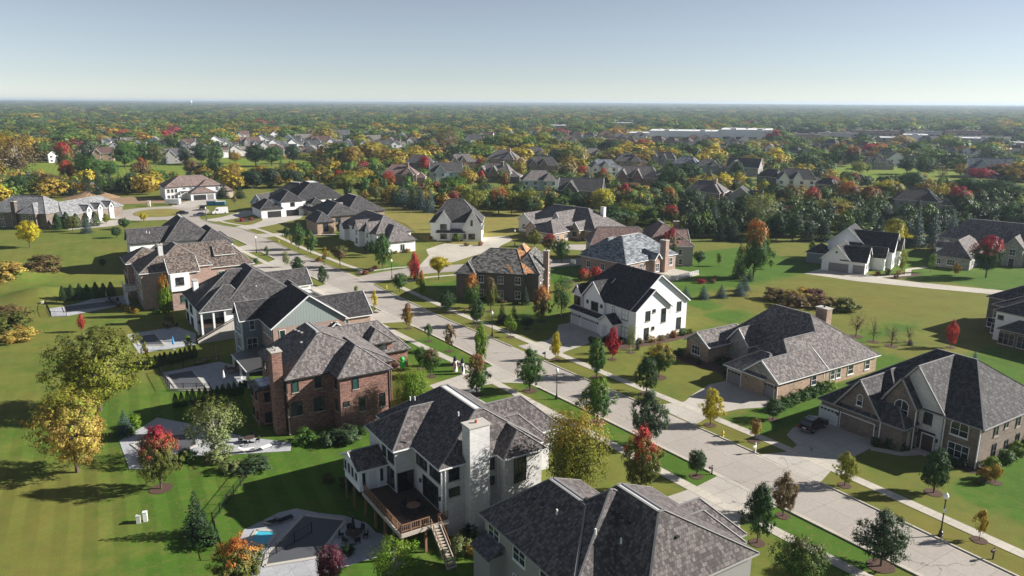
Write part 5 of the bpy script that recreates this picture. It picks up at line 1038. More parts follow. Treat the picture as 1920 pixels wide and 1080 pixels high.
# blue grey slate house
h = house('slate_house', 'rose brick house with weathered blue-grey slate roof and terrace at its side', [
    (-11.2, 5.2, -13.6, 8.2, 4.2, -3.4, -2.4, -6.4, 1.8, 9.6), (-14, -4, -10, 3, 4.1, -9, -8.4, -5, -2, 8.2), (gx(-2, 6.6, -3.6, -.6, 4.2, 5.8), {'gable': 'brick_rose'})], org=(35.6, 201), rot=-48, roof='slate_blue', wall='brick_rose', gut='trim_white'); f = HF(h)
for u in (-10.5, -7.2, 3.2, 5.6): f.win('x+', 4.78, u, 2.4, 1.3, 1.9, 2, 2)
f.win('x+', 6.2, -2.1, 2.0, 1.4, 2.0, 2, 2); f.chim(5.0, 6.8, .4, 1.8, 0, 8.8, 'brick_rose', pots=1)
for u in (-8, -3, 1.5): f.win('y-', -13.18, u, 2.2, 1.2, 1.6, 2, 2)
f.box('terrace', 5.4, 13.5, -5, 6.5, -.1, .35, 'pale_concrete'); r = MB(); rail(r, (13.3, -4.8), (13.3, 6.3), 'trim_white', .35, .9); rail(r, (6, -4.8), (13.3, -4.8), 'trim_white', .35, .9); r.build('balustrade', h)
# rose roof
h = house('hipped_house', 'grey walled house with rose-brown hipped roof behind the blue-grey slate roof', [
    (-1.5, 12.6, 0, 18, 5.6, 5.0, 5.6, 7.0, 13, 10.8), (-16, 3, 5, 16.5, 5.2, -13, -1.4, 10.4, 10.8, 9.4), (gx(8, 13.2, 7, 15.4, 5.2, 8.6), {})], org=(38.0, 205.6), rot=2, roof='tile_rose', wall='siding_gray', gut='trim_white'); f = HF(h)
for u, z in ((3, 3.9), (8.6, 3.9), (8.8, 1.2)): f.win('y-', .42, u, z, .9, 1.4, 1, 2)
for u in (2.5, 6, 12): f.win('x+', 12.18 if u < 7 else 12.78, u, 3.6, 1, 1.4, 1, 2)
f.chim(9.4, 10.8, 12, 13.2, 4, 10.6, 'brick_brown')
# big grey house in the centre distance
h = house('manor_house', 'sprawling grey roofed house with several small gables and orange brick end wall', [
    (-29, 3.2, -4.1, 13, 3.2, -21.5, -6.2, 4.2, 4.8, 9.2), (-14, -4.2, -16.8, -2, 3.2, -9.1, -9.1, -12.2, -4, 6.8), (gy(-20.5, -14.5, -12.6, 0, 3.2, 5.6), {}), (gy(-13.4, -8.4, -7.5, 6, 4.8, 8.6), {'wall': 'siding_cream'}), (gy(-5.8, -1.8, -6.5, 2, 3.4, 6.0), {}), (gy(-29.5, -23.5, -6, 4, 4.2, 6.6), {'wall': 'siding_cream'})],
    org=(27.6, 248.8), rot=-42, roof='cedar_gray', wall='brick_tan', gut='trim_white'); f = HF(h)
for u in (-1, 3.5, 8): f.win('x+', 2.78, u, 1.7, .9, 1.5, 1, 2)
for u in (-14, -10, -6): f.win('x+', -4.62, u, 1.6, 1.2, 1.5, 2, 2)
for u in (-26.5, -17.5, -3.8): f.win('y-', {-26.5: -5.58, -17.5: -12.18, -3.8: -6.08}[u], u, 1.9, 1.6, 1.6, 2, 2)
f.gd('y-', -16.38, -9.2, 1.1, 5.0, 2.1, 'door_white'); f.chim(-3.2, -1.8, 7, 8.2, 4, 9.6, 'stucco_white', pots=0)
# white farmhouse
h = house('white_house', 'pale grey farmhouse with two steep front gables and circular planted drive', [
    (-.4, 17.2, 1.6, 16, 5.8, 5.2, 10.6, 8.4, 9, 12.6), gy(1.7, 7.0, 0, 10, 5.9, 9.4), gy(10.4, 17.2, -.8, 10, 3.9, 9.6), ((2.0, 11.6, -1.4, 2.4, 2.9, 2.4, 11.2, 1.2, 2.2, 3.8), {'open': 1})], org=(-26.8, 243.4), rot=0, roof='slate_dark', wall='siding_white', gut='trim_white'); f = HF(h)
for u, z, a_, w_ in ((4.4, 4.6, .42, 2.0), (13.6, 1.6, -.38, 2.0), (13.6, 6.0, -.38, .6), (11.4, 1.7, -.38, .8), (4.4, 1.6, .42, 2.0)): f.win('y-', a_, u, z, w_, 1.7, 2 if w_ > 1 else 1, 2, fr='trim_dark')
f.door('y-', 2.02, 8.4, 0, 1.4, 2.3, 'wood_dark')
for u in (2.3, 6.9, 9.6): f.box('porch_post', u, u + .22, -1.1, -.9, 0, 2.75, 'trim_white')
for u in (3, 7, 11): f.win('x-', .42, u, 4.4, .9, 1.5, 1, 2, fr='trim_dark'); f.win('x-', .42, u, 1.4, .9, 1.5, 1, 2, fr='trim_dark')
# french style white house on the bend
h = house('grey_roof_house', 'cream house with steep grey roof and arched entry behind green street trees', [
    (-240, -211, 86, 98, 5.4, -233.5, -219, 92, 92.4, 9.6), (-222.5, -206.3, 87.6, 97.2, 3.4, -217.6, -211.2, 92.2, 92.8, 7.6), (gy(-226, -221, 84.2, 92, 5.2, 8.2), {}), (gy(-219.4, -214.6, 85.2, 92, 5.2, 8.4), {}), (gy(-240, -234.4, 84.4, 92, 4, 7), {})], roof='cedar_gray', wall='stucco_white', gut='trim_dark', cap='ridge'); f = HF(h)
f.win('x+', -206.72, 92.6, 1.5, 1.3, 1.9, 2, 1, gl='glass_teal')
for u, w_ in ((-223.5, 1.4), (-217, 1.4), (-211, 1.2)): f.win('y-', {-223.5: 84.62, -217: 85.62, -211: 88.02}[u], u, 1.7, w_, 1.8, 2, 2); 
for u in (-223.5, -217): f.win('y-', {-223.5: 84.62, -217: 85.62}[u], u, 4.3, 1.1, 1.4, 2, 2)
f.door('y-', 86.42, -229, 0, 1.2, 2.2)
h = house('brown_brick_house', 'brown brick house with dark roofs between the white modern house and cream house', [
    hip(-262, -249.4, 80.4, 87, 4.2, 7.2), hip(-277, -254, 85.5, 99, 5.2, 9.0), (-281, -257.2, 94, 109, 5.5, -274, -264.6, 101, 101.8, 10.4), (hip(-256, -250.6, 95, 98.6, 3.2, 4.6), {})], roof='slate_dark', wall='brick_tan', gut='trim_dark'); f = HF(h)
f.win('x+', -249.82, 83.8, 2.2, 1.6, 2.6, 2, 2, fr='trim_dark'); 
for u in (90, 96): f.win('x+', -254.42, u, 3.8, 1.8, 1.5, 2, 2, fr='trim_dark'); f.win('x+', -254.42, u, 1.3, 1.4, 1.5, 2, 2, fr='trim_dark')
f.win('x+', -257.62, 104.5, 3.9, 1.4, 1.4, 2, 2, fr='trim_dark'); f.chim(-262.4, -261.2, 93.2, 94.2, 5, 8.6, 'brick_tan')
h = house('modern_white_house', 'crisp white two storey house with black garage doors and near-black roofs', [
    hip(-311, -296.6, 74, 83, 3.4, 6.6), (hip(-313, -297.0, 82, 91.4, 6.0, 9.4), {}), (-320, -299, 88, 109, 6.0, -313, -305.6, 97, 100.5, 11.8), (hip(-301, -293.6, 93, 99, 4.6, 6.6), {}), ((-301, -296.4, 88.6, 93.4, 3.0, -299.6, -298, 90.6, 91.2, 4.2), {'open': 1})], roof='slate_new', wall='stucco_white', gut='trim_dark', cap='ridge'); f = HF(h)
f.gd('x+', -297.02, 79.4, 1.2, 5.0, 2.3, 'door_dark', False, 'trim_dark'); f.gd('x+', -297.42, 86.8, 1.2, 5.0, 2.3, 'door_dark', False, 'trim_dark'); f.win('x+', -297.42, 86.8, 4.5, 1.6, 1.4, 2, 2, fr='trim_dark')
f.win('x+', -294.02, 96.2, 2.2, .9, 3.0, 1, 2, fr='trim_dark'); f.win('y-', 93.42, -296.5, 2.2, 1.6, 2.6, 2, 2, fr='trim_dark')
for u in (101.5, 104, 107): f.win('x+', -299.42, u, 4.6, .9, 1.5, 1, 2, fr='trim_dark')
f.win('x+', -299.42, 93.5, 4.7, 1.2, 1.3, 2, 2, fr='trim_dark'); f.box('porch_post', -297, -296.7, 89, 89.3, 0, 2.9, 'trim_white')
h = house('gabled_house', 'grey stone house with pointed garage gable just right of the white van', [
    (gy(0, 7, -.4, 9, 3.3, 7.0), {'gable': 'siding_lightblue'}), (3, 22, 6, 22, 5.6, 10, 15, 13, 15, 11.2), (gx(10, 23, 5, 12, 5.4, 8.4), {'wall': 'siding_cream'}), (gy(7, 11, 1.6, 9, 3, 5.2), {})], org=(-107.7, 310.5), rot=-25, roof='slate_dark', wall='stone_gray', gut='trim_white'); f = HF(h)
f.gd('y-', .02, 2.3, 1.15, 2.2, 2.3, 'door_lightblue', False); f.gd('y-', .02, 4.9, 1.15, 2.2, 2.3, 'door_lightblue', False); f.win('y-', .02, 3.5, 4.4, 1, 1.1, 2, 1)
for u in (8, 11): f.win('x+', 22.58, u, 4., 1.2, 1.4, 2, 2)
h = house('tile_roof_house', 'cream two storey house with pinkish tiled hip roofs on the building site', [
    (-390, -374, 51.5, 76.5, 5.9, -382.4, -381.6, 59, 70, 10.0), (hip(-380, -372.4, 51.2, 58, 5.9, 7.8), {}), (hip(-380, -371.8, 66, 76.8, 5.9, 8.4), {}), (hip(-375.6, -367, 61, 72.4, 3.3, 5.4), {}), ((hip(-386, -370, 75, 81, 3.4, 5.6)), {'wall': 'stucco_beige'})], roof='tile_pink', wall='stucco_white', gut='trim_dark', cap='trim_dark'); f = HF(h)
f.gd('x+', -367.42, 65.2, 1.2, 5.4, 2.4, 'door_dark', False); f.gd('x+', -367.42, 69.8, 1.2, 2.9, 2.4, 'door_gray', False)
for u in (53, 54.6, 56.2): f.win('x+', -372.82, u, 4.2, 1.1, 1.6, 1, 2); f.win('x+', -372.82, u, 1.5, 1.1, 1.6, 1, 2)
for u in (60, 63): f.win('x+', -374.42, u, 4.9, 1.2, .6, 2, 1)
f.win('x+', -372.22, 74, 4.4, 1.1, 1.5, 2, 2); f.win('x+', -372.22, 74.5, 1.6, 1.1, 1.5, 2, 2)
m = MB(); m.box(-375 - f.x, -371.5 - f.x, 57.6 - f.y, 61 - f.y, 3.6, 3.8, 'trim_dark'); pc = m.build('porch_roof', h)
for t_ in (57.9, 60.7): q = MB(); q.box(-371.9 - f.x, -371.6 - f.x, t_ - f.y - .15, t_ - f.y + .15, 0, 3.6, 'trim_white'); q.build('porch_post', pc)
h = house('brick_house', 'wide brown brick house with pale slate roof and dormers at the left edge', [
    (-24, .6, 0, 14, 5.5, -18, -5.5, 6.8, 7.4, 10.6), (hip(-9.5, -2.4, -1.4, 8, 5.5, 8.8), {}), (-9, 4.0, 4, 36, 4.0, -2.6, -2.4, 10, 31, 8.2), (gx(0, 4.6, 15, 18, 5, 6.6), {'wall': 'stucco_white'}), (gx(0, 4.6, 21, 24, 5, 6.6), {'wall': 'stucco_white'}), (gx(0, 4.6, 27, 30, 5, 6.6), {'wall': 'stucco_white'})], org=(-163.1, 262.3), rot=-10, roof='slate_pale', wall='brick_brown', gut='trim_gray', cap='trim_gray'); f = HF(h)
for u in (-21, -17.5, -13, -7.5, -4.8): f.win('y-', .42 if u < -9 or u > -2 else -.98, u, 4, 1.3, 1.7, 2, 2); f.win('y-', .42 if u < -9 or u > -2 else -.98, u, 1.3, 1.3, 1.7, 2, 2)
for u in (7, 11): f.win('x+', 3.58, u, 2.4, 1, 1.5, 2, 2)
for u in (16.5, 22.5, 28.5): f.win('x+', 4.18, u, 4.5, 1.2, 1.1, 2, 2)
f.chim(-12.6, -11, -.6, .6, 0, 9.4, 'brick_dark')
h = house('white_gabled_house', 'white house with grey garage doors, black roofs and a row of pointed side gables', [
    (gy(-.6, 7.2, -.4, 10, 3.2, 7.2), {}), (gx(4.4, 11.2, -.3, 8.6, 3.2, 6.8), {}), (gy(-2, 8.6, 12.5, 23, 5.5, 10.2), {}), (gx(4, 16, 11, 22, 4.8, 9.4), {}), (gx(8, 14.6, 8.2, 11.4, 3.4, 6.2), {}), (gx(9, 17, 17.6, 22.4, 4.2, 7.6), {'wall': 'stucco_white'}), (hip(-6.5, -.5, 8, 17, 3, 5), {'wall': 'siding_bluegray'})],
    org=(84.5, 202.2), rot=-34, roof='slate_new', wall='siding_white', gut='trim_white', cap='ridge_dark'); f = HF(h)
f.gd('y-', .02, 4.2, 1.2, 5.0, 2.3, 'door_gray', False); f.gd('y-', .12, 9.2, 1.2, 2.8, 2.3, 'door_gray', False)
for u in (2.5, 5.2): f.win('x+', 10.78, u, 1.7, 1.3, 1.4, 2, 2)
for u in (13, 16): f.win('x+', 15.58, u, 1.8, 1.1, 1.7, 2, 2)
f.win('x+', 16.58, 20, 2.2, 1.2, 1.7, 2, 2); f.win('x+', 14.18, 9.8, 1.7, 1.1, 1.5, 2, 2); f.win('y-', 12.92, 1.5, 4.3, 1.4, 1.4, 2, 2)
m = MB(); m.tube((3.4, .02, 5.3), (3.4, -.08, 5.3), .42, .42, 'trim_white', 16); m.tube((3.4, .0, 5.3), (3.4, -.1, 5.3), .28, .28, 'glass_dark', 16); m.build('round_window', h)
h = house('manor_house', 'stone-grey house with broad hipped roof behind the large red and green maple', [
    (-12, 16, 16.5, 31, 5.6, -5.2, 9, 23.4, 24, 10.8), (-8.4, 1.6, -2.5, 20, 3.2, -3.4, -3.4, 3, 15, 7.2), (gy(5.4, 11, 12.4, 20, 5, 8.2), {}), (gx(-9.2, -4, 3, 7.4, 4.6, 6), {'wall': 'siding_white'})], org=(125.3, 204.6), rot=-43, roof='cedar_gray', wall='stone_gray', gut='trim_gray'); f = HF(h)
for u in (-9.5, 3.5, 13.5): f.win('y-', 16.92, u, 4, 1.5, 1.5, 2, 2); f.win('y-', 16.92, u, 1.4, 1.5, 1.6, 2, 2)
f.win('y-', 12.82, 8.2, 3.9, 1.4, 1.6, 2, 2); f.door('y-', 12.82, 8.2, 0, 1.3, 2.2); f.win('y-', -2.08, -3.4, 1.6, 1.8, 1.4, 3, 2); f.win('y-', -2.08, -6.4, 1.6, 1.0, 1.4, 2, 2)
for u in (1, 9, 13): f.win('x+', 1.18, u, 1.6, 1.1, 1.4, 2, 2)
h = house('rear_house', 'dark brick house cut by the right edge, with big rear windows and patio', [
    hip(-73.4, -52, 160, 176, 6.6, 11.2), (hip(-70.3, -52, 156, 170, 6.2, 9.8), {}), (hip(-68.6, -50, 153.2, 166, 5.8, 9.4), {'wall': 'stucco_white'}), ((-66.3, -50, 150.5, 158, 3.2, -64, -52, 153.6, 157, 4.8), {})], roof='slate_dark', wall='brick_dark', gut='trim_tan'); f = HF(h)
for u in (-64.6, -61.4, -58.2): f.win('y-', 150.92, u, 1.5, 2.6, 2.2, 3, 2, fr='trim_tan')
f.win('y-', 153.62, -67.3, 4.6, .9, .7, 1, 1, fr='trim_dark'); f.win('y-', 156.42, -69.4, 4.4, 1.0, 1.6, 1, 2); f.win('y-', 156.42, -69.4, 1.4, 1.0, 1.8, 1, 2); f.win('y-', 160.42, -72, 1.4, 1.2, 1.8, 1, 2)
# ------------------------------------------------------------------ the streets beyond: simpler houses, each its own thing
def small_house(x, y, w, d, ze, zr, kind, rm, wm, ang, lab, chim=False, gable=None, fr='trim_white', name='suburban_house'):
    W2, D2 = w/2, d/2; ws = []
    if kind == 'hip': ws = [hip(-W2, W2, 0, d, ze, zr), (hip(W2*.15, W2*.85, -2.4, d*.6, ze, ze + (zr - ze)*.72), {}), (hip(W2 - 1, W2 + 4.5, 2, d - 3, ze*.7, ze*.7 + 2.4), {})]
    elif kind == 'gabx': ws = [gx(-W2, W2, 0, d, ze, zr), (gy(-W2*.75, -W2*.05, -2.2, d*.6, ze, ze + (zr - ze)*.8), {})]
    elif kind == 'gaby': ws = [gy(-W2, W2*.35, 0, d, ze, zr), (gx(0, W2, 1.6, d*.75, ze*.8, ze*.8 + (zr - ze)*.75), {}), (gx(W2*.2, W2*1.05, d*.2, d*.55, ze, ze + 2.2), {})]
    elif kind == 'multi': ws = [hip(-W2, W2, 0, d, ze, zr, l=4, r=4), (gy(-W2*.9, -W2*.35, -2, d*.6, ze, ze + (zr - ze)*.7), {}), (gy(-W2*.2, W2*.3, -1.4, d*.6, ze, ze + (zr - ze)*.75), {}), (hip(W2*.5, W2 + 5, 1, d - 2, ze*.65, ze*.65 + 2.8), {})]
    h = house(name, lab, ws, org=(x, y), rot=ang, roof=rm, wall=wm, gable=gable, gut=fr); del h['sx']; del h['sy']
    zs = (1.5, ze - 1.5) if ze > 4.4 else (1.6,)
    y0 = .42; n = max(2, int(w/4.5))
    for z in zs:
        for i in range(n):
            u = -W2 + w*(i + .5)/n
            at = y0
            for wg in ws[1:]:
                wg_ = wg[0]
                if wg_[0] - .5 < u < wg_[1] + .5 and wg_[2] < 0: at = wg_[2] + .42
            if kind == 'gaby' and u > W2*.35 - 1: continue
            window(h, 'y-', at, u, z, 1.5, 1.4, 2, 2, fr=fr, detail=False)
        for i in range(2):
            r_ = W2 if kind != 'gaby' else W2*1.05
            if kind in ('hip', 'multi'): window(h, 'x+', W2 - .42, 1.6 if i else d - 1.6, z, 1.1, 1.4, 1, 2, fr=fr, detail=False)
            else: window(h, 'x+', W2 - .42, d*(.35 + .3*i), z, 1.1, 1.4, 1, 2, fr=fr, detail=False)
    if chim: chimney(h, W2*.35, W2*.35 + 1.5, -.7 if chim == 2 else d*.3, .6 if chim == 2 else d*.3 + 1.3, 0, zr + .8, chim if isinstance(chim, str) else wm if 'brick' in wm else 'brick_tan', pots=1)
    return h
for a in SMALL: small_house(*a)

# ------------------------------------------------------------------ ground
def inpoly(P, poly):
    x, y = P[:, 0], P[:, 1]; r = np.zeros(len(P), bool); n = len(poly)
    for i in range(n):
        x0, y0 = poly[i]; x1, y1 = poly[(i + 1) % n]
        c = ((y0 > y) != (y1 > y)) & (x < (x1 - x0)*(y - y0)/((y1 - y0) if y1 != y0 else 1e-9) + x0); r ^= c
    return r
def axis(lo, hi, a, b, step):
    v = list(np.arange(a, b + .01, step)); d = step
    while v[-1] < hi: d *= 1.13; v.append(v[-1] + d)
    d = step
    while v[0] > lo: d *= 1.13; v.insert(0, v[0] - d)
    return np.array(v)
HN = [(RNG.uniform(.0002, .0009), RNG.uniform(0, 6.28), RNG.uniform(-1, 1), RNG.uniform(0, 6.28)) for _ in range(9)]
def farz(x, y):
    r = np.hypot(x, y); h = 0
    for f_, p_, q_, o_ in HN: h = h + np.sin(x*f_*np.cos(p_) + y*f_*np.sin(p_) + o_)
    return np.clip((r - 3500)/9000., 0, 1)*(24 + 2.6*h)
gxs = axis(-26000, 26000, -150, 190, 1.25); gys = axis(-300, 30000, 30, 330, 1.25)
XX, YY = np.meshgrid(gxs, gys, indexing='xy'); nx_, ny_ = len(gxs), len(gys)
S_, T_ = inv(XX, YY); ZZ = ground(XX, YY) + farz(XX, YY)
for (ms, mt, mr, mh) in ((-236, -6, 6, 2.4), (-214, -1, 7, 2.3)): ZZ += mh*np.exp(-(((S_ - ms)/mr)**2 + ((T_ - mt)/mr)**2))
lush = np.full(XX.shape, .42)
def zone(s0, s1, t0, t1, v, e=1.2):
    global lush
    m = sm((S_ - s0)/e + .5)*sm((s1 - S_)/e + .5)*sm((T_ - t0)/e + .5)*sm((t1 - T_)/e + .5); lush = lush*(1 - m) + v*m
zone(-400, 0, -200, 47, .50, 20); zone(-140, 10, -6, 36, .80, 22); zone(-260, -140, -60, 20, .36, 20); zone(-110, 5, -60, 4, .40, 14); zone(-260, -140, -20, 14, .5, 10)
zone(-100, -84, 20, 58, .95, 1.5); zone(-84, -15, 14, 28, .9, 6); zone(-112, -15, 61.5, 70, .86); zone(-36, -15, 61.5, 68, .5); zone(-140, -112, 55, 66, .45); zone(-126, -104, 52, 62, .85)
zone(-104.5, -15, 72.6, 79, .32); zone(-145, -104, 72, 78, .36); zone(-90, -60, 79.4, 90, .45); zone(-69, -62, 79.8, 112, .88); zone(-48, -41, 81, 92, .5); zone(-41, 40, 81, 125, .93, 2.5); zone(-50, -30, 81, 86, .5, 2)
zone(-110, -80, 118, 150, .88, 2.5); zone(-66, -30, 122, 152, .92, 3); zone(-84, -60, 116, 128, .8, 3); zone(-103, -92, 84, 118, .5); zone(-103, -86, 104, 134, .62, 3)
zone(-160, -112, 122, 186, .97, 2); zone(-124, -84, 128, 188, .30, 9); zone(-80, -60, 150, 190, .2, 8); zone(-140, -100, 190, 230, .8, 3); zone(-110, -80, 196, 232, .8, 3)
zone(-202, -186, 70, 84, 1.0, 1); zone(-186, -181, 70, 96, .4, 1); zone(-172, -142, 74, 84, .5, 2); zone(-165, -140, 80, 90, .85, 2); zone(-140, -118, 80, 110, .55, 3); zone(-166, -150, 108, 150, .9, 2)
zone(-330, -205, 110, 190, .12, 12); zone(-250, -240, 84, 92, .9, 1); zone(-300, -190, 62, 82, .34, 3)
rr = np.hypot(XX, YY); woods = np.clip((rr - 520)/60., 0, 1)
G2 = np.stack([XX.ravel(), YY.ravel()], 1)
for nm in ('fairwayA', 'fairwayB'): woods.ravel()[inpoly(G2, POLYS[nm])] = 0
me = bpy.data.meshes.new('ground'); V = np.stack([XX.ravel(), YY.ravel(), ZZ.ravel()], 1).astype(np.float32)
i = np.arange(nx_*ny_).reshape(ny_, nx_); Fq = np.stack([i[:-1, :-1].ravel(), i[:-1, 1:].ravel(), i[1:, 1:].ravel(), i[1:, :-1].ravel()], 1)
def np_mesh(me, V, Fq, n=4):
    me.vertices.add(len(V)); me.vertices.foreach_set('co', V.astype(np.float32).ravel()); me.loops.add(Fq.size); me.loops.foreach_set('vertex_index', Fq.astype(np.int32).ravel())
    me.polygons.add(len(Fq)); me.polygons.foreach_set('loop_start', np.arange(0, Fq.size, n, dtype=np.int32)); me.polygons.foreach_set('loop_total', np.full(len(Fq), n, dtype=np.int32)); me.update(calc_edges=True); me.validate()
np_mesh(me, V, Fq); me.materials.append(MATS['lawn'])
mow = .15 + .85*sm((44 - T_)/10)*sm((S_ + 150)/30)
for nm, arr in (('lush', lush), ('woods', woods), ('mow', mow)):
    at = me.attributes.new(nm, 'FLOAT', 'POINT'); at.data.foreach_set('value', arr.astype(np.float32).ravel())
me.polygons.foreach_set('use_smooth', [True]*len(Fq)); o = bpy.data.objects.new('ground', me); C.objects.link(o); struct(o)
from mathutils.geometry import tessellate_polygon
def sheet(name, pts, z, mat, conform=False):
    tri = tessellate_polygon([[Vector((x, y, 0)) for x, y in pts]]); m = MB()
    for a, b, c in tri:
        A, B, D = pts[a], pts[b], pts[c]
        if (B[0] - A[0])*(D[1] - A[1]) - (B[1] - A[1])*(D[0] - A[0]) < 0: B, D = D, B
        m.face([(A[0], A[1], z), (B[0], B[1], z), (D[0], D[1], z)], mat)
    o = m.build(name); return struct(o)
def stpts(p): return [ST(*q) for q in p]
def catmull(p, k=5):
    out = []
    for i in range(len(p) - 1):
        a, b, c, d = p[max(0, i - 1)], p[i], p[i + 1], p[min(len(p) - 1, i + 2)]
        for j in range(k):
            u = j/k; out.append(tuple(.5*((2*b[n]) + (-a[n] + c[n])*u + (2*a[n] - 5*b[n] + 4*c[n] - d[n])*u*u + (-a[n] + 3*b[n] - 3*c[n] + d[n])*u**3) for n in (0, 1)))
    out.append(p[-1]); return out
LE = catmull([(12, 70.5), (-15, 68.6), (-33, 67.6), (-50, 66.8), (-73, 65.7), (-88, 64.8), (-104, 63.7), (-124, 62.8), (-144, 61.4), (-157, 60.7), (-180, 59.3), (-207, 57.6), (-228, 56.5), (-256, 55), (-278, 51.7), (-298, 47.5), (-312, 42)])
RE = catmull([(12, 73.6), (-15, 75.2), (-28, 75.4), (-60, 75.1), (-92, 73.0), (-111, 71.9), (-124, 71.0), (-137, 69.9), (-155, 69.3), (-171, 68.9), (-188, 68.2), (-200, 66.8), (-224, 64.9), (-243, 64.2), (-262, 63.2), (-278, 60.6), (-293, 55.6), (-308, 54), (-318, 56)])
def strip(name, A, B, z, mat):
    m = MB(); n = min(len(A), len(B))
    for i in range(n - 1):
        q = [(*ST(*A[i]), z), (*ST(*B[i]), z), (*ST(*B[i + 1]), z), (*ST(*A[i + 1]), z)]
        a = Vector(q[1]) - Vector(q[0]); b = Vector(q[2]) - Vector(q[0])
        if a.cross(b).z < 0: q = q[::-1]
        m.face(q, mat)
    return m
def resample(p, n):
    d = [0]
    for a, b in zip(p, p[1:]): d.append(d[-1] + math.hypot(b[0] - a[0], b[1] - a[1]))
    out = []
    for k in range(n + 1):
        L = d[-1]*k/n; i = max(0, min(len(p) - 2, next((j for j in range(len(d) - 1) if d[j + 1] >= L), len(p) - 2))); u = (L - d[i])/max(1e-9, d[i + 1] - d[i]); out.append((p[i][0]*(1 - u) + p[i + 1][0]*u, p[i][1]*(1 - u) + p[i + 1][1]*u))
    return out
def offs(p, o):
    out = []
    for i in range(len(p)):
        a, b = p[max(0, i - 1)], p[min(len(p) - 1, i + 1)]; dx, dy = b[0] - a[0], b[1] - a[1]; L = math.hypot(dx, dy); out.append((p[i][0] - dy/L*o, p[i][1] + dx/L*o))
    return out
def ribbon(name, p, w, z, mat): m = strip(name, offs(p, w/2), offs(p, -w/2), z, mat); return struct(m.build(name))
A_, B_ = resample(LE, 110), resample(RE, 110); m = strip('road', A_, B_, .02, 'road'); struct(m.build('road'))
ribbon('road', catmull([(-176, 66), (-180, 76), (-180.5, 88), (-176, 104), (-170, 118), (-168, 140), (-170, 165)]), 8.6, .026, 'road')
for cs, ct, r_ in ((-332, 43, 20.5),): sheet('road', [ST(cs + r_*math.cos(a), ct + r_*.92*math.sin(a)) for a in np.linspace(0, 6.283, 49)[:-1]], .032, 'road')
sheet('grass_island', [ST(-332.5 + 12.5*math.cos(a), 43.2 + 9.6*math.sin(a)) for a in np.linspace(0, 6.283, 37)[:-1]], .10, 'lawn_golden')
DW = {'r1': [(-61.2, 91.7), (-61.7, 86), (-60.6, 83.2), (-57.8, 81.8), (-57.2, 79), (-58.6, 75.1), (-49.6, 75.2), (-50.8, 79), (-51.6, 84), (-52.0, 88.6), (-52.3, 91.7)],
 'r2': [(-79.5, 92.3), (-79.7, 88.5), (-78, 83), (-76.6, 80), (-78, 74.9), (-69.6, 75.0), (-70.9, 80), (-70.2, 85), (-68.7, 88.5), (-69.4, 92.3)],
 'w1': [(-119.9, 91), (-119.8, 87.5), (-116, 84.5), (-112.5, 80), (-112.6, 73.1), (-103.2, 73.7), (-105.4, 79), (-106.8, 85), (-109.4, 91)],
 'l1': [(-57, 54.5), (-56.8, 62), (-57.4, 66.6), (-48.6, 67.1), (-49.7, 61.5), (-45.5, 57), (-42.5, 54.5)],
 'l2': [(-103, 50), (-104.4, 56), (-105.6, 64), (-95.0, 64.7), (-98.1, 60.4), (-98.6, 57), (-94, 54), (-81.8, 54.6), (-81.8, 51), (-92, 50)],
 'l4': [(-147, 54.4), (-146, 57), (-151, 61.2), (-138, 61.9), (-139.6, 57.5), (-136.8, 54.4)], 'l5': [(-178, 52), (-177, 56), (-179, 59.7), (-166, 60.8), (-167, 55), (-168, 52)],
 'l6': [(-209, 46), (-212, 53.5), (-216, 57.4), (-198, 58.6), (-200, 52), (-195, 46)], 'l7': [(-236, 48), (-240, 52), (-243, 55.9), (-229, 56.9), (-231, 51), (-228, 47)],
 'c5': [(-220.5, 123), (-212, 108), (-207, 100.5), (-198, 97), (-186, 88), (-183.6, 92.5), (-186, 99), (-191, 108), (-195, 118), (-201, 124), (-207, 132), (-219, 137)],
 'b3': [(-297.2, 74.8), (-297.5, 91), (-289, 87), (-279, 74), (-272, 63.0), (-281, 60.6), (-284, 68), (-291, 73)], 'b2': [(-262, 62.9), (-253, 63.6), (-255, 71), (-249.4, 79), (-246.5, 86.5), (-252, 86), (-258, 74)],
 'b4': [(-322, 74), (-317, 82), (-304, 70), (-297, 57.5), (-304, 54), (-308, 62)], 'b5': [(-367.3, 60.4), (-367.3, 72.5), (-355, 70), (-346, 62), (-342, 56), (-350, 50), (-358, 53)], 'lb': [(-303, 10), (-305, 24), (-313, 30), (-321, 26), (-318, 17), (-312, 9)],
 'r3': [(-126, 180.5), (-124.6, 171.8), (-112, 175.6), (-100, 182.6), (-88, 190.2), (-66, 205), (-69, 209), (-91, 195), (-103, 188), (-110, 185), (-114.8, 185.2)]}
sheet('driveway', stpts(DW['c5'] if 0 else [(-194.5, 137), (-186, 152), (-178, 160), (-172.5, 158), (-182, 140), (-190, 134)]), .034, 'drive_concrete')
for n_, p_ in DW.items(): sheet('driveway', stpts(p_), .034, 'pale_concrete' if n_ in ('r3', 'c5') else 'drive_concrete')
def clip_s(p, a, b): return [q for q in p if a <= q[0] <= b]
ribbon('sidewalk', offs(clip_s(RE, -168, 13), -4.6), 1.5, .044, 'pale_concrete'); ribbon('sidewalk', offs(clip_s(RE, -300, -186), -4.4), 1.5, .044, 'pale_concrete')
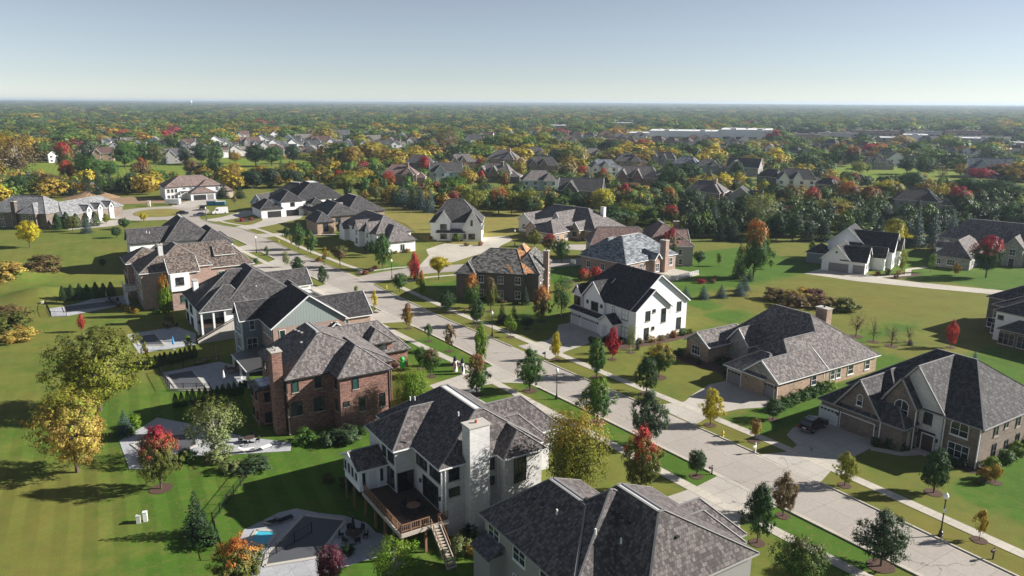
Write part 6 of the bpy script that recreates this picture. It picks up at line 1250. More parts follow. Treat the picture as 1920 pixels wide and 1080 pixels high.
ribbon('sidewalk', catmull([(12, 67), (-15, 64.8), (-36, 63.0), (-57, 61.5), (-71, 61), (-88, 60.1), (-108, 59.2), (-123, 57.8), (-145, 56.4), (-170, 55.6), (-207, 53.6), (-228, 52.4), (-256, 51), (-280, 47.6)]), 1.5, .044, 'pale_concrete'); ribbon('sidewalk', [(-187, 71.5), (-187.5, 82), (-184, 92)], 1.4, .047, 'pale_concrete'); ribbon('sidewalk', [(-170, 73.5), (-172.5, 84), (-170, 98)], 1.4, .047, 'pale_concrete')
ribbon('walkway', [(-60, 90.6), (-52, 89.2), (-49, 91.0), (-47.8, 93.6)][1:], 1.3, .05, 'pale_concrete'); ribbon('walkway', [(-109.5, 88), (-108.2, 90.3)], 1.3, .05, 'pale_concrete'); ribbon('walkway', [(-70.5, 89), (-74, 90)], .1, .05, 'pale_concrete')
ribbon('walkway', [(-112, 184), (-109, 194), (-113, 201), (-112, 208)], 1.6, .05, 'pale_concrete')
def kerb(p, side, gaps):
    m = MB(); g = MB(); q = resample(p, int(sum(math.hypot(b[0] - a[0], b[1] - a[1]) for a, b in zip(p, p[1:]))/1.5)); o0 = offs(q, side*.0); o1 = offs(q, side*.22); g0 = offs(q, -side*.42)
    for i in range(len(q) - 1):
        gap = any(a < q[i][0] < b for a, b in gaps); h_ = .05 if gap else .14
        A, B, D, E = ST(*o0[i]), ST(*o0[i + 1]), ST(*o1[i + 1]), ST(*o1[i]); K, L = ST(*g0[i]), ST(*g0[i + 1])
        m.face([(*A, h_), (*B, h_), (*D, h_), (*E, h_)] if side > 0 else [(*A, h_), (*E, h_), (*D, h_), (*B, h_)], 'pale_concrete')
        m.face([(*A, 0), (*B, 0), (*B, h_), (*A, h_)], 'pale_concrete'); m.face([(*E, 0), (*D, 0), (*D, h_), (*E, h_)], 'pale_concrete')
        m.face([(*K, .03), (*L, .03), (*B, .03), (*A, .03)] if side > 0 else [(*K, .03), (*A, .03), (*B, .03), (*L, .03)], 'pale_concrete')
    struct(m.build('kerb'))
gR = [(-58.5, -49.6), (-78, -69.6), (-112.6, -103.2), (-187.5, -170.5), (-282, -271), (-262, -253)]; gL = [(-58.2, -48.6), (-106, -93), (-148, -133), (-179, -166), (-216, -198), (-243, -229)]
kerb(clip_s(RE, -300, 12), -1, gR); kerb(clip_s(LE, -300, 12), 1, gL)
# pools, decks and fairways
def closed(p): return p
for nm, mat, z in (('L2patio', 'patio_stone', -2.95), ('L4patio', 'patio_stone', -2.95), ('L5patio', 'patio_stone', -2.95), ('L6patio', 'patio_stone', -2.95), ('L3patio', 'patio_stone', -2.95)): sheet('patio', POOL[nm], z, mat)
def pool(nm, name, mat, lab, cat):
    pts = POOL[nm]; cx = sum(p[0] for p in pts)/len(pts); cy = sum(p[1] for p in pts)/len(pts); r = empty(name, (cx, cy, -2.95)); tag(r, lab, cat)
    tri = tessellate_polygon([[Vector((x, y, 0)) for x, y in pts]]); m = MB()
    for a, b, c in tri:
        A, B, D = [(pts[q][0] - cx, pts[q][1] - cy, .05) for q in (a, b, c)]
        if (B[0] - A[0])*(D[1] - A[1]) - (B[1] - A[1])*(D[0] - A[0]) < 0: B, D = D, B
        m.face([A, B, D], mat)
    m.build('pool_cover' if 'cover' in mat else 'water', r); c = MB()
    for i in range(len(pts)):
        a, b = pts[i], pts[(i + 1) % len(pts)]; c.bar((a[0] - cx, a[1] - cy, .02), (b[0] - cx, b[1] - cy, .02), .42, .08, 'concrete')
    c.build('coping', r)
pool('L2pool', 'covered_pool', 'pool_cover', 'grey covered pool in the shade below the timber deck', 'pool'); pool('L2spa', 'spa_pool', 'pool_water', 'small turquoise spa pool beside the large covered pool', 'pool')
pool('L4pool', 'covered_pool', 'pool_cover', 'grey covered pool behind the row of small arborvitae', 'pool'); pool('L5pool', 'covered_pool', 'pool_cover', 'small covered pool below the porch house stair', 'pool')
pool('L6pool', 'covered_pool', 'pool_cover', 'long narrow pool on the farthest raised deck', 'pool'); pool('L3pool', 'covered_pool', 'pool_cover', 'curved covered pool behind the red topped maple', 'pool')
for nm, mat in (('fairwayA', 'fairway'), ('fairwayB', 'fairway'), ('backlot', 'lawn_golden')): sheet('fairway' if 'fair' in nm else 'field', POLYS[nm], .06, mat)
ribbon('path', [(-444, -40), (-446, -12), (-447, 40), (-436, 62), (-440, 110)], 4, .08, 'pale_concrete')
sheet('building_site', stpts([(-372, 20), (-364, 52), (-366, 60), (-380, 48), (-396, 40), (-395, 16)]), .05, 'dirt')
def fence(pts, lab, z=-3., h_=1.3, mat='black_metal'):
    cx, cy = pts[0]; r = empty('metal_fence', (cx, cy, z)); tag(r, lab, 'fence'); q = [(x - cx, y - cy) for x, y in pts]; m = MB()
    for a, b in zip(q, q[1:]):
        L = math.hypot(b[0] - a[0], b[1] - a[1]); n = max(1, round(L/2.2))
        for zz in (.15, h_ - .12): m.bar((*a, zz), (*b, zz), .04, .05, mat)
        k = int(L/.28)
        for i in range(k): u = i/k; x, y = a[0] + (b[0] - a[0])*u, a[1] + (b[1] - a[1])*u; m.box(x - .011, x + .011, y - .011, y + .011, .15, h_, mat, False)
        for i in range(n + 1):
            u = i/n; p = MB(); x, y = a[0] + (b[0] - a[0])*u, a[1] + (b[1] - a[1])*u; p.box(x - .045, x + .045, y - .045, y + .045, 0, h_ + .08, mat); p.build('post', r)
    m.build('railing', r)
P4 = POOL['L4patio']; fence([P4[1], P4[0], P4[7], P4[5]], 'black metal fence around the pool deck with arborvitae'); fence([POOL['L6patio'][4], POOL['L6patio'][5], POOL['L6patio'][0], POOL['L6patio'][1]], 'thin fence around the farthest narrow pool')
fence([ST(-76, 12.5), ST(-84, 13), ST(-84, 22)][:2] + [ST(-93, 19)], 'short black fence between the curved pool and bright lawn'); fence([ST(-62, 3), ST(-66, 4.5), ST(-72, 13), ST(-76, 22)], 'black fence on the lawn beside the spa pool')
for a_, b_, nm in ((P4[7], P4[6], 'a'), (P4[6], P4[5], 'b')):
    m = MB(); m.bar((*a_, -3), (*b_, -3), .3, .42, 'concrete'); tag(m.build('retaining_wall'), 'low pale wall edging the ' + ('left end' if nm == 'a' else 'front') + ' of the pool deck with arborvitae', 'wall')
# ------------------------------------------------------------------ trees
def leafmesh(name, cen, nor, size, rnd, hz, asp=.62):
    n = len(cen); up = RNG.normal(size=(n, 3)); u = np.cross(nor, up); u /= np.linalg.norm(u, axis=1)[:, None] + 1e-9; v = np.cross(nor, u); v /= np.linalg.norm(v, axis=1)[:, None] + 1e-9
    s = size[:, None]; V = np.stack([cen - u*s, cen - v*s*asp + nor*s*.12, cen + u*s, cen + v*s*asp + nor*s*.12], 1).reshape(-1, 3)
    me = bpy.data.meshes.new(name); np_mesh(me, V, np.arange(n*4).reshape(n, 4)); me.materials.append(MATS['leaf'])
    for nm, a in (('rnd', rnd), ('hz', hz)): me.attributes.new(nm, 'FLOAT', 'FACE').data.foreach_set('value', a.astype(np.float32))
    return me
def shell(kind, n):
    """clump centres in a crown one unit tall and one wide"""
    out = []
    while len(out) < n:
        x, y, z = RNG.uniform(-1, 1, 3); r = math.sqrt(x*x + y*y + z*z)
        if r > 1 or r < .35: continue
        if RNG.random() > .25 + r*.75: continue
        if kind == 'round': q = (x*.5, y*.5, .60 + z*.39)
        elif kind == 'oval': k_ = 1.08 - .42*max(0, z); q = (x*.5*k_, y*.5*k_, .56 + z*.43)
        elif kind == 'column': k_ = 1 - .45*max(0, z); q = (x*.5*k_, y*.5*k_, .53 + z*.45)
        elif kind == 'biground': q = (x*.5, y*.5, .56 + z*.43)
        elif kind == 'vase': k_ = .55 + .45*(z + 1)/2*1.2; q = (x*.5*k_, y*.5*k_, .64 + z*.34*(1 - .25*r))
        elif kind == 'young': k_ = 1.05 - .55*max(0, z); q = (x*.48*k_, y*.48*k_, .62 + z*.36)
        elif kind in ('airy', 'willow', 'bare'): k_ = .9 + .1*z; q = (x*.5*k_, y*.5*k_, .57 + z*.42)
        elif kind == 'shrub': q = (x*.5, y*.5, .42 + z*.55); q = (q[0], q[1], max(.06, q[2]))
        elif kind == 'wood': q = (x*.5, y*.5, .55 + z*.45)
        out.append(q)
    return np.array(out)
SPEC = {'round': (210, 52, .095, .0185), 'oval': (210, 52, .09, .0185), 'column': (110, 50, .12, .028), 'vase': (210, 50, .09, .018), 'young': (46, 26, .12, .042), 'airy': (150, 30, .095, .0165), 'willow': (420, 36, .07, .0125), 'biground': (340, 44, .072, .0135), 'bare': (60, 14, .11, .014), 'shrub': (60, 34, .14, .046), 'wood': (48, 13, .17, .068)}
def deciduous(kind, v):
    nc, nl, cr, ls = SPEC[kind]; cc = shell(kind, nc); cen0 = np.array([0, 0, cc[:, 2].mean()])
    lump = 1 + .2*np.sin(cc[:, 0]*9 + v*2) + .14*np.sin(cc[:, 1]*11 + v) + .10*np.sin(cc[:, 2]*13 + v*3); cc[:, :2] *= lump[:, None]/1.12
    keep = RNG.random(len(cc)) > .08; cc = cc[keep]; nc = len(cc)
    d = RNG.normal(size=(nc, nl, 3)); d /= np.linalg.norm(d, axis=2)[:, :, None]; d *= (RNG.random((nc, nl, 1))**.45)*cr*RNG.uniform(.65, 1.35, (nc, 1, 1))
    if kind == 'willow': d[:, :, 2] *= 2.0
    if kind in ('wood', 'round', 'vase', 'oval', 'biground'): d[:, :, 2] *= .75
    cen = (cc[:, None, :] + d).reshape(-1, 3); nor = (d/np.linalg.norm(d, axis=2)[:, :, None]*.9 + ((cc - cen0)/np.linalg.norm(cc - cen0, axis=1)[:, None])[:, None, :]*.9 + np.array([0, 0, .4]) + RNG.normal(size=d.shape)*.3).reshape(-1, 3); nor /= np.linalg.norm(nor, axis=1)[:, None]
    cl = RNG.random(nc); rnd = (np.repeat(cl, nl)*.6 + RNG.random(nc*nl)*.4); hz = cen[:, 2] + np.repeat(RNG.uniform(-.16, .16, nc), nl)
    if kind == 'shrub' or kind == 'wood': cen[:, 2] = np.maximum(cen[:, 2], .02)
    return leafmesh(kind + '_crown', cen, nor, ls*RNG.uniform(.7, 1.3, len(cen)), rnd, hz), cc
def trunk(kind, cc, pale=False):
    m = MB(); mt = 'bark_pale' if pale else 'bark'; r = {'young': .022, 'bare': .022, 'column': .03}.get(kind, .026); top = .45
    if kind == 'vase' or kind == 'bare': top = .3
    m.tube((0, 0, -.03), (0, 0, top), r, r*.7, mt, 8); m.tube((0, 0, top), (.01, 0, .8), r*.7, r*.2, mt, 6)
    for k_ in range(26 if kind in ('bare', 'airy', 'vase', 'biground') else 12):
        c = cc[RNG.integers(len(cc))]; z0 = RNG.uniform(.2, top + .15); mid = (c[0]*.5, c[1]*.5, z0*.4 + c[2]*.6); m.tube((0, 0, z0), mid, r*.4, r*.25, mt, 5, False); m.tube(mid, tuple(c), r*.25, r*.06, mt, 4, False)
    return m
def conifer(kind, v):
    C_, N_, Sz, Rn, Hz = [], [], [], [], []
    if kind == 'spruce':
        L = 17
        for i in range(L):
            z = .08 + .9*(i/L)**1.02; R = .5*(1 - (z - .08)/.93)**.85*RNG.uniform(.86, 1.08); nb = max(4, int(15*(1 - i/L) + 3))
            for b in range(nb):
                a = 6.283*(b + RNG.uniform(-.3, .3))/nb + i*.9; rb = R*RNG.uniform(.72, 1.12); cr = RNG.random()
                for j in range(max(5, int(26*rb/.5))):
                    u = RNG.uniform(.12, 1)**.7; w = (RNG.random() - .5)*.13*(1.25 - u)*(rb/.35); x = rb*u; zz = z - .09*u*u + .045*u**4 + RNG.normal()*.007
                    C_.append((x*math.cos(a) - w*math.sin(a), x*math.sin(a) + w*math.cos(a), zz)); N_.append((math.cos(a)*.35 + RNG.normal()*.35, math.sin(a)*.35 + RNG.normal()*.35, 1)); Sz.append(.030*RNG.uniform(.7, 1.3)); Rn.append(.5*cr + .5*RNG.random()); Hz.append(zz)
    else:
        for i in range(3200):
            z = RNG.random()**1.0; R = .5*math.sin(min(1, (1 - z)*1.15 + .05)*math.pi/2)**.8*(1 if z > .1 else .8); a = RNG.uniform(0, 6.283); r_ = R*RNG.uniform(.86, 1.06)*(1 + .08*math.sin(a*5 + z*9)); C_.append((r_*math.cos(a), r_*math.sin(a), z)); N_.append((math.cos(a) + RNG.normal()*.4, math.sin(a) + RNG.normal()*.4, .3 + RNG.normal()*.3)); Sz.append(.03*RNG.uniform(.7, 1.3)); Rn.append(RNG.random()); Hz.append(z)
    N = np.array(N_, float); N /= np.linalg.norm(N, axis=1)[:, None]
    return leafmesh(kind + '_crown', np.array(C_), N, np.array(Sz), np.array(Rn), np.array(Hz), .5), None
PROTO = {}
for k_ in ('biground', 'round', 'oval', 'vase', 'airy', 'willow', 'column', 'young', 'bare', 'shrub', 'spruce', 'arbor'):
    PROTO[k_] = []
    for v in range({'round': 4, 'oval': 4, 'spruce': 3, 'shrub': 3, 'young': 3, 'biground': 2}.get(k_, 2)):
        if k_ in ('spruce', 'arbor'):
            me_, cc = conifer(k_, v); m = MB(); m.tube((0, 0, -.03), (0, 0, .85), .022, .005, 'bark', 7)
        else: me_, cc = deciduous(k_, v); m = trunk(k_, cc, k_ == 'airy')
        tm = m.build('trunk'); PROTO[k_].append((me_, tm.data)); bpy.data.objects.remove(tm)
PAL = {'green': (0.054, 0.115, 0.019), 'dkgreen': (0.032, 0.07, 0.017), 'lime': (0.127, 0.209, 0.013), 'limeolive': (0.196, 0.207, 0.021), 'yellow': (0.4, 0.33, 0.014), 'olive': (0.109, 0.123, 0.026), 'gold': (0.29, 0.19, 0.022), 'orange': (0.4, 0.14, 0.025), 'rust': (0.24, 0.085, 0.028), 'red': (0.42, 0.045, 0.035), 'crimson': (0.34, 0.018, 0.038), 'purple': (0.12, 0.03, 0.045), 'brown': (0.163, 0.111, 0.046), 'palegreen': (0.169, 0.202, 0.072), 'bluespruce': (0.068, 0.111, 0.107), 'spruce': (0.024, 0.049, 0.022), 'graygreen': (0.059, 0.095, 0.042), 'tan': (0.36, 0.26, 0.06)}
WORDS = {'green': 'green', 'dkgreen': 'dark green', 'lime': 'bright lime', 'limeolive': 'yellow-green', 'yellow': 'yellow', 'olive': 'olive', 'gold': 'golden', 'orange': 'orange', 'rust': 'rusty', 'red': 'red', 'crimson': 'crimson', 'purple': 'purple', 'brown': 'brown', 'palegreen': 'pale green', 'bluespruce': 'blue-grey', 'spruce': 'blackish green', 'graygreen': 'grey-green', 'tan': 'tan'}
KN = {'biground': ('deciduous_tree', 'round tree'), 'round': ('deciduous_tree', 'round tree'), 'oval': ('deciduous_tree', 'maple'), 'vase': ('spreading_tree', 'spreading tree'), 'airy': ('airy_tree', 'airy tree'), 'willow': ('feathery_tree', 'feathery tree'), 'column': ('columnar_tree', 'columnar tree'), 'young': ('young_tree', 'young tree'), 'bare': ('bare_tree', 'nearly bare tree'), 'spruce': ('spruce_tree', 'conifer'), 'arbor': ('arborvitae', 'arborvitae'), 'shrub': ('shrub', 'shrub')}
LM = []
def cutlab(s_): return ' '.join(s_.split()[:6])
for o in list(C.objects):
    if o.get('category') == 'house' and o.parent is None and not o['label'].startswith('far '): LM.append((SHORT.get(o['label'], None), o.location.x, o.location.y, o['label']))
def shorten(l):
    for k_, v in SHORT.items():
        if l.startswith(k_): return v
    w = l.split(); stop = next((i for i, q in enumerate(w) if i > 2 and q in ('with', 'behind', 'beside', 'between', 'rising', 'partly', 'half', 'above', 'near', 'beyond', 'among', 'left', 'right', 'at', 'farthest', 'whose')), 6); return 'the ' + ' '.join(w[:min(7, stop)])
LM = [(shorten(l), x, y) for _, x, y, l in LM]
PEND = []
def place_tree(x, y, z, h_, w, kind, c1, c2, label=None, group=None):
    i_ = RNG.integers(len(PROTO[kind])); cm, tm = PROTO[kind][i_]; nm = KN[kind][0]
    r = empty(nm, (x, y, z), RNG.uniform(0, 6.28)); r.scale = (w, w*RNG.uniform(.92, 1.08), h_)
    if kind != 'shrub' and kind != 'arbor': t_ = bpy.data.objects.new('trunk', tm); C.objects.link(t_); t_.parent = r
    c = bpy.data.objects.new('crown', cm); C.objects.link(c); c.parent = r
    j = RNG.uniform(.9, 1.12); c['tint'] = [float(v*j) for v in PAL[c1]]; c['tint2'] = [float(v*j) for v in PAL[c2]]
    r['category'] = 'shrub' if kind in ('shrub', 'arbor') else 'tree'
    if label: r['label'] = label; r['group'] = group
    else:
        l = min(LM, key=lambda q: (q[1] - x)**2 + (q[2] - y)**2); sz = ('large ' if h_ > 13 else 'tall ' if h_ > 9 else 'small ' if h_ < 5 else '') if kind not in ('young', 'shrub') else ''
        col = WORDS[c1] if c1 == c2 else WORDS[c1] + ' and ' + WORDS[c2]
        PEND.append((sz + col + ' ' + KN[kind][1], l[0], math.hypot(l[1] - x, l[2] - y), r)); r['group'] = {'shrub': 'shrubs around the houses'}.get(kind, 'trees of the suburb')
    return r
for q in TREES: place_tree(*q)
def mulch(x, y, z, r_):
    pts = [(x + r_*math.cos(a)*RNG.uniform(.93, 1.07), y + r_*math.sin(a)*RNG.uniform(.93, 1.07)) for a in np.linspace(0, 6.283, 21)[:-1]]; sheet('mulch_bed', pts, z, 'mulch')
for q in TREES[:NNEAR]:
    if q[3] < 11 and q[5] != 'spruce' and math.hypot(q[0], q[1]) < 170: mulch(q[0], q[1], q[2] + .05, max(.8, min(1.5, q[4]*.28)))
SH = [(-29.4, 99, 2.2, 3.0, 'green'), (-23.7, 99.4, 2.4, 4.4, 'graygreen'), (-26, 98.3, 2., 2.6, 'graygreen'), (-33.5, 90.9, 1.9, 4.2, 'graygreen'), (-36.5, 90.4, 1.7, 3, 'palegreen'), (-55.7, 104.1, 2, 2.2, 'lime'), (-57, 101.4, 1.2, 1.5, 'lime'), (-55.1, 101.4, 1.2, 1.5, 'lime'), (-39.5, 93.5, 2.2, 3.6, 'palegreen'), (-43.5, 93, 2, 2.6, 'green'), (-47, 93, 2.2, 2.6, 'brown'),
 (59.4, 85.9, 1.8, 2.2, 'lime'), (62.5, 87.9, 1.9, 2.5, 'green'), (65.5, 90.3, 1.9, 2.4, 'lime'), (68.2, 92.2, 1.9, 2.4, 'green'), (57.3, 83.6, 1.5, 1.9, 'gold'), (56.2, 82.4, .9, 1.2, 'olive'),
 (-133, 194.5, 5, 11, 'tan'), (-129, 203, 4.5, 10, 'brown'), (-137, 186, 4.5, 9, 'brown'), (-106, 153, 4, 9, 'olive'), (-99, 145, 3, 6, 'tan'), (-110, 160, 3.5, 7, 'brown'), (-103, 141, 2.5, 5, 'green'),
 (61, 170, 2.8, 6.5, 'brown'), (64.5, 166, 3.0, 7, 'tan'), (69, 163.5, 2.9, 7, 'brown'), (73, 160, 3.2, 6, 'olive'), (67, 170, 2.9, 6.5, 'gold'), (63, 163, 3, 6, 'brown'), (69, 168, 3.2, 6, 'purple'),
 (-5.5, 72.6, 1.6, 2.6, 'palegreen'), (-3.6, 72, 1.5, 2.4, 'tan'), (-1.5, 73.4, 1.8, 3, 'dkgreen'), (-33.2, 73.5, 2, 3.2, 'dkgreen'), (-20.5, 86, 1.6, 2.6, 'dkgreen'), (-17.6, 84.6, 1.8, 3, 'dkgreen'), (-23.2, 87.6, 1.3, 1.8, 'olive'), (-7, 62.6, 1.4, 2.8, 'palegreen'), (-10, 62.3, 1.4, 2.8, 'tan'),
 (39, 104.4, 1.7, 2.4, 'green'), (40.9, 105.9, 1.8, 2.4, 'green'), (42.8, 107.3, 1.7, 2.4, 'green'), (44.7, 108.8, 1.8, 2.4, 'green'), (46.6, 110.2, 1.7, 2.4, 'green'), (48.5, 111.7, 1.8, 2.4, 'green'), (50.4, 113.1, 1.6, 2.2, 'lime')]
for x, y, h_, w_, c_ in SH: place_tree(x, y, float(ground(x, y)), h_, w_, 'shrub', c_, c_)
for s_, t_, c_ in ((-51, 91.8, 'dkgreen'), (-49.8, 92.2, 'dkgreen'), (-52.2, 90.6, 'dkgreen'), (-46, 93.4, 'dkgreen'), (-44.6, 93.9, 'green'), (-43, 94, 'dkgreen'), (-93, 95, 'dkgreen'), (-90.5, 94.8, 'brown'), (-88, 94.6, 'dkgreen'), (-84.5, 99, 'dkgreen'), (-82, 95, 'dkgreen'), (-81.2, 97.5, 'brown'), (-86, 98, 'dkgreen'),
  (-101.8, 93.4, 'brown'), (-101.6, 96, 'tan'), (-101.6, 98.8, 'brown'), (-101.4, 101.6, 'rust'), (-101.4, 104.2, 'green'), (-101.6, 106.4, 'limeolive'), (-103.5, 90.4, 'dkgreen'), (-106.2, 88.8, 'dkgreen'), (-107.5, 86.6, 'dkgreen'),
  (-206, 66.6, 'rust'), (-209, 69, 'green'), (-212, 71, 'brown'), (-98, 33, 'dkgreen'), (-97.8, 36.5, 'green'), (-98, 40, 'dkgreen'), (-176, 22.5, 'brown'), (-183, 21, 'dkgreen'), (-188, 16, 'tan'), (-191, 15, 'gold'), (-194, 14.4, 'brown'), (-186, 17, 'gold'), (-126, 27, 'dkgreen'), (-121, 31, 'green'),
  (-184, 71.5, 'rust'), (-186.6, 74.2, 'brown'), (-189, 76.4, 'rust'), (-206, 86.4, 'brown'), (-206, 90, 'gold'), (-205.6, 93.6, 'gold'), (-221.5, 109.6, 'rust'), (-219, 112.8, 'brown'), (-217.5, 116, 'rust'), (-215.8, 119, 'brown'), (-206, 114, 'brown'), (-204, 118, 'rust'), (-131, 140, 'crimson'), (-129.6, 142.6, 'brown'), (-131.8, 145.6, 'tan'),
  (-113.6, 187.6, 'rust'), (-112.4, 190.4, 'brown'), (-111, 193.2, 'tan'), (-108.6, 188, 'brown'), (-296, 70, 'rust'), (-293.4, 66, 'crimson'), (-138, 89, 'dkgreen'), (-141, 87, 'brown'), (-145, 84.5, 'dkgreen'), (-148.6, 82, 'dkgreen'), (-70, 24, 'dkgreen'), (-66, 36.6, 'dkgreen'), (-65, 39, 'brown'), (-64, 42, 'dkgreen')):
    x, y = ST(s_, t_); place_tree(x, y, float(ground(x, y)), RNG.uniform(.9, 1.6), RNG.uniform(1.4, 2.2), 'shrub', c_, c_)
def row(a, b, n, h_, w_, lab, grp):
    for i in range(n): u = i/(n - 1); x, y = a[0]*(1 - u) + b[0]*u, a[1]*(1 - u) + b[1]*u; place_tree(x + RNG.normal()*.05, y + RNG.normal()*.05, float(ground(x, y)), h_*RNG.uniform(.92, 1.08), w_, 'arbor', 'dkgreen', 'dkgreen', lab, grp)
row((-107.4, 175.4), (-98.6, 180.8), 7, 3.9, 1.7, 'dark arborvitae in the row behind the farthest narrow pool', 'arborvitae behind the narrow pool'); row((-65, 129), (-59.6, 135.4), 10, 2.4, 1.0, 'dark arborvitae in the row behind the pool deck of the grey-green house', 'arborvitae behind the pool deck')
row((-52.9, 111.4), (-44.6, 117.0), 12, 2.5, .95, 'small pointed arborvitae in the row in front of the grey pool deck', 'arborvitae in front of the pool deck')
row((-159, 262), (-150, 270), 5, 5.5, 3.2, 'rounded dark juniper in the row by the pale slate roofed house', 'junipers by the pale slate roofed house')
ORD = ['closest', 'second closest', 'third closest', 'fourth closest', 'fifth closest', 'sixth closest', 'seventh closest', 'eighth closest', 'ninth closest', 'tenth closest', 'eleventh closest', 'twelfth closest', 'thirteenth closest', 'fourteenth closest']
from collections import defaultdict
gr = defaultdict(list)
for d_, l_, r_, o in PEND: gr[(d_, l_)].append((r_, o))
for (d_, l_), v in gr.items():
    v.sort(key=lambda q: q[0])
    for n_, (_, o) in enumerate(v): o['label'] = d_ + (' beside ' if len(v) == 1 else ' ' + ORD[min(n_, 13)] + ' to ') + l_
# ------------------------------------------------------------------ the woods beyond: too many crowns to count
def woods_object():
    pc = bpy.data.collections.new('crown_kinds')
    for v in range(5):
        me_, _ = deciduous('wood', v); pc.objects.link(bpy.data.objects.new('woodland_crown', me_))
    cols = [((.105, .165, .030), 32), ((.055, .095, .024), 22), ((.18, .21, .032), 20), ((.30, .215, .032), 8), ((.34, .20, .032), 4), ((.19, .15, .048), 6), ((.26, .035, .04), 1.5), ((.34, .26, .025), 3), ((.10, .13, .07), 9)]
    cw = np.array([c[1] for c in cols], float); cw /= cw.sum(); cv = np.array([c[0] for c in cols])
    Ps, Sc, Tn = [], [], []
    foot = np.array(FOOT)
    for r0, r1, area, wd, ht in ((395, 540, 190, 9, 9), (540, 800, 165, 14.5, 12), (800, 1200, 230, 18.5, 13), (1200, 2300, 390, 24, 14), (2300, 5000, 1000, 40, 15), (5000, 16000, 5200, 80, 14)):
        n = int(1.28*.5*(r1*r1 - r0*r0)/area); r_ = np.sqrt(RNG.uniform(r0*r0, r1*r1, n)); a = RNG.uniform(-.64, .64, n); x = r_*np.sin(a); y = r_*np.cos(a); k_ = np.ones(n, bool); lowf = np.ones(n); P2 = np.stack([x, y], 1)
        if r0 < 1900:
            for nm in ('fairwayA', 'fairwayB', 'parking', 'openA', 'openB'): k_ &= ~inpoly(P2, POLYS[nm])
            for fx, fy, fr_ in foot:
                if math.hypot(fx, fy) < 300: continue
                rr_ = math.hypot(fx, fy); ux, uy = fx/rr_, fy/rr_; al = (x - fx)*ux + (y - fy)*uy; ac = -(x - fx)*uy + (y - fy)*ux
                k_ &= ~((np.abs(ac) < fr_*.95 + 2) & (al < fr_ + 4) & (al > -fr_ - 7)); lowf[(np.abs(ac) < fr_*.9) & (al < 0) & (al > -fr_ - 30 - rr_*.11)] = .42
            for sx_, sy_, sw_, sd_ in [(q[0], q[1], q[2], q[3]) for q in SHOPS]:
                rr_ = math.hypot(sx_, sy_); ux, uy = sx_/rr_, sy_/rr_; al = (x - sx_)*ux + (y - sy_)*uy; ac = -(x - sx_)*uy + (y - sy_)*ux; k_ &= ~((np.abs(ac) < sw_/2 + 6) & (al < sd_ + 12) & (al > -12)); lowf[(np.abs(ac) < sw_/2) & (al < 0) & (al > -rr_*.2)] = .4
        x, y, lowf = x[k_], y[k_], lowf[k_]; n = len(x); ci = RNG.choice(len(cols), n, p=cw)
        # stands of one colour
        st = np.sin(x*.006 + 1.3) + np.sin(y*.0043) + np.sin((x + y)*.0028 + 2); dark = (r0 >= 1200) & (RNG.random(n) < .55); ci[(st > .9) & (RNG.random(n) < .4)] = 3; ci[(st > .3) & (RNG.random(n) < .25)] = 7 if r0 < 1200 else 2; ci[dark] = RNG.choice([0, 1, 8], int(dark.sum()))
        t_ = cv[ci]*RNG.uniform(.75, 1.25, (n, 1)); q_ = RNG.random(n)**1.5; sx = wd*(.55 + .95*q_); sz = ht*(.62 + .5*q_)*RNG.uniform(.9, 1.1, n)*lowf; sx = sx*np.where(lowf < 1, .62, 1); Ps.append(np.stack([x, y, farz(x, y) - .3], 1)); Sc.append(np.stack([sx, sx, sz], 1)); Tn.append(t_)
    for nm, area, wd, ht, kk in (('beltA', 42, 6, 7.5, 0), ('beltB', 46, 6.5, 7.5, 0), ('beltC', 36, 6, 8, 1), ('beltD', 38, 6, 8, 1), ('beltE', 110, 7, 7, 0), ('beltF', 130, 7, 7, 0), ('beltG', 90, 6, 6.5, 0), ('beltH', 220, 6, 6.5, 0)):
        pl = np.array(POLYS[nm]); lo, hi = pl.min(0), pl.max(0); n = int((hi[0] - lo[0])*(hi[1] - lo[1])/area); P2 = np.stack([RNG.uniform(lo[0], hi[0], n), RNG.uniform(lo[1], hi[1], n)], 1); k_ = inpoly(P2, POLYS[nm])
        for fx, fy, fr_ in foot:
            rr_ = math.hypot(fx, fy)
            if rr_ < 220: continue
            ux, uy = fx/rr_, fy/rr_; al = (P2[:, 0] - fx)*ux + (P2[:, 1] - fy)*uy; ac = -(P2[:, 0] - fx)*uy + (P2[:, 1] - fy)*ux; k_ &= ~((np.abs(ac) < fr_ + 2) & (al < fr_ + 2) & (al > -fr_ - 26))
        P2 = P2[k_]; n = len(P2); ci = RNG.choice([1, 0, 8, 2], n, p=[.6, .2, .15, .05]) if kk else RNG.choice(len(cols), n, p=cw); t_ = cv[ci]*RNG.uniform(.6, 1.15, (n, 1))*(.8 if kk else 1.1); sx = wd*RNG.uniform(.7, 1.3, n); Ps.append(np.stack([P2[:, 0], P2[:, 1], np.zeros(n) - .2], 1)); Sc.append(np.stack([sx, sx, ht*RNG.uniform(.6, 1.15, n)], 1)); Tn.append(t_)
    Ps, Sc, Tn = np.concatenate(Ps), np.concatenate(Sc), np.concatenate(Tn); print('woodland crowns', len(Ps))
    me = bpy.data.meshes.new('woods'); me.vertices.add(len(Ps)); me.vertices.foreach_set('co', Ps.astype(np.float32).ravel())
    for nm, a in (('tint', Tn), ('tint2', Tn), ('sc', Sc)): me.attributes.new(nm, 'FLOAT_VECTOR', 'POINT').data.foreach_set('vector', a.astype(np.float32).ravel())
    o = bpy.data.objects.new('woods', me); C.objects.link(o); o['kind'] = 'stuff'; o['label'] = 'autumn woodland and street trees stretching to the horizon'; o['category'] = 'woodland'
